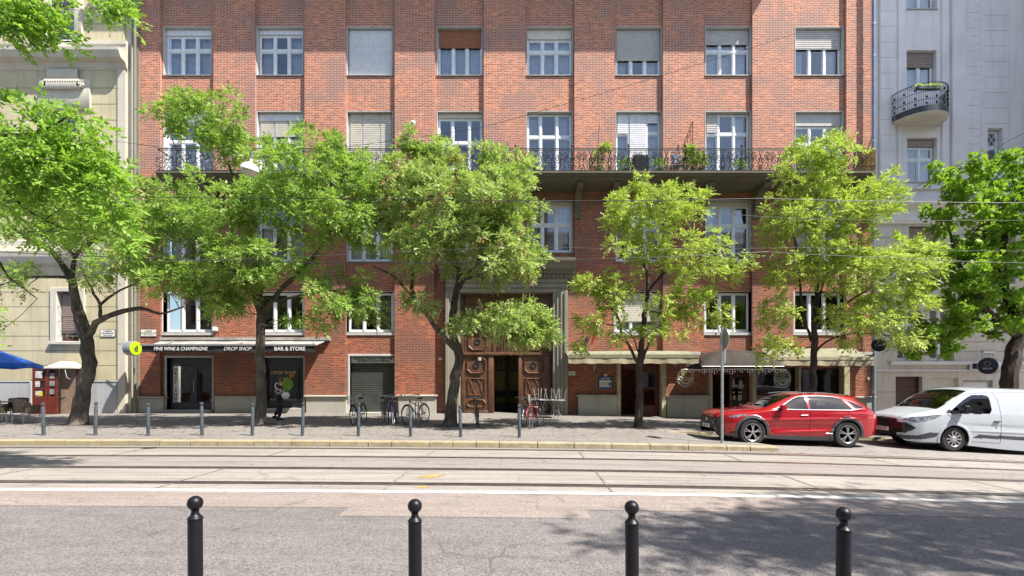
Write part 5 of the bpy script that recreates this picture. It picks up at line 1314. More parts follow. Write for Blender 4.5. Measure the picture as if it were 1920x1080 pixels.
# hanging red and dark decorations in the window next to it
# wall lantern, menu board, number plates, boxes
y=YF+.13
wl_=empty('wall_lantern',(PX(1113,y),y,PZ(690,y)),'small copper wall lantern on brick left of the blue menu board','lantern')
x=PX(1113,y); m=MB(); m.tube([(x,y,PZ(690,y)),(x,y-.16,PZ(686,y)),(x,y-.18,PZ(681,y))],.012,6); m.lathe([(.14,0),(.05,.07),(.015,.09)],(x,y-.2,PZ(684,y)),12); m.build('bracket_and_hood',plain('copper',(.30,.13,.08),.4,.4),wl_)
MB().lathe([(.045,-.22),(.075,0)],(x,y-.2,PZ(684,y)-.005),8).lathe([(.001,-.28),(.04,-.24),(.045,-.22)],(x,y-.2,PZ(684,y)-.01),8).build('lamp_glass',plain('amber_glass',(.35,.28,.18),.15),wl_)
mb_=empty('menu_board',(PX(1135,y),y,PZ(717,y)),'blue framed menu board hung on brick left of the restaurant door','menu board')
x0,x1,z0,z1=PX(1122,y),PX(1148,y),PZ(729,y),PZ(706,y)
MB().bbox(x0,x1,y-.07,y-.005,z0,z1,.02).build('frame',plain('board_blue',(.02,.10,.26),.4),mb_)
MB().box(x0+.04,x1-.07,y-.078,y-.071,z0+.08,z1-.17).build('paper',M['plate'],mb_)
MB().box(x1-.17,x1-.09,y-.083,y-.079,z0+.12,z0+.30).build('dark_box',M['boll'],mb_)
text('lettering','JEGKREM',.09,((x0+x1)/2,y-.08,z1-.09),M['txtw'],mb_,ext=.001,bold=.003)
for k in range(4): MB().box(x0+.06,x1-.22,y-.0815,y-.079,z0+.12+k*.055,z0+.135+k*.055).build('printed_line',M['txtk'],mb_)
def plate(name,label,cat,px,py,w_,h_,y,txts,frame='iron',face='plate',fr=.02,depth=.03,group=None):
    x=PX(px,y); z=PZ(py,y); e=empty(name,(x,y,z),label,cat,group)
    MB().bbox(x-w_/2,x+w_/2,y-depth,y-.002,z-h_/2,z+h_/2,.006).build('frame',M[frame],e)
    MB().box(x-w_/2+fr,x+w_/2-fr,y-depth-.004,y-depth-.001,z-h_/2+fr,z+h_/2-fr).build('face',M[face],e)
    for s,sz,dz,mt in txts: text('lettering',s,sz,(x,y-depth-.006,z+dz),M[mt],e,ext=.001,bold=.002)
    return e
plate('street_sign','enamel street name sign on the cream wall','street sign',203,625,.66,.32,YL,[('V. KERÜLET',.07,.085,'txtk'),('Honvéd tér',.11,-.0,'txtk'),('belváros - lipótváros',.045,-.09,'txtk')],group=None)
plate('street_sign','enamel street name sign on the brick pier above the black awning','street sign',279,624.5,.68,.30,YF,[('V. KERÜLET',.065,.08,'txtk'),('BALASSI BÁLINT utca',.075,.0,'txtk'),('belváros - lipótváros',.05,-.08,'txtk')],frame='sill',fr=.012)
plate('number_plate','small white number 21 plate on the left gate leaf','number plate',899.5,673,.15,.15,YB+.19,[('21',.12,0,'txtk')],fr=.008)
plate('house_sign','small cream number sign on the brick right of the gate','sign',1072,700,.30,.19,y,[('23',.12,0,'txtk')],frame='plate',fr=.01)
plate('number_plate','tiny white number plate above the blue menu board','number plate',1135.5,703.5,.13,.12,y,[('13',.09,0,'txtk')],frame='plate',fr=.006)
plate('intercom','small square door bell panel beside the yellow end post','intercom',1628,710,.11,.12,YF-.01+.13,[],frame='plate',fr=.02)
plate('warning_plate','small pale plate on the dark brick strip left of the gate','sign',825.5,673,.17,.10,y,[],frame='plate',fr=.01)
plate('ventilation_cover','left of two pale wall covers above the cream awning','wall cover',1267,638,.14,.13,y,[],frame='plate',fr=.03)
plate('ventilation_cover','right of two pale wall covers above the cream awning','wall cover',1285,638,.14,.13,y,[],frame='plate',fr=.03)
plate('ventilation_box','small white vent box right of the first low window','vent box',405,617,.17,.17,YF,[],frame='plate',fr=.03,depth=.14)
plate('shop_notice','white notice with red lettering above the round navy sign','notice',1854,659,.56,.16,YR,[('ELADÓ IRODA',.085,.03,'txtr')],frame='plate',fr=.005)
plate('shop_notice','white notice with black lettering above the round navy sign','notice',1854,667.5,.56,.10,YR,[('+36 30 921 4470',.07,.0,'txtk')],frame='plate',fr=.005)
plate('shop_sign','small grey square sign left of the round navy sign','sign',1822,687,.34,.34,YR,[('h',.28,-.01,'txtk')],frame='sill',fr=.02,depth=.08)
# round signs
def round_sign(name,label,px,py,rr,yc,thick,mface,mrim,axis='y',yaw=0,txt=()):
    x=PX(px,yc); z=PZ(py,yc); e=empty(name,(x,yc,z),label,'sign'); e.rotation_euler=(0,0,R(yaw))
    o=e.location.copy(); e.location=(0,0,0)
    MB().lathe([(rr-.005,0),(rr,.01),(rr,thick)],(0,0,0),32,'y').build('drum',M[mrim],e)
    MB().lathe([(rr-.025,-.004),(rr-.025,-.012)],(0,0,0),32,'y').build('face',M[mface],e)
    for fn in txt: fn(e)
    e.location=o; return e
lime=round_sign('round_sign','round lime green sign on a drum at the corner of the brick house',254.5,653,.31,21.2,.34,'lime','galv',yaw=80,
   txt=[lambda e:text('lettering','d',.34,(0,-.02,-.02),M['txtk'],e,bold=.012),lambda e:MB().tube([(0,.2,.2),(0,.5,.2),(.0,.9,.2)],.02,6).build('bracket',M['sill'],e)])
round_sign('round_sign','small round black hanging sign at the top of the drain pipe',1648,647,.27,20.9,.05,'navy','navy',yaw=-30,
   txt=[lambda e:text('lettering','Café',.17,(0,-.02,.0),plain('grey_lettering',(.3,.3,.34)),e,shear=.2),lambda e:MB().tube([(.0,.03,.2),(-.1,.8,.25),(-.1,1.3,.25)],.02,6).build('bracket',M['iron'],e)])
round_sign('round_sign','larger round navy drum sign on the grey house above the van',1852,686,.37,21.5,.28,'navy','galv',yaw=-64,
   txt=[lambda e:text('lettering','MAYA',.115,(0,-.02,-.12),M['txtw'],e),lambda e:MB().tube([(.10*math.cos(t),-.02,.09+.10*math.sin(t)) for t in np.linspace(0,6.28,9)],.008,4).build('emblem',plain('grey_emblem',(.35,.37,.42)),e),lambda e:MB().box(-.55,-.34,.1,.2,-.12,.12).build('side_box',M['navy'],e)])
# flags by the awning
fy=YF-.25; fx=PX(1108,fy)
fl=empty('flag',(fx,fy,PZ(657,fy)),'furled red, white and green flag on a short slanting pole','flag')
MB().tube([(fx-.25,YF,PZ(656,fy)),(fx+.20,fy-.25,PZ(600,fy))],.018,6).build('pole',M['woodd'],fl)
def cloth(pts,r,mat): MB().tube(pts,r,8).build('cloth',mat,fl)
gx=lambda a,b,o=0:(PX(a,fy)+o,fy-.15,PZ(b,fy))
cloth([gx(1120,602),gx(1118,615),gx(1113,632),gx(1108,648)],[.03,.05,.06,.03],plain('flag_red',(.32,.02,.02),.8))
cloth([gx(1120,608,.05),gx(1118,618,.06),gx(1116,632,.05)],[.02,.04,.02],plain('flag_white',(.6,.6,.58),.8))
cloth([gx(1118,615,.1),gx(1117,624,.09),gx(1115,634,.08)],[.02,.03,.015],plain('flag_green',(.02,.13,.05),.8))
cloth([gx(1105,630,-.1),gx(1103,642,-.12),gx(1100,656,-.14)],[.03,.08,.05],plain('flag_navy',(.015,.012,.03),.8))
# ---------------- kiosk-like porch, parasol, chairs at the left
yk=21.35
pr=empty('entrance_porch',(PX(100,yk),YL,0),'red brown glazed cellar porch with a small pale roof on the cream house','porch')
x0,x1=PX(60,yk),PX(143,yk); zf=gwalk(x0,yk); zt_=PZ(690,yk)
rd=plain('porch_red',(.13,.022,.012),.35,var=.2)
def leafdoor(xa,xb,y0,name):
    m=MB(); m.bbox(xa,xa+.09,y0,y0+.05,zf,zt_); m.bbox(xb-.09,xb,y0,y0+.05,zf,zt_); m.bbox(xa+.091,xb-.091,y0,y0+.05,zf,zf+.75)
    for zz in (zf+1.05,zf+1.42,zt_-.08): m.box(xa+.091,xb-.091,y0+.002,y0+.048,zz,zz+.07)
    return m.build(name,rd,pr)
q=leafdoor(x0,x0+.62,yk,'porch_door'); 
m=MB(); 
for zz,hh,ww in ((zf+.80,.2,.3),(zf+1.16,.25,.2),(zf+1.54,.3,.3)): m.box(x0+.14,x0+.14+ww,yk-.006,yk-.002,zz,zz+hh)
m.build('paper_notices',plain('notice_paper',(.55,.53,.52),.7,var=.25,scale=9),q); MB().box(x0+.30,x0+.46,yk-.012,yk-.008,zf+.78,zf+.95).build('yellow_notice',plain('yellow_notice',(.75,.55,.02),.6),q)
MB().box(x0+.04,x0+.58,yk+.02,yk+.03,zf+.76,zt_-.05).build('pane',M['dark'],q)
q=leafdoor(x0+.64,x0+1.05,yk+.02,'porch_door'); m=MB()
for zz in (.85,1.2,1.52): m.box(x0+.74,x0+.95,yk+.012,yk+.018,zf+zz,zf+zz+.22)
m.build('paper_notices',plain('grey_notice',(.25,.25,.26),.7,var=.4,scale=9),q); MB().box(x0+.7,x0+.99,yk+.04,yk+.05,zf+.76,zt_-.05).build('pane',M['dark'],q)
MB().box(PX(106,yk),PX(134,yk),yk+.20,yk+.24,zf,zt_).build('side_panel',plain('tan_panel',(.24,.17,.12),.7),pr)
MB().box(PX(134.5,yk),PX(143,yk),yk+.2,YL-.02,zf,zt_).build('side_wall',plain('porch_dark',(.05,.02,.015),.6),pr)
xr0,xr1=PX(85,yk),PX(143,yk); m=MB(); zr=zt_+.02
m.add([(xr0,yk-.1,zr),(xr1,yk-.1,zr),(xr1,YL-.05,zr),(xr0,YL-.05,zr),(xr0+.25,YL-.15,PZ(676,yk)),(xr1-.5,YL-.15,PZ(677,yk)),(xr1-.5,YL-.05,PZ(677,yk)),(xr0+.25,YL-.05,PZ(676,yk)),(xr0,yk-.1,zr-.05),(xr1,yk-.1,zr-.05),(xr1,YL-.05,zr-.05),(xr0,YL-.05,zr-.05)],
      [(0,1,5,4),(1,2,6,5),(3,0,4,7),(4,5,6,7),(8,9,1,0),(9,10,2,1),(11,8,0,3),(8,11,10,9)]); m.build('roof',plain('pale_felt_roof',(.42,.38,.32),.8,var=.15,scale=3),pr)
MB().tube([(PX(124,yk),yk-.06,PZ(692,yk)),(PX(130,yk),yk-.12,PZ(708,yk)),(PX(134,yk),yk-.06,PZ(711,yk))],.018,6).build('roof_stay',M['galv'],pr)
# blue parasol
yp=18.6; ax,az=PX(-85,yp),PZ(628,yp)
ps=empty('parasol',(ax,yp,gwalk(ax,yp)),'blue parasol with red and white stripes over the wicker chairs','parasol')
rim=[]; nr=8; Rr=PX(48,yp)-ax
V=[(ax,yp,az)]; n=48
for k in range(n):
    t=2*math.pi*k/n; seg=(k%6)/6; sg=math.cos(math.pi/8)/math.cos((t%(math.pi/4))-math.pi/8)
    V.append((ax+Rr*sg*math.cos(t)*.98,yp+Rr*sg*math.sin(t)*.85,PZ(683,yp)+.05*math.sin((t%(math.pi/4))/(math.pi/4)*math.pi)))
for k in range(n): V.append((V[1+k][0],V[1+k][1],V[1+k][2]-.14))
F_=[(0,1+k,1+(k+1)%n) for k in range(n)]+[(1+k,1+n+k,1+n+(k+1)%n,1+(k+1)%n) for k in range(n)]
m=MB(); m.add(V,[f for f in F_ if len(f)==3]); m.f+= [f for f in F_ if len(f)==4]; m.sm+=[False]*n; m.build('canopy',M['blue'],ps)
for k,(mt,o) in enumerate(((plain('parasol_white',(.7,.7,.72)),0),(plain('parasol_red',(.45,.03,.05)),.13),(M['txtw'],.26))):
    pts=[];
    A=Vector((ax,yp,az)); 
    def on(u,vv):                            # point on the front panel
        b=Vector((ax+Rr*u,yp-Rr*.80*math.sqrt(max(0,1-u*u)),PZ(683,yp)+.03)); return A.lerp(b,vv)+Vector((0,-.015,.02))
    L=[on(.40+.04*t+o*.35,.50+.40*t) for t in np.linspace(0,1,9)]; W2=[on(.40+.04*t+o*.35+.045,.50+.40*t) for t in np.linspace(0,1,9)]
    MB().add(L+W2,[(i,i+1,10+i,9+i) for i in range(8)]).build('stripe',mt,ps,fixn=False)
MB().tube([(ax,yp,gwalk(ax,yp)),(ax,yp,az+.1)],.03,10).build('pole',M['woodd'],ps)
# wicker chairs and table
wk=plain('brown_wicker',(.105,.082,.058),.7,var=.35,scale=30,bmp=.5)
def wicker():
    r=empty('wicker_chair',(0,0,0),None,'chair','brown wicker café chairs')
    MB().bbox(-.26,.26,-.25,.25,.40,.46,.02).build('seat',wk,r)
    m=MB(); 
    V=[];n=14
    for i in range(n+1):
        t=i/n; x=-.29+.58*t; y=.27-.10*(abs(2*t-1))**3*1.6
        for z,o in ((.40,0),(.62,.02),(.80,.05),(.86,.06)): V.append((x*(1+.06*(z-.4)),y+o,z-.03*abs(2*t-1)**2*(z>.7)))
    F_=[(i*4+j,(i+1)*4+j,(i+1)*4+j+1,i*4+j+1) for i in range(n) for j in range(3)]; nv=len(V); V2=[(a,b+.03,c) for a,b,c in V]
    rim_=[(i*4+3,(i+1)*4+3,nv+(i+1)*4+3,nv+i*4+3) for i in range(n)]+[(j,j+1,nv+j+1,nv+j) for j in range(3)]+[(n*4+j,n*4+j+1,nv+n*4+j+1,nv+n*4+j) for j in range(3)]
    m.add(V+V2,F_+[tuple(q+nv for q in f) for f in F_]+rim_,True); m.build('backrest',wk,r)
    for s in (-1,1):
        MB().bbox(s*.30-.03,s*.30+.03,-.22,.26,.60,.64,.01).bbox(s*.30-.015,s*.30+.015,-.20,.24,.36,.598,.005).build('armrest',wk,r)
        for yy in (-.22,.24): MB().tube([(s*.26,yy,.40),(s*.28,yy*1.08,0)],.018,6).build('leg',M['galv'],r)
    return r
w0=wicker(); sp_=[(PX(50,17.6),17.6,165,'wicker chair nearest the first kerb bollard, its back to the street'),(PX(30,18.3),18.3,20,'wicker chair farther back, half hidden behind the front one'),(PX(-14,17.5),17.5,200,'wicker chair cut by the left edge of the picture')]
for k,(x,yy,rot,lab) in enumerate(sp_):
    c=w0 if k==0 else copy_tree(w0); c.location=(x,yy,gwalk(x,yy)); c.rotation_euler=(0,0,R(rot)); c['label']=lab
x=PX(-5,18.1); t=empty('cafe_table',(x,18.1,gwalk(x,18.1)),'low café table with a light top among the wicker chairs','table'); z=gwalk(x,18.1)
MB().bbox(x-.42,x+.42,17.72,18.48,z+.70,z+.735,.01).build('tabletop',plain('table_top',(.28,.20,.16),.4),t); MB().lathe([(.25,0),(.25,.02),(.035,.04),(.035,.69)],(x,18.1,z),12).build('pedestal',M['iron'],t)
# ---------------- wrought iron tables with chairs turned up on them
im=plain('grey_wrought_iron',(.30,.30,.30),.45,.3,var=.2)
def itable():
    r=empty('garden_table',(0,0,0),None,'table','wrought iron café tables by the gate')
    m=MB(); m.lathe([(.40,.70),(.42,.71),(.42,.73),(.001,.732)],(0,0,0),20); m.build('tabletop',im,r)
    m=MB(); 
    for k in range(4):
        a=k*math.pi/2+.6; c,s=math.cos(a),math.sin(a); MB().tube([(c*.30,s*.30,.70),(c*.12,s*.12,.45),(c*.16,s*.16,.2),(c*.33,s*.33,0)],.017,5).build('leg',im,r)
    MB().lathe([(.17,.34),(.18,.35),(.17,.36)],(0,0,0),16).build('stretcher_ring',im,r); return r
def ichair():
    r=empty('garden_chair',(0,0,0),None,'chair','wrought iron chairs piled on the café tables')
    MB().lathe([(.19,.44),(.20,.45),(.19,.465)],(0,0,0),16).build('seat',im,r)
    m=MB(); m.tube([(-.18,.12,.46),(-.20,.2,.7),(-.12,.24,.88),(0,.25,.93),(.12,.24,.88),(.20,.2,.7),(.18,.12,.46)],.019,5); m.tube([(-.08,.19,.46),(-.06,.23,.7),(0,.25,.92)],.013,4); m.tube([(.08,.19,.46),(.06,.23,.7),(0,.25,.92)],.013,4); m.build('backrest',im,r)
    for sx in (-1,1):
        for sy in (-1,1): MB().tube([(sx*.14,sy*.13,.45),(sx*.15,sy*.15,.25),(sx*.20,sy*.2,0)],.017,5).build('leg',im,r)
    return r
t0=itable(); c0=ichair(); yt=20.5
for k,(px,dy,lab) in enumerate(((1014,.2,'wrought iron café table nearest the gate opening'),(1041,0,'wrought iron café table nearest the brick corner'))):
    t=t0 if k==0 else copy_tree(t0); x=PX(px,yt+dy); t.location=(x,yt+dy,gwalk(x,yt+dy)); t['label']=lab; t.rotation_euler=(0,0,k*.5)
for k,(px,dy,rz_,up,lab) in enumerate(((1012,.2,.5,1,'upturned iron chair on the table nearest the gate opening'),(1034,.05,2.3,1,'upturned iron chair on the left of the table by the brick corner'),(1050,-.1,4.0,1,'upturned iron chair on the right of the table by the brick corner'),(1003,-.1,1.2,0,'iron chair standing on the pavement under the table by the gate'))):
    c=c0 if k==0 else copy_tree(c0); x=PX(px,yt+dy); z=gwalk(x,yt)
    c.location=(x,yt+dy,z+(.73+.465 if up else 0)); c.rotation_euler=(R(180) if up else 0,0,rz_); c['label']=lab
# ---------------- bicycles
def bike(fm, name='bicycle', steer=0.0, rim='galv', extra=None):
    r=empty(name,(0,0,0),None,'bicycle','parked bicycles')
    mf=fm; Rw=.335; wb=1.03
    for k,xx in enumerate((0,wb)):
        m=MB(); n=30
        m.tube([(xx+Rw*math.cos(t),0,Rw+Rw*math.sin(t)) for t in np.linspace(0,2*math.pi,n)],.017,6,False); w_=m.build('wheel',M['iron'],r)
        m=MB(); m.tube([(xx+(Rw-.022)*math.cos(t),0,Rw+(Rw-.022)*math.sin(t)) for t in np.linspace(0,2*math.pi,n)],.009,5,False); m.build('rim',M[rim],w_)
        m=MB()
        for q in range(18):
            t=q*math.pi/9+.1; m.tube([(xx,.02*(-1)**q,Rw),(xx+(Rw-.025)*math.cos(t),0,Rw+(Rw-.025)*math.sin(t))],.0022,3,False)
        m.lathe([(.02,-.045),(.02,.045)],(xx,0,Rw),8,'y'); m.build('spokes',M['steel'],w_)
        m=MB(); m.tube([(xx+(Rw+.03)*math.cos(t),0,Rw+(Rw+.03)*math.sin(t)) for t in np.linspace(.5 if k==0 else .3,2.9 if k==0 else 2.6,12)],.014,4); m.build('mudguard',mf,r)
    f=MB(); hd=(.19,0,.80); hb=(.155,0,.70); bbk=(.60,0,.29); st=(.72,0,.76); 
    for a,b,rr in ((hd,(.69,0,.62),.016),(hb,bbk,.019),(bbk,st,.016),(bbk,(wb,.04,Rw),.010),(bbk,(wb,-.04,Rw),.010),((.70,0,.66),(wb,.04,Rw),.009),((.70,0,.66),(wb,-.04,Rw),.009),(hb,(.20,0,.90),.017)): f.tube([a,b],rr,7)
    f.build('frame',mf,r)
    m=MB(); m.tube([(.14,0,.66),(.10,.045,.55),(0,.045,Rw)],.012,6); m.tube([(.14,0,.66),(.10,-.045,.55),(0,-.045,Rw)],.012,6); m.build('fork',mf,r)
    m=MB(); m.tube([(.20,0,.88),(.21,0,.98),(.17,0,1.0)],.013,6); m.tube([(.34,-.30,1.01),(.24,-.26,1.02),(.17,-.10,1.0),(.17,.10,1.0),(.24,.26,1.02),(.34,.30,1.01)],.011,6); m.build('handlebar',M['steel'],r)
    MB().tube([(.36,-.30,1.01),(.25,-.27,1.02)],.018,6).tube([(.36,.30,1.01),(.25,.27,1.02)],.018,6).build('grip',M['iron'],r)
    MB().tube([st,(.74,0,.88)],.013,6).build('seat_post',M['steel'],r)
    m=MB(); m.add([(.60,0,.90),(.70,-.05,.905),(.86,-.085,.92),(.90,0,.925),(.86,.085,.92),(.70,.05,.905),(.60,0,.87),(.70,-.04,.87),(.86,-.07,.86),(.90,0,.87),(.86,.07,.86),(.70,.04,.87)],[(0,1,2,3,4,5),(11,10,9,8,7,6)]+[(i,(i+1)%6,6+(i+1)%6,6+i) for i in range(6)],True); m.build('saddle',M['black'],r)
    m=MB(); m.lathe([(.09,-.01),(.09,.01)],(.60,-.05,.29),14,'y'); m.tube([(.60,-.06,.29),(.67,-.06,.14)],.009,5); m.tube([(.60,.06,.29),(.53,.06,.44)],.009,5); m.box(.63,.71,-.14,-.06,.125,.15); m.box(.49,.57,.06,.14,.43,.455); m.build('crank',M['steel'],r)
    m=MB(); m.tube([(wb-.32,-.06,.74),(wb+.12,-.06,.74)],.007,4); m.tube([(wb-.32,.06,.74),(wb+.12,.06,.74)],.007,4); m.tube([(wb+.05,-.06,.74),(wb,-.05,Rw)],.006,4); m.tube([(wb+.05,.06,.74),(wb,.05,Rw)],.006,4)
    for q in (0,.15,.3,.44): m.box(wb-.32+q,wb-.31+q,-.06,.06,.736,.744)
    m.build('rear_rack',M['iron'],r)
    m=MB(); m.tube([(.62,.03,.29),(.72,.20,.0)],.008,4); m.build('kick_stand',M['steel'],r)
    return r
bk=[('black city bicycle with a basket before the roller shutter',664,17.1,88,plain('bike_black',(.02,.02,.025),.35),'iron'),
    ('blue bicycle seen from the front before the plinth',738,16.9,95,plain('bike_blue',(.03,.035,.16),.3),'galv'),
    ('black bicycle with raised handlebar leaning behind the blue one',765,17.4,66,plain('bike_dark',(.015,.015,.018),.35),'iron'),
    ('grey bicycle behind the plinth, its rear wheel toward the tree',727,17.5,112,plain('bike_grey',(.05,.05,.05),.35),'galv'),
    ('dark bicycle seen end on in front of the left gate leaf',897,16.7,97,plain('bike_end',(.02,.022,.03),.35),'iron'),
    ('dark bicycle half hidden between the grey post and the red bicycle',982,17.1,80,plain('bike_navy',(.03,.035,.05),.35),'galv'),
    ('red and white bicycle at the right of the gate opening',995,16.4,68,plain('bike_red',(.32,.02,.035),.3),'galv')]
for lab,px,yy,rot,mt,rm in bk:
    b=bike(mt,rim=rm); x=PX(px,yy); b.location=(x,yy,gwalk(x,yy)-.004); b.rotation_euler=(R(-4),0,R(rot)); b['label']=lab
    if 'basket' in lab:
        m=MB(); 
        for k in range(16):
            t=2*math.pi*k/16; m.tube([(-.02+.12*math.cos(t),.15*math.sin(t),.74),(-.02+.16*math.cos(t),.2*math.sin(t),.98)],.004,3,False)
        for z,s in ((.74,.75),(.82,.85),(.9,.93),(.98,1)): m.tube([(-.02+.16*s*math.cos(t),.2*s*math.sin(t),z) for t in np.linspace(0,2*math.pi,17)],.006,4,False)
        o=m.build('basket',M['galv'],None); o.parent=b
# clear plastic sack look: none. low bike stands
for k,px in enumerate((735,785)):
    x=PX(px,17.9); z=gwalk(x,17.9); s=empty('bicycle_stand',(x,17.9,z),('left' if k==0 else 'right')+' of two low hoop stands between the bicycles at the plinth','bicycle stand','low bicycle hoop stands')
    MB().tube([(x-.12,17.9,z),(x-.12,17.9,z+.72),(x-.06,17.9,z+.80),(x+.06,17.9,z+.80),(x+.12,17.9,z+.72),(x+.12,17.9,z)],.018,7).build('hoop',M['sill'],s)
# ---------------- overhead wires and the hanging street lamp
M['wirep']=plain('pale_wire',(.09,.085,.08),.7)
def wire(label,pts,r_=.009,name='overhead_wire'):
    out=[]
    for i in range(len(pts)-1):
        a,b=Vector(pts[i]),Vector(pts[i+1])
        for t in np.linspace(0,1,12,endpoint=False): out.append(a.lerp(b,t)-Vector((0,0,.25*4*t*(1-t)*min(1,(b-a).length/40))))
    out.append(Vector(pts[-1])); m=MB(); m.tube(out,r_*.72,5)
    tag(m.build(name,M['iron'] if 'dark' in label else M['wirep'],None),label,'wire','overhead tram wires')
wire('dark upper contact wire in front of the middle balcony',[P(-300,352,10.2),P(700,372,10.2),P(1430,372,10.2),P(2200,378,10.2)],.010)
wire('thick dark feeder cable through the middle of the tree crowns',[P(-300,455,13.0),P(650,494,13),P(960,489,13),P(1440,472,13)],.013)
wire('thick pale cable running right from the bright ash tree',[P(1440,472,13),P(1650,482,13),P(1920,493,13),P(2300,500,13)],.012)
wire('thin pale wire across the right half below the balcony',[P(1300,394,11.5),P(1440,407,11.5),P(1920,413,11.5),P(2300,415,11.5)],.007)
wire('thin wire in front of the third floor windows',[P(-300,500,12),P(960,462,12),P(1500,464,12),P(2200,468,12)],.006)
wire('slanting dark span wire at the upper right',[P(1640,386,14),P(1700,358,14),P(1920,250,13),P(2100,165,12)],.010)
lx_,ly_,lz_=P(468,318,10.6)
wire('cross wire carrying the hanging street lamp, dark',[P(120,250,10.6),P(468,296,10.6),P(900,240,10.6),P(1500,60,10.6)],.006)
ml=empty('street_lamp',(lx_,ly_,lz_),'white dome street lamp hanging on a wire among the leaves','street lamp')
cap_=[(.03,.22),(.035,.15),(.08,.13),(.14,.10),(.175,.04),(.185,0),(.18,-.01)]
o=MB().lathe(cap_,(0,0,0),24).build('shade',M['white'],None); g_=MB().lathe([(.175,-.005),(.165,-.05),(.12,-.10),(.06,-.13),(.001,-.14)],(0,0,0),24).build('glass_bowl',plain('milky_bowl',(.42,.42,.32),.2),None)
h_=MB().tube([(0,0,.2),(.01,0,.3),(-.01,0,.36)],.02,6).build('hanger',M['galv'],None); 
for q in (o,g_,h_): q.parent=ml
ml.rotation_euler=(R(8),R(14),0)
# ---------------- things on the long balcony
def bush(name,label,cat,x,y,z,r_,n,mat,seed,pot=True,hz=1.0,kind='ash'):
    e=empty(name,(x,y,z),label,cat,'plants on the long balcony'); rg=np.random.default_rng(seed)
    if pot: MB().lathe([(.10,0),(.14,.22),(.15,.22)],(x,y,z),12).build('pot',M['pot'],e)
    c=np.array([x,y,z+.25+r_*hz*.8]); v=rg.normal(size=(n,3)); v/=np.linalg.norm(v,axis=1,keepdims=True); v*=rg.uniform(.2,1,(n,1)); p=c+v*np.array([r_,r_*.6,r_*hz])
    V,Fq=leaf_cloud(p,v+np.array([0,0,.3]),kind,rg,.6); npmesh('foliage',V,Fq,mat,e)
    MB().tube([(x,y,z+.2),tuple(c)],.012,5).build('stem',M['barkd'],e)
yb_=21.15
bush('potted_plant','leafy potted plant against the railing left of the sixth balcony door','plant',PX(1120,yb_),yb_,BZ,.26,150,M['leaf_m'],1,hz=1.9)
bush('potted_plant','small bright round plant standing on the railing beside the leafy one','plant',PX(1136,20.85),20.85,BZ+.72,.19,120,M['leaf_y'],2,pot=False,hz=.4)
bush('potted_plant','bushy dark potted plant behind the railing between the doors','plant',PX(1298,yb_),yb_,BZ,.42,260,M['leaf_m'],3,hz=1.1)
bush('potted_plant','yellow green flat plant on top of the railing between the doors','plant',PX(1293,20.85),20.85,BZ+.66,.20,120,M['leaf_y'],4,pot=False,hz=.35)
bush('potted_plant','small tree like plant left of the fifth balcony door','plant',PX(950,yb_),yb_,BZ,.2,110,M['leaf_a'],5,hz=2.6)
bush('potted_plant','dark plant before the third balcony door','plant',PX(727,yb_),yb_,BZ,.25,140,M['leaf_m'],6,hz=1.2)
bush('potted_plant','dark shrub in a pot before the pier left of the seventh balcony door','plant',PX(1312,yb_),yb_,BZ,.34,180,M['leaf_m'],12,hz=1.0)
bush('potted_plant','low trailing plant behind the railing below the sixth door','plant',PX(1172,yb_),yb_,BZ,.26,120,M['leaf_a'],13,hz=.9)
bush('potted_plant','low green plant behind the railing right of the black cabinet','plant',PX(1236,yb_),yb_,BZ,.26,120,M['leaf_a'],14,hz=.9)
bush('potted_plant','low plant behind the railing left of the fifth door','plant',PX(972,yb_),yb_,BZ,.22,90,M['leaf_m'],15,hz=.9)
bush('potted_plant','small plant behind the railing below the seventh door','plant',PX(1386,yb_),yb_,BZ,.24,90,M['leaf_m'],16,hz=.9)
x=PX(1200,21.5); c=empty('balcony_cabinet',(x,21.5,BZ),'black cabinet before the sixth balcony door','cabinet'); MB().bbox(x-.31,x+.31,21.3,21.75,BZ+.003,BZ+.93,.02).build('body',M['black'],c); MB().box(x-.29,x-.01,21.285,21.298,BZ+.05,BZ+.88).box(x+.01,x+.29,21.285,21.298,BZ+.05,BZ+.88).build('door',M['boll'],c)
x=PX(1266,21.5); c=empty('balcony_chair',(x,21.5,BZ),'pale lilac cushioned chair on the balcony beside the folding lattice','chair'); cc=plain('lilac_cushion',(.30,.29,.42),.8)
MB().bbox(x-.2,x+.2,21.3,21.7,BZ+.45,BZ+.52,.02).build('seat',cc,c); MB().bbox(x-.2,x+.2,21.28,21.33,BZ+.55,BZ+.95,.02).build('cushion',cc,c)
m=MB()
for s in (-.18,.18): m.tube([(x+s,21.66,BZ),(x+s,21.7,BZ+1.25)],.012,5); m.tube([(x+s,21.32,BZ),(x+s,21.32,BZ+.5)],.012,5)
m.build('frame',M['white'],c)
# folding lattice screen
xl0,xl1=PX(1282,21.8),PX(1300,21.8); f=empty('folding_lattice',(xl0,21.8,BZ),'brown wooden lattice panel leaning on the balcony wall','lattice'); m=MB(); lt=plain('lattice_wood',(.14,.05,.03),.7)
za,zb_2=PZ(275,21.9),PZ(228,21.9)
m.tube([(xl1,21.9,BZ),(xl1,21.9,zb_2)],.02,4); m.tube([(xl0,21.9,BZ),(xl0,21.9,za)],.02,4); m.tube([(xl0,21.9,za),(xl1,21.9,zb_2)],.02,4)
for k in range(6):
    t=k/6; m.tube([(xl0,21.9,BZ+.1+t*(za-BZ)),(xl1,21.9,BZ+.5+t*(zb_2-BZ-.4))],.012,4)
for k in range(1,4):
    t=k/4; m.tube([(xl0+(xl1-xl0)*t,21.9,BZ),(xl0+(xl1-xl0)*t,21.9,za+(zb_2-za)*t)],.012,4)
m.build('slats',lt,f)
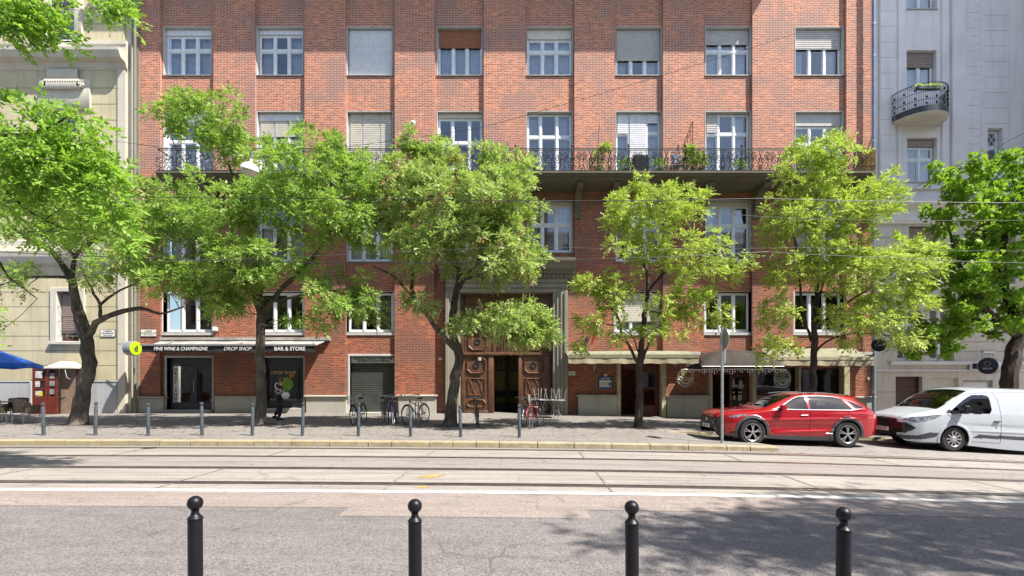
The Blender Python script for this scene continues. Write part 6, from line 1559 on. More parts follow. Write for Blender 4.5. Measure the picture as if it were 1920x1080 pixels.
# yellow reed screen at the right end of the railing
x0,x1=PX(1594,21.3),PX(1632,21.3); f=empty('reed_screen',(x0,21.0,BZ),'yellow reed screen behind the right end of the balcony railing','screen'); m=MB(); n=34
for k in range(n):
    x=x0+(x1-x0)*k/n; hgt=.45+.5*min(1,k/14)+.03*random.random(); m.tube([(x,20.95+.01*(k%2),BZ+.02),(x+.004,20.95+.01*(k%2),BZ+hgt)],.014,4,False)
m.build('reeds',M['gold'],f); MB().box(x0,x1,20.93,20.94,BZ+.3,BZ+.32).build('binding',M['woodd'],f)
# globe lamp and shade sail pole on the upper pier
x=PX(776,YF); z=PZ(236,YF); f=empty('wall_lantern',(x,YF,z),'round white globe lamp on the pier left of the fourth balcony door','lantern'); MB().lathe([(.001,-.13),(.09,-.09),(.13,0),(.09,.09),(.001,.13)],(x,YF-.22,z),14).build('globe',M['plate'],f); MB().tube([(x-.12,YF,z-.35),(x-.06,YF-.2,z-.2),(x,YF-.22,z-.1)],.02,6).build('bracket',M['iron'],f)
x=PX(1120,21.3); tag(MB().tube([(x,21.3,BZ+1.1),(PX(1124,21.3),21.3,PZ(231,21.3))],.012,5).build('balcony_pole',M['iron']),'thin dark pole rising from the leafy plant on the balcony','pole')
# plants in the round balcony
e=empty('window_box',(PX(1745,20.6),20.55,PZ(158,20.6)),'dry grassy planter on the rail of the round balcony','planter'); x0,x1=PX(1722,20.6),PX(1765,20.6); z=PZ(160,20.6)
MB().bbox(x0,x1,20.60,20.74,z-.13,z,.01).build('box',M['pot'],e); rg=np.random.default_rng(9); n=90; p=np.stack([rg.uniform(x0,x1,n),rg.uniform(20.6,20.74,n),np.full(n,z)],1); V,Fq=leaf_cloud(p,rg.normal(0,.5,(n,3))+np.array([0,0,.6]),'ash',rg,.5); npmesh('foliage',V,Fq,M['leaf_b'],e)
# ================================================================== VEHICLES
def lut(tab, s):
    a=np.array(tab,float); 
    # smooth monotone-ish interpolation
    x=a[:,0]; y=a[:,1]; m=np.gradient(y,x)
    i=np.clip(np.searchsorted(x,s)-1,0,len(x)-2); h=x[i+1]-x[i]; t=np.clip((s-x[i])/h,0,1)
    return (2*t**3-3*t**2+1)*y[i]+(t**3-2*t**2+t)*h*m[i]+(-2*t**3+3*t**2)*y[i+1]+(t**3-t**2)*h*m[i+1]
def inpoly(x,z,poly):
    c=np.zeros(len(x),bool); n=len(poly)
    for i in range(n):
        x1,z1=poly[i]; x2,z2=poly[(i+1)%n]
        cond=((z1>z)!=(z2>z)); xi=(x2-x1)*(z-z1)/((z2-z1) if z2!=z1 else 1e-9)+x1
        c^=cond&(x<xi)
    return c
NL,NU,NT=48,34,20
def car_shell(S, nlow=NL, nup=NU, ntop=NT, step=.015):
    L=S['L']; ss=np.concatenate([[0,.012,.03,.055],np.arange(.085,L-.08,step),[L-.055,L-.03,L-.012,L]])
    zb=lut(S['bot'],ss); zt=lut(S['top'],ss); zs=np.minimum(lut(S['belt'],ss),zt-.012)
    wm=lut(S['w'],ss); wr=np.minimum(lut(S['wr'],ss),wm-.02)
    wb=wm*lut(S['wb'],ss); rows=[]
    for i in range(len(ss)):
        pts=[]
        for k in range(nlow+1):                      # bottom edge up to the belt line
            t=k/nlow; z=zb[i]+(zs[i]-zb[i])*t
            bul=1-(1-wb[i]/wm[i])*(1-t)**3
            yy=wm[i]*(bul-S.get('tuck',.035)*max(0,(t-.55)/.45)**2)
            yy+=sum(a*math.exp(-((z-(z0+sl*(ss[i]-s0)))/wd)**2)*(1/(1+math.exp(-(ss[i]-sa)*8)))*(1/(1+math.exp((ss[i]-sb)*8))) for a,z0,sl,s0,wd,sa,sb in S.get('crease',[]))
            pts.append((yy,z))
        yb_,zb_=pts[-1]
        for k in range(1,nup+1):
            t=k/nup; y=yb_+(wr[i]-yb_)*t; z=zb_+(zt[i]-.06*min(1,(zt[i]-zb_)/.3)-zb_)*(t+.10*math.sin(math.pi*t))
            pts.append((y,z))
        yr,zr=pts[-1]
        for k in range(1,ntop+1):
            t=k/ntop; a=t*math.pi/2; pts.append((yr*(1-t)**.9 if True else 0, zr+(zt[i]-zr)*math.sin(a)**.8))
        rows.append(pts)
    A=np.array(rows); n,m,_=A.shape
    return ss,A
def build_car(root, S, mats):
    ss,A=car_shell(S); n,m,_=A.shape; nl=NL+1
    X=np.repeat(ss[:,None],m,1); Yh=A[:,:,0]; Z=A[:,:,1].copy()
    Xw=X.copy(); Zw=Z
    # snap rings round the wheel arches
    for (cx,cz,rr) in S['arch']:
        for R_,tol in ((rr,.0085),(rr+S['lip'],.0085)):
            d=np.hypot(Xw-cx,Zw-cz); msk=(np.abs(d-R_)<tol)&(np.arange(m)[None,:]<nl)&(d>0.01)
            Xw=np.where(msk,cx+(Xw-cx)/np.maximum(d,.01)*R_,Xw); Zw=np.where(msk,cz+(Zw-cz)/np.maximum(d,.01)*R_,Zw)
        d=np.hypot(Xw-cx,Zw-cz)
        Yh=Yh+np.where((d<rr+S['lip']+.01)&(np.arange(m)[None,:]<nl),.012,0)
    fx=(Xw[:-1,:-1]+Xw[1:,:-1]+Xw[1:,1:]+Xw[:-1,1:])/4; fz=(Zw[:-1,:-1]+Zw[1:,:-1]+Zw[1:,1:]+Zw[:-1,1:])/4; fy=(Yh[:-1,:-1]+Yh[1:,1:])/2
    jj=np.repeat(np.arange(m-1)[None,:],n-1,0); sh=fx.shape
    lab=np.full(sh,'body',dtype=object)
    fxr,fzr=fx.ravel(),fz.ravel()
    for (cx,cz,rr) in S['arch']:
        d=np.hypot(fx-cx,fz-cz); low=jj<nl
        lab[(d<rr+S['lip'])&low&(d>=rr)]='cladding' if S['clad'] else 'body'
        lab[(d<rr)&low]='cut'
    for name,poly,kind in S['regions']:
        ip=inpoly(fxr,fzr,poly).reshape(sh)
        if kind=='side': ok=ip&(jj<nl+NU)
        elif kind=='upper': ok=ip&(jj>=nl-1)&(jj<nl+NU)
        elif kind=='low': ok=ip&(jj<nl)
        elif kind=='top': ok=(jj>=nl+ -1)&(fx>poly[0][0])&(fx<poly[1][0])&(fy<poly[0][1]+ (poly[1][1]-poly[0][1])*(fx-poly[0][0])/(poly[1][0]-poly[0][0]))
        ok&=lab!='cut'; lab[ok]=name
    # mirrored vertices
    V=np.concatenate([np.stack([Xw,-Yh,Zw],-1).reshape(-1,3),np.stack([Xw,Yh,Zw],-1).reshape(-1,3)],0); off=n*m
    I=np.arange(n-1)[:,None]*m+np.arange(m-1)[None,:]
    Q=np.stack([I,I+m,I+m+1,I+1],-1)
    out={}
    caps=[]
    for name in sorted(set(lab.ravel())):
        if name=='cut': continue
        q=Q[lab==name].reshape(-1,4); q2=(q+off)[:,::-1]
        sets=[np.concatenate([q,q2],0)] if name in ('body','grille','grilleb','wind','rearglass','roofglass','lowtrim') else [q,q2]
        if name=='cladding' and S['clad']: sets=[f_ for s_ in sets for f_ in (s_[X.ravel()[s_[:,0]%off]<2.2], s_[X.ravel()[s_[:,0]%off]>=2.2]) if len(f_)]
        for fq in sets:
            u,inv=np.unique(fq,return_inverse=True)
            fq=inv.reshape(fq.shape); vv=V[u]
            nm,mt=mats[name]
            o=npmesh(nm,vv,fq,mt,None,smooth=True); o.parent=root; out[name]=o
    # end caps
    for i,nmx in ((0,'front_cap'),(n-1,'rear_cap')):
        r=[(float(Xw[i,j]),-float(Yh[i,j]),float(Zw[i,j])) for j in range(m)]+[(float(Xw[i,j]),float(Yh[i,j]),float(Zw[i,j])) for j in range(m-2,-1,-1)]
        o=MB().add(r,[tuple(range(len(r)))]).build('bumper',mats[S['capm'][0 if i==0 else 1]][1],None); o.parent=root
    return out
def add(root,name,mbx,mat):
    o=mbx.build(name,mat,None); o.parent=root; return o
def wheel(root,cx,cy,cz,Rt,wd,rimr,kind,side):
    t=MB(); y0=0
    t.lathe([(rimr,-wd/2),(rimr+.01,-wd/2-.004),(Rt-.03,-wd/2-.004),(Rt-.008,-wd/2+.02),(Rt,-wd/2+.05),(Rt,wd/2-.05),(Rt-.008,wd/2-.02),(Rt-.03,wd/2),(rimr,wd/2)],(cx,cy,cz),40,'y',cap=False)
    w_=add(root,'wheel',t,M['tyre'])
    yf=cy+side*(wd/2)*1.0
    r=MB(); r.lathe([(rimr*1.0,side*.004),(rimr*.985,side*.012),(rimr*.93,side*.002),(rimr*.88,-side*.05)],(cx,yf,cz),40,'y',cap=False)
    if kind=='alloy':
        for k in range(5):
            a=k*2*math.pi/5+.3
            for da in (-.17,.17):
                pts=[]
                for rr,ww,dy in ((.16,.035,.012),(.55,.030,.004),(.93,.034,-.008)):
                    aa=a+da*(rr*1.15); c,s=math.cos(aa),math.sin(aa); q=rimr*ww*3.0/3
                    pts.append((cx+rimr*rr*c-s*q*1.6,yf+side*dy,cz+rimr*rr*s+c*q*1.6)); pts.append((cx+rimr*rr*c+s*q*1.6,yf+side*dy,cz+rimr*rr*s-c*q*1.6))
                v=pts+[(p[0],p[1]-side*.035,p[2]) for p in pts]
                r.add(v,[(0,1,3,2),(2,3,5,4),(0,2,8,6),(2,4,10,8),(1,7,9,3),(3,9,11,5)])
        r.lathe([(.001,side*.022),(rimr*.16,side*.018),(rimr*.2,side*.0),(rimr*.2,-side*.03)],(cx,yf,cz),20,'y')
    else:
        r.lathe([(.001,side*.02),(rimr*.28,side*.018),(rimr*.34,side*.004)],(cx,yf,cz),24,'y')
        for k in range(10):
            a=k*2*math.pi/10; pts=[]
            for rr,hw in ((.30,.10),(.62,.075),(.93,.11)):
                c,s=math.cos(a),math.sin(a); q=rimr*hw; pts+= [(cx+rimr*rr*c-s*q,yf+side*.008,cz+rimr*rr*s+c*q),(cx+rimr*rr*c+s*q,yf+side*.008,cz+rimr*rr*s-c*q)]
            v=pts+[(p[0],p[1]-side*.02,p[2]) for p in pts]; r.add(v,[(0,1,3,2),(2,3,5,4),(0,2,8,6),(2,4,10,8),(1,7,9,3),(3,9,11,5)])
    rm=add(w_,'rim',r,M['alloy'])
    d=MB(); d.lathe([(rimr*.98,0),(.001,0)],(cx,yf-side*.07,cz),24,'y'); add(w_,'brake_disc',d,M['iron'])
M['tyre']=plain('tyre_rubber',(.018,.018,.019),.8,var=.2); M['alloy']=plain('alloy_rim',(.40,.40,.42),.3,.6,var=.05)
M['redp']=plain('red_car_paint',(.36,.005,.013),.2,.3,var=.03,coat=1.0); M['whitep']=plain('white_van_paint',(.42,.46,.51),.25,var=.02,coat=.8)
M['clad']=plain('grey_cladding',(.05,.055,.065),.5); M['chrome']=plain('chrome_trim',(.45,.45,.47),.2,1.0,var=.02)
M['lampg']=plain('headlamp_glass',(.32,.34,.38),.08,.5,var=.5,scale=16,coat=1.0); M['lampr']=plain('tail_lamp',(.30,.01,.015),.1,coat=1.0); M['blackp']=plain('gloss_black_trim',(.012,.012,.014),.2)
# ---------------- red car (faces left). local x runs rearwards from the nose
red=empty('parked_car',(5.78,14.90,0),'bright red hybrid SUV parked nose left in front of the restaurant','car')
S=dict(L=4.62,lip=.075,clad=True,tuck=.05,
 bot=[(0,.42),(.06,.30),(.25,.24),(.6,.23),(3.9,.25),(4.35,.32),(4.56,.42),(4.62,.50)],
 top=[(0,.74),(.04,.83),(.15,.90),(.5,.965),(1.0,1.015),(1.28,1.045),(1.5,1.15),(1.8,1.31),(2.1,1.425),(2.4,1.49),(2.8,1.515),(3.3,1.51),(3.7,1.48),(3.98,1.415),(4.15,1.30),(4.3,1.18),(4.42,1.08),(4.54,.97),(4.62,.84)],
 belt=[(0,.70),(.15,.80),(.5,.86),(1.1,.935),(1.35,.975),(2.0,1.01),(3.0,1.03),(3.6,1.055),(4.0,1.07),(4.3,1.03),(4.5,.94),(4.62,.78)],
 w=[(0,.52),(.04,.62),(.12,.72),(.3,.83),(.6,.905),(1.0,.925),(2.3,.915),(3.4,.925),(3.9,.925),(4.2,.88),(4.45,.78),(4.58,.66),(4.62,.60)],
 wr=[(0,.42),(.3,.62),(.8,.70),(1.3,.72),(1.6,.66),(2.0,.60),(2.6,.585),(3.4,.58),(3.9,.575),(4.2,.60),(4.62,.5)],
 wb=[(0,.92),(.5,.93),(4.0,.93),(4.62,.92)],
 crease=[(.022,.72,.035,1.3,.035,1.0,4.1),(-.030,.50,.02,1.5,.10,1.45,3.2),(.020,.37,.05,1.5,.035,1.5,3.3),(.018,.90,.03,3.0,.05,3.0,4.4)],
 arch=[(.93,.365,.40),(3.58,.365,.40)],
 capm=('grille','body'),
 regions=[('cladding',[(-1,.0),(6,.0),(6,.285),(4.3,.31),(4.0,.30),(.5,.29),(.2,.30),(-1,.34)],'low'),
  ('grille',[(-.1,.30),(-.1,.80),(.06,.82),(.17,.72),(.10,.55),(.22,.36),(.2,.28)],'low'),
  ('headlight',[(.30,.80),(.62,.86),(.86,.865),(.60,.79),(.34,.745)],'low'),
  ('fog',[(.30,.36),(.5,.40),(.52,.34),(.34,.30)],'low'),
  ('taillight',[(3.98,.935),(4.30,.945),(4.60,.90),(4.60,.78),(4.47,.80),(4.42,.87),(4.2,.905)],'low'),
  ('side',[(1.60,1.03),(1.88,1.155),(2.12,1.29),(2.30,1.37),(2.50,1.385),(2.50,1.035)],'side'),
  ('sideb',[(2.56,1.035),(2.56,1.395),(2.9,1.405),(3.3,1.39),(3.52,1.35),(3.72,1.08),(3.66,1.045)],'side'),
  ('sidec',[(3.79,1.09),(3.64,1.31),(3.80,1.25),(4.05,1.12),(4.0,1.10)],'side'),
  ('trim',[(1.36,.955),(1.54,.985),(2.3,1.40),(2.9,1.425),(3.35,1.40),(3.75,1.27),(4.10,1.05),(4.02,1.02),(3.0,.972),(1.5,.955)],'none'),
  ('wind',[(1.36,.70),(2.22,.56)],'top'),('rearglass',[(3.92,.53),(4.28,.55)],'top'),('roofglass',[(2.5,.38),(3.2,.38)],'top')])
S['regions']=[r for r in S['regions'] if r[2]!='none']
mats=dict(body=('body',M['redp']),cladding=('wheel_arch_trim',M['clad']),grille=('grille',M['blackp']),headlight=('headlight',M['lampg']),fog=('fog_light',M['blackp']),taillight=('tail_light',M['lampr']),
 side=('side_window',M['cglass']),sideb=('side_window',M['cglass']),sidec=('quarter_window',M['cglass']),wind=('windscreen',M['cglass']),rearglass=('rear_window',M['cglass']),roofglass=('sunroof',M['blackp']))
oc=red.location.copy(); build_car(red,S,mats)
for cx in (.93,3.58):
    for sd in (-1,1): wheel(red,cx,sd*.80,.365,.365,.23,.245,'alloy',sd)
m=MB(); m.box(.35,4.2,-.60,.60,.26,.62); m.box(.45,1.42,-.62,.62,.40,.70); m.box(3.1,4.1,-.62,.62,.40,.70); add(red,'underbody',m,M['dark'])
m=MB(); m.bbox(1.75,2.15,-.55,-.12,.5,1.16,.05); m.bbox(1.75,2.15,.12,.55,.5,1.16,.05); m.bbox(2.75,3.0,-.6,.6,.5,1.12,.05); m.bbox(1.85,2.05,-.42,-.25,1.16,1.32,.03); m.bbox(1.85,2.05,.25,.42,1.16,1.32,.03); add(red,'seats',m,M['black'])
# chrome line round the windows, door gaps, handles, mirror, plate, grille edge, roof rail
def line_on(S_,pts,off=.006,upper=True):
    ss,A=car_shell(S_); out=[]
    for x,z in pts:
        i=int(np.argmin(np.abs(ss-x))); row=A[i]; j=int(np.argmin(np.abs(row[:nlimit(row),1]-z))); k=j; yv=row[j,0]
        jj=min(max(j,1),len(row)-2)
        if row[jj+1,1]!=row[jj-1,1]: 
            zz=row[:nlimit(row),1]; yv=float(np.interp(z,zz,row[:nlimit(row),0]))
        out.append((x,-(yv+off),z))
    return out
def nlimit(row): return NL+1+NU
def dens(pts,n=6):
    o=[]
    for a,b in zip(pts[:-1],pts[1:]):
        for t in np.linspace(0,1,n,endpoint=False): o.append((a[0]+(b[0]-a[0])*t,a[1]+(b[1]-a[1])*t))
    return o+[pts[-1]]
def mir(pts): return [(x,-y,z) for x,y,z in pts]
m=MB()
for P_ in (dens([(1.48,1.0),(1.6,1.02),(2.5,1.025),(3.68,1.04),(4.10,1.10)]),dens([(1.48,1.0),(1.64,1.05),(1.88,1.165),(2.12,1.305),(2.30,1.385),(2.6,1.408),(2.9,1.418),(3.3,1.40),(3.55,1.345),(3.82,1.26),(4.10,1.11)])):
    q=line_on(S,P_); m.tube(q,.0065,4,False); m.tube(mir(q),.0065,4,False)
add(red,'window_trim',m,M['chrome'])
m=MB()
for P_ in (dens([(2.53,.32),(2.53,.6),(2.54,1.02)],8),dens([(1.42,.33),(1.40,.6),(1.50,.97)],8),dens([(3.30,.45),(3.52,.80),(3.64,1.03)],8)):
    q=line_on(S,P_,.0015); m.tube(q,.0045,4,False); m.tube(mir(q),.0045,4,False)
add(red,'door_gap',m,M['blackp'])
for sgn in (1,-1):
    for x in (2.26,3.42):
        q=line_on(S,[(x,.865),(x+.1,.872),(x+.2,.878)],.02); q=q if sgn==1 else mir(q); add(red,'door_handle',MB().tube(q,.015,6),M['redp'] if x>3 else M['chrome'])
    yy=-sgn*.98
    e=MB().lathe([(.001,-.11),(.06,-.10),(.085,-.04),(.085,.05),(.05,.10),(.001,.11)],(1.74,yy,1.08),14,'y',sx=1.15,sy=.85); mo=add(red,'wing_mirror',e,M['redp'])
    add(mo,'mirror_arm',MB().tube([(1.68,-sgn*.84,1.01),(1.70,yy+sgn*.02,1.03)],[.03,.035],6),M['blackp'])
q=[(.115,-.60,.79),(.05,-.52,.68),(.03,-.47,.60),(.07,-.56,.40)]
g=MB()
for sg in (1,-1):
    g.tube([(a-.03,b*sg*1.02,c) for a,b,c in q],.012,5)
add(red,'grille_edge',g,M['chrome'])
g=MB()
for zz in np.arange(.42,.76,.055): g.box(-.012,.0,-.46,.46,zz,zz+.012)
add(red,'grille_bars',g,M['clad'])
np_=add(red,'number_plate',MB().bbox(-.03,-.012,-.26,.26,.42,.53,.004),M['plate'])
t=text('lettering','RKL-214',.10,(0,0,0),M['txtk'],None,rot=(R(90),0,0),ext=.001); t.data.transform(Matrix.Translation((-.033,0,.475))@Matrix.Rotation(R(-90),4,'Z')); t.parent=np_
add(red,'badge',MB().lathe([(.07,-.0),(.06,-.012)],(-.01,0,.66),16,'x'),M['chrome'])
add(red,'hybrid_badge',MB().tube(line_on(S,dens([(2.98,.375),(3.16,.375)]),.006),.014,4),M['chrome'])
for sg in (1,-1): add(red,'roof_rail',MB().tube([(2.1,-sg*.60,1.45),(2.4,-sg*.60,1.49),(3.0,-sg*.59,1.51),(3.7,-sg*.575,1.45)],.009,6),M['clad'])
add(red,'roof_spoiler',MB().add([(3.8,-.55,1.46),(3.8,.55,1.46),(4.12,.52,1.40),(4.12,-.52,1.40),(3.8,-.55,1.40),(3.8,.55,1.40),(4.12,.52,1.37),(4.12,-.52,1.37)],[(0,1,2,3),(7,6,5,4),(0,4,5,1),(3,2,6,7),(0,3,7,4),(1,5,6,2)]),M['redp'])
def seat_on_ground(e,L1,L2,yc,zadd=0):
    x1,x2=e.location.x+L1,e.location.x+L2; z1,z2=gbay(x1,yc),gbay(x2,yc); a=math.atan2(z2-z1,L2-L1)
    e.rotation_euler=(0,-a,0); e.location.z=z1+math.sin(-a)*0-(z2-z1)/(L2-L1)*L1+zadd
seat_on_ground(red,.93,3.58,14.4)
# ---------------- white van
van=empty('parked_van',(11.02,14.93,0),'white panel van parked at the right edge behind the red car','van')
T=dict(L=5.1,lip=.05,clad=True,tuck=.03,
 bot=[(0,.36),(.06,.28),(.3,.22),(.7,.22),(4.6,.24),(5.0,.34),(5.1,.42)],
 top=[(0,.86),(.05,.92),(.15,.965),(.45,1.05),(.75,1.13),(.96,1.20),(1.2,1.395),(1.5,1.60),(1.75,1.735),(2.0,1.80),(2.5,1.835),(3.2,1.845),(4.4,1.84),(4.9,1.80),(5.05,1.74),(5.1,1.60)],
 belt=[(0,.80),(.15,.88),(.5,.95),(.9,1.02),(1.3,1.06),(1.8,1.08),(3,1.09),(5.0,1.09),(5.1,1.05)],
 w=[(0,.56),(.05,.68),(.15,.79),(.35,.89),(.7,.95),(1.3,.985),(4.6,.985),(5.0,.93),(5.1,.88)],
 wr=[(0,.46),(.3,.66),(.8,.76),(1.2,.80),(1.6,.77),(2.1,.76),(3.0,.79),(4.8,.79),(5.1,.74)],
 wb=[(0,.93),(.5,.95),(4.6,.96),(5.1,.95)],
 crease=[(.014,.60,0,1.3,.03,1.7,4.8),(-.012,.74,.0,1.5,.05,1.6,4.8)],
 arch=[(1.28,.345,.385),(4.2,.345,.385)],capm=('grille','body'),
 regions=[('cladding',[(1.75,.40),(3.85,.40),(3.85,.50),(1.92,.50)],'low'),
  ('grille',[(-.1,.44),(-.1,.74),(.10,.74),(.30,.60),(.16,.50),(.10,.44)],'low'),('grilleb',[(-.1,.795),(-.1,.85),(.12,.88),(.12,.82)],'low'),
  ('lowtrim',[(-.1,.27),(-.1,.38),(.35,.40),(.62,.50),(.86,.50),(.80,.38),(.5,.30),(.2,.27)],'low'),
  ('headlight',[(.12,.80),(.16,.90),(.62,1.0),(.94,1.01),(.78,.90),(.52,.80),(.28,.74)],'low'),
  ('side',[(1.16,1.09),(1.42,1.31),(1.70,1.52),(1.86,1.60),(2.22,1.61),(2.29,1.55),(2.29,1.20),(2.22,1.10),(1.95,1.07),(1.3,1.07)],'side'),
  ('mirror_base',[(1.0,1.05),(1.17,1.17),(1.28,1.06)],'side'),
  ('wind',[(.92,.76),(1.80,.71)],'top')])
mats=dict(body=('body',M['whitep']),cladding=('side_moulding',M['clad']),grille=('grille',M['blackp']),grilleb=('upper_grille',M['blackp']),lowtrim=('bumper_trim',M['clad']),headlight=('headlight',M['lampg']),
 side=('side_window',M['vglass']),mirror_base=('mirror_base',M['blackp']),wind=('windscreen',M['vglass']))
mats2=dict(mats); T2=dict(T); 
# arches of the van stay body coloured with a thin dark lip
T['clad']=False
build_car(van,T,mats)
for cx in (1.28,4.2):
    for sd in (-1,1): wheel(van,cx,sd*.85,.345,.345,.22,.215,'steel',sd)
m=MB(); m.box(.4,4.8,-.62,.62,.26,.8); m.box(.75,1.8,-.64,.64,.4,.78); m.box(3.7,4.7,-.64,.64,.4,.78); m.box(2.85,2.9,-.7,.7,.4,1.5); add(van,'underbody',m,M['dark'])
m=MB(); m.bbox(2.0,2.3,-.70,-.22,.6,1.40,.05); m.bbox(2.0,2.3,.1,.70,.6,1.40,.05); add(van,'seats',m,M['black'])
add(van,'windscreen_paper',MB().add([(1.20,.0,1.20),(1.20,.24,1.20),(1.50,.24,1.50),(1.50,.0,1.50)],[(0,1,2,3)]),plain('green_paper',(.35,.48,.33),.8))
add(van,'steering_wheel',MB().tube([(1.55+.05*math.sin(t),-.45+.18*math.cos(t),1.12+.17*math.sin(t)) for t in np.linspace(0,6.28,20)],.014,5,False),M['iron'])
m=MB()
for P_ in (dens([(1.36,.75),(1.22,.9),(1.08,1.04)],8),dens([(2.50,.30),(2.51,.9),(2.50,1.5),(2.42,1.68)],8),dens([(1.7,.30),(2.50,.30)],8)):
    q=line_on(T,P_,.0015); m.tube(q,.005,4,False); m.tube(mir(q),.005,4,False)
q=line_on(T,dens([(2.62,.73),(4.9,.73)],20),.001); m.tube(q,.003,4,False)
add(van,'door_gap',m,plain('gap_grey',(.10,.10,.11),.6))
for sg in (1,-1):
    q=line_on(T,[(2.30,.885),(2.38,.885),(2.46,.885)],.02); add(van,'door_handle',MB().tube(q if sg==1 else mir(q),.018,6),M['blackp'])
    mo=add(van,'wing_mirror',MB().bbox(1.34,1.50,-1.20 if sg==1 else .99,-.99 if sg==1 else 1.20,1.06,1.30,.03),M['blackp'])
    add(mo,'mirror_arm',MB().tube([(1.22,-sg*.93,1.08),(1.40,-sg*1.03,1.12)],[.05,.05],6),M['blackp'])
add(van,'door_lock',MB().lathe([(.018,0),(.018,-.01)],(2.38,line_on(T,[(2.38,.72)],0)[0][1],.72),10,'y'),M['blackp'])
np_=add(van,'number_plate',MB().bbox(-.035,-.012,-.26,.26,.46,.57,.004),M['plate'])
t=text('lettering','PBX-637',.10,(0,0,0),M['txtk'],None,rot=(R(90),0,0),ext=.001); t.data.transform(Matrix.Translation((-.038,0,.515))@Matrix.Rotation(R(-90),4,'Z')); t.parent=np_
g=MB()
for zz in (.815,.84): g.box(-.02,-.004,-.5,.5,zz,zz+.012)
add(van,'grille_bars',g,M['chrome']); add(van,'badge',MB().lathe([(.085,0),(.07,-.012)],(-.012,0,.835),18,'x',sy=.5),M['chrome'])
seat_on_ground(van,1.28,4.2,14.3)
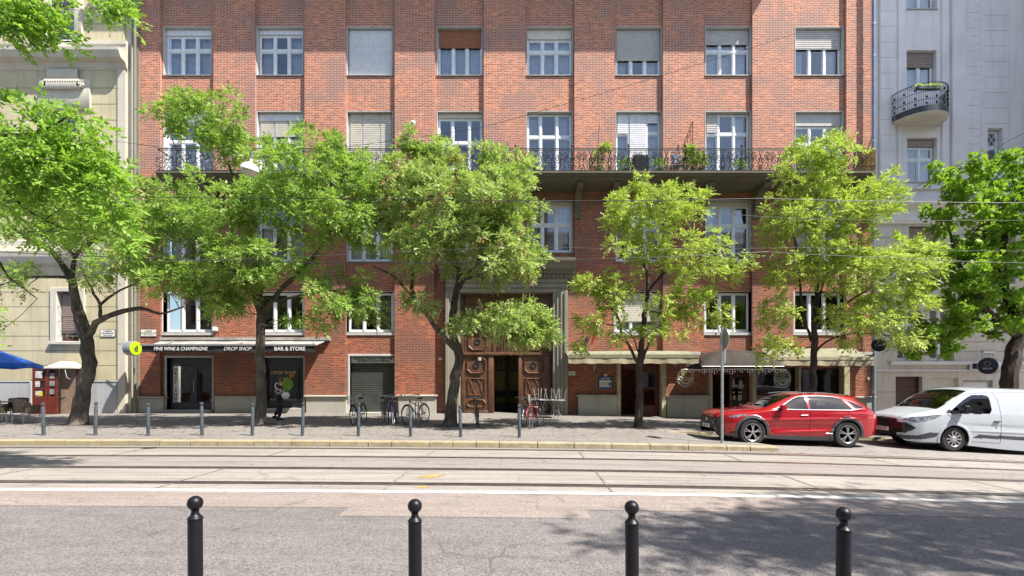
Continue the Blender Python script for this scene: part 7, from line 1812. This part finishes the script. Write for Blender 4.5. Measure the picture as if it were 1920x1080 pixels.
# ================================================================== PERSON
def person():
    y=18.9; x=PX(524,y); z=gwalk(x,y); e=empty('person',(x,y,z),'person in black walking right past the shop window with a white bag','person')
    sk=plain('skin',(.50,.30,.22),.5,var=.05); 
    import bmesh
    def skin(name,pts,edges,rad,mat,root_i=0,sub=2):
        me=bpy.data.meshes.new(name); me.from_pydata(pts,edges,[]); o=bpy.data.objects.new(name,me); C.objects.link(o)
        md=o.modifiers.new('skin','SKIN'); 
        if not me.skin_vertices: 
            bm=bmesh.new(); bm.from_mesh(me); bm.verts.layers.skin.verify(); bm.to_mesh(me); bm.free()
        for i,v in enumerate(me.skin_vertices[0].data): v.radius=rad[i] if isinstance(rad[i],tuple) else (rad[i],rad[i]); v.use_root=(i==root_i)
        md.use_smooth_shade=True
        s=o.modifiers.new('sub','SUBSURF'); s.levels=sub; s.render_levels=sub
        dg=bpy.context.evaluated_depsgraph_get(); m2=bpy.data.meshes.new_from_object(o.evaluated_get(dg)); bpy.data.objects.remove(o)
        m2.materials.clear(); m2.materials.append(mat); m2.name=name
        for p in m2.polygons: p.use_smooth=True
        o=bpy.data.objects.new(name,m2); C.objects.link(o); o.parent=e; return o
    # facing +x, walking; metres; height 1.66
    J=dict(pel=(0,0,.90),wst=(.0,0,1.03),chs=(.02,0,1.22),nk=(.03,0,1.37),hb=(.045,0,1.45),hd=(.065,0,1.53),ht=(.065,0,1.62),
      hl=(0,-.09,.86),kl=(.10,-.09,.47),al=(.02,-.09,.09),fl=(.15,-.09,.04),hr=(0,.09,.86),kr=(-.03,.09,.48),ar=(-.22,.09,.16),fr=(-.12,.09,.05),
      sl=(.02,-.17,1.33),el=(-.06,-.21,1.08),wl=(.13,-.15,1.02),gl=(.21,-.13,1.03),sr=(.02,.17,1.33),er=(-.02,.21,1.08),wr=(.17,.12,1.04),gr=(.24,.10,1.05))
    k=list(J); idx={a:i for i,a in enumerate(k)}
    E=[('pel','wst'),('wst','chs'),('chs','nk'),('nk','hb'),('hb','hd'),('hd','ht'),('pel','hl'),('hl','kl'),('kl','al'),('al','fl'),('pel','hr'),('hr','kr'),('kr','ar'),('ar','fr'),('chs','sl'),('sl','el'),('el','wl'),('wl','gl'),('chs','sr'),('sr','er'),('er','wr'),('wr','gr')]
    Rd=dict(pel=(.13,.11),wst=(.12,.10),chs=(.135,.11),nk=.055,hb=.058,hd=(.088,.078),ht=(.075,.068),hl=.088,kl=.058,al=.040,fl=.032,hr=.088,kr=.058,ar=.040,fr=.032,sl=.052,el=.038,wl=.028,gl=.030,sr=.052,er=.038,wr=.028,gr=.030)
    body=skin('body',[J[a] for a in k],[(idx[a],idx[b]) for a,b in E],[Rd[a] for a in k],sk)
    def sub(names,edges,grow,mat,name):
        ii={a:i for i,a in enumerate(names)}; rr=[]
        for a in names:
            r=Rd[a]; r=r if isinstance(r,tuple) else (r,r); rr.append((r[0]+grow,r[1]+grow))
        return skin(name,[J[a] for a in names],[(ii[a],ii[b]) for a,b in edges],rr,mat)
    J['slx']=(-.02,-.19,1.24); Rd['slx']=.052; J['srx']=(0,.19,1.24); Rd['srx']=.052
    sub(['wst','chs','nk','pel','sl','slx','sr','srx'],[('wst','chs'),('chs','nk'),('wst','pel'),('chs','sl'),('sl','slx'),('chs','sr'),('sr','srx')],.012,M['black'],'shirt')
    sub(['pel','wst','hl','kl','al','hr','kr','ar'],[('pel','wst'),('pel','hl'),('hl','kl'),('kl','al'),('pel','hr'),('hr','kr'),('kr','ar')],.022,plain('black_trousers',(.012,.012,.016),.8),'trousers')
    # face and hair
    hr=plain('brown_hair',(.09,.04,.02),.6,var=.3)
    m=MB(); m.lathe([(.001,.105),(.05,.095),(.085,.055),(.095,.0),(.09,-.05),(.07,-.085)],(.045,0,1.555),16,'z',sy=.9); o=add(e,'hair',m,hr)
    m=MB(); m.lathe([(.001,-.012),(.011,0),(.001,.012)],(.152,-.03,1.555),8); m.lathe([(.001,-.012),(.011,0),(.001,.012)],(.152,.03,1.555),8); add(e,'eyes',m,M['iron'])
    add(e,'nose',MB().tube([(.148,0,1.56),(.172,0,1.525),(.15,0,1.515)],[.008,.014,.008],6),sk); add(e,'mouth',MB().tube([(.150,-.02,1.49),(.156,0,1.488),(.150,.02,1.49)],.005,5),plain('lips',(.35,.10,.09),.5))
    for s in (-1,1): add(e,'ear',MB().lathe([(.001,-.01),(.022,0),(.001,.01)],(.06,s*.085,1.535),8,'y'),sk)
    for s,hx in ((-1,(.21,-.13,1.03)),(1,(.24,.10,1.05))):
        f=MB()
        for q in range(4):
            b=Vector(hx)+Vector((.02,.0+(q-1.5)*.012*(-s),.012-q*.014)); L=(.060,.068,.064,.052)[q]; f.tube([b,b+Vector((L*.5,-s*-.004,-.006)),b+Vector((L*.85,s*-.0,-.024)),b+Vector((L*.8,0,-.045))],[.009,.0085,.008,.006],6)
        b=Vector(hx)+Vector((-.005,0,.02)); f.tube([b,b+Vector((.03,-s*.004,.022)),b+Vector((.055,0,.018))],[.010,.009,.007],6); add(e,'fingers',f,sk)
    for a in ('al','ar'):
        p=Vector(J[a]); zz=0 if a=='al' else .05
        m=MB(); m.add([(p.x-.08,p.y-.042,zz),(p.x+.10,p.y-.05,zz),(p.x+.20,p.y-.03,zz),(p.x+.20,p.y+.03,zz),(p.x+.10,p.y+.05,zz),(p.x-.08,p.y+.042,zz),
               (p.x-.08,p.y-.035,zz+.10),(p.x+.06,p.y-.035,zz+.09),(p.x+.18,p.y-.02,zz+.045),(p.x+.18,p.y+.02,zz+.045),(p.x+.06,p.y+.035,zz+.09),(p.x-.08,p.y+.035,zz+.10)],
              [(0,1,2,3,4,5),(6,7,8,9,10,11)]+[(i,(i+1)%6,6+(i+1)%6,6+i) for i in range(6)]); add(e,'shoe',m,M['boll'])
    e.scale=(.98,.98,.97)
    b=empty('shoulder_bag',(x+.27,y-.14,z+.93),'rounded white bag held at the hip by the walking person','bag')
    wb_=plain('white_bag',(.72,.71,.74),.6,var=.1)
    m=MB().lathe([(.001,-.14),(.09,-.12),(.145,-.04),(.15,.03),(.11,.10),(.04,.13),(.001,.14)],(x+.29,y-.13,z+.92),18,'z',sy=.62); m.build('bag_body',wb_,b)
    MB().tube([(x+.27,y-.15,z+1.05),(x+.12,y-.26,z+1.12),(x-.02,y-.30,z+1.22),(x-.06,y-.2,z+1.35),(x+.0,y-.14,z+1.40)],.018,6).build('strap',wb_,b)
person()
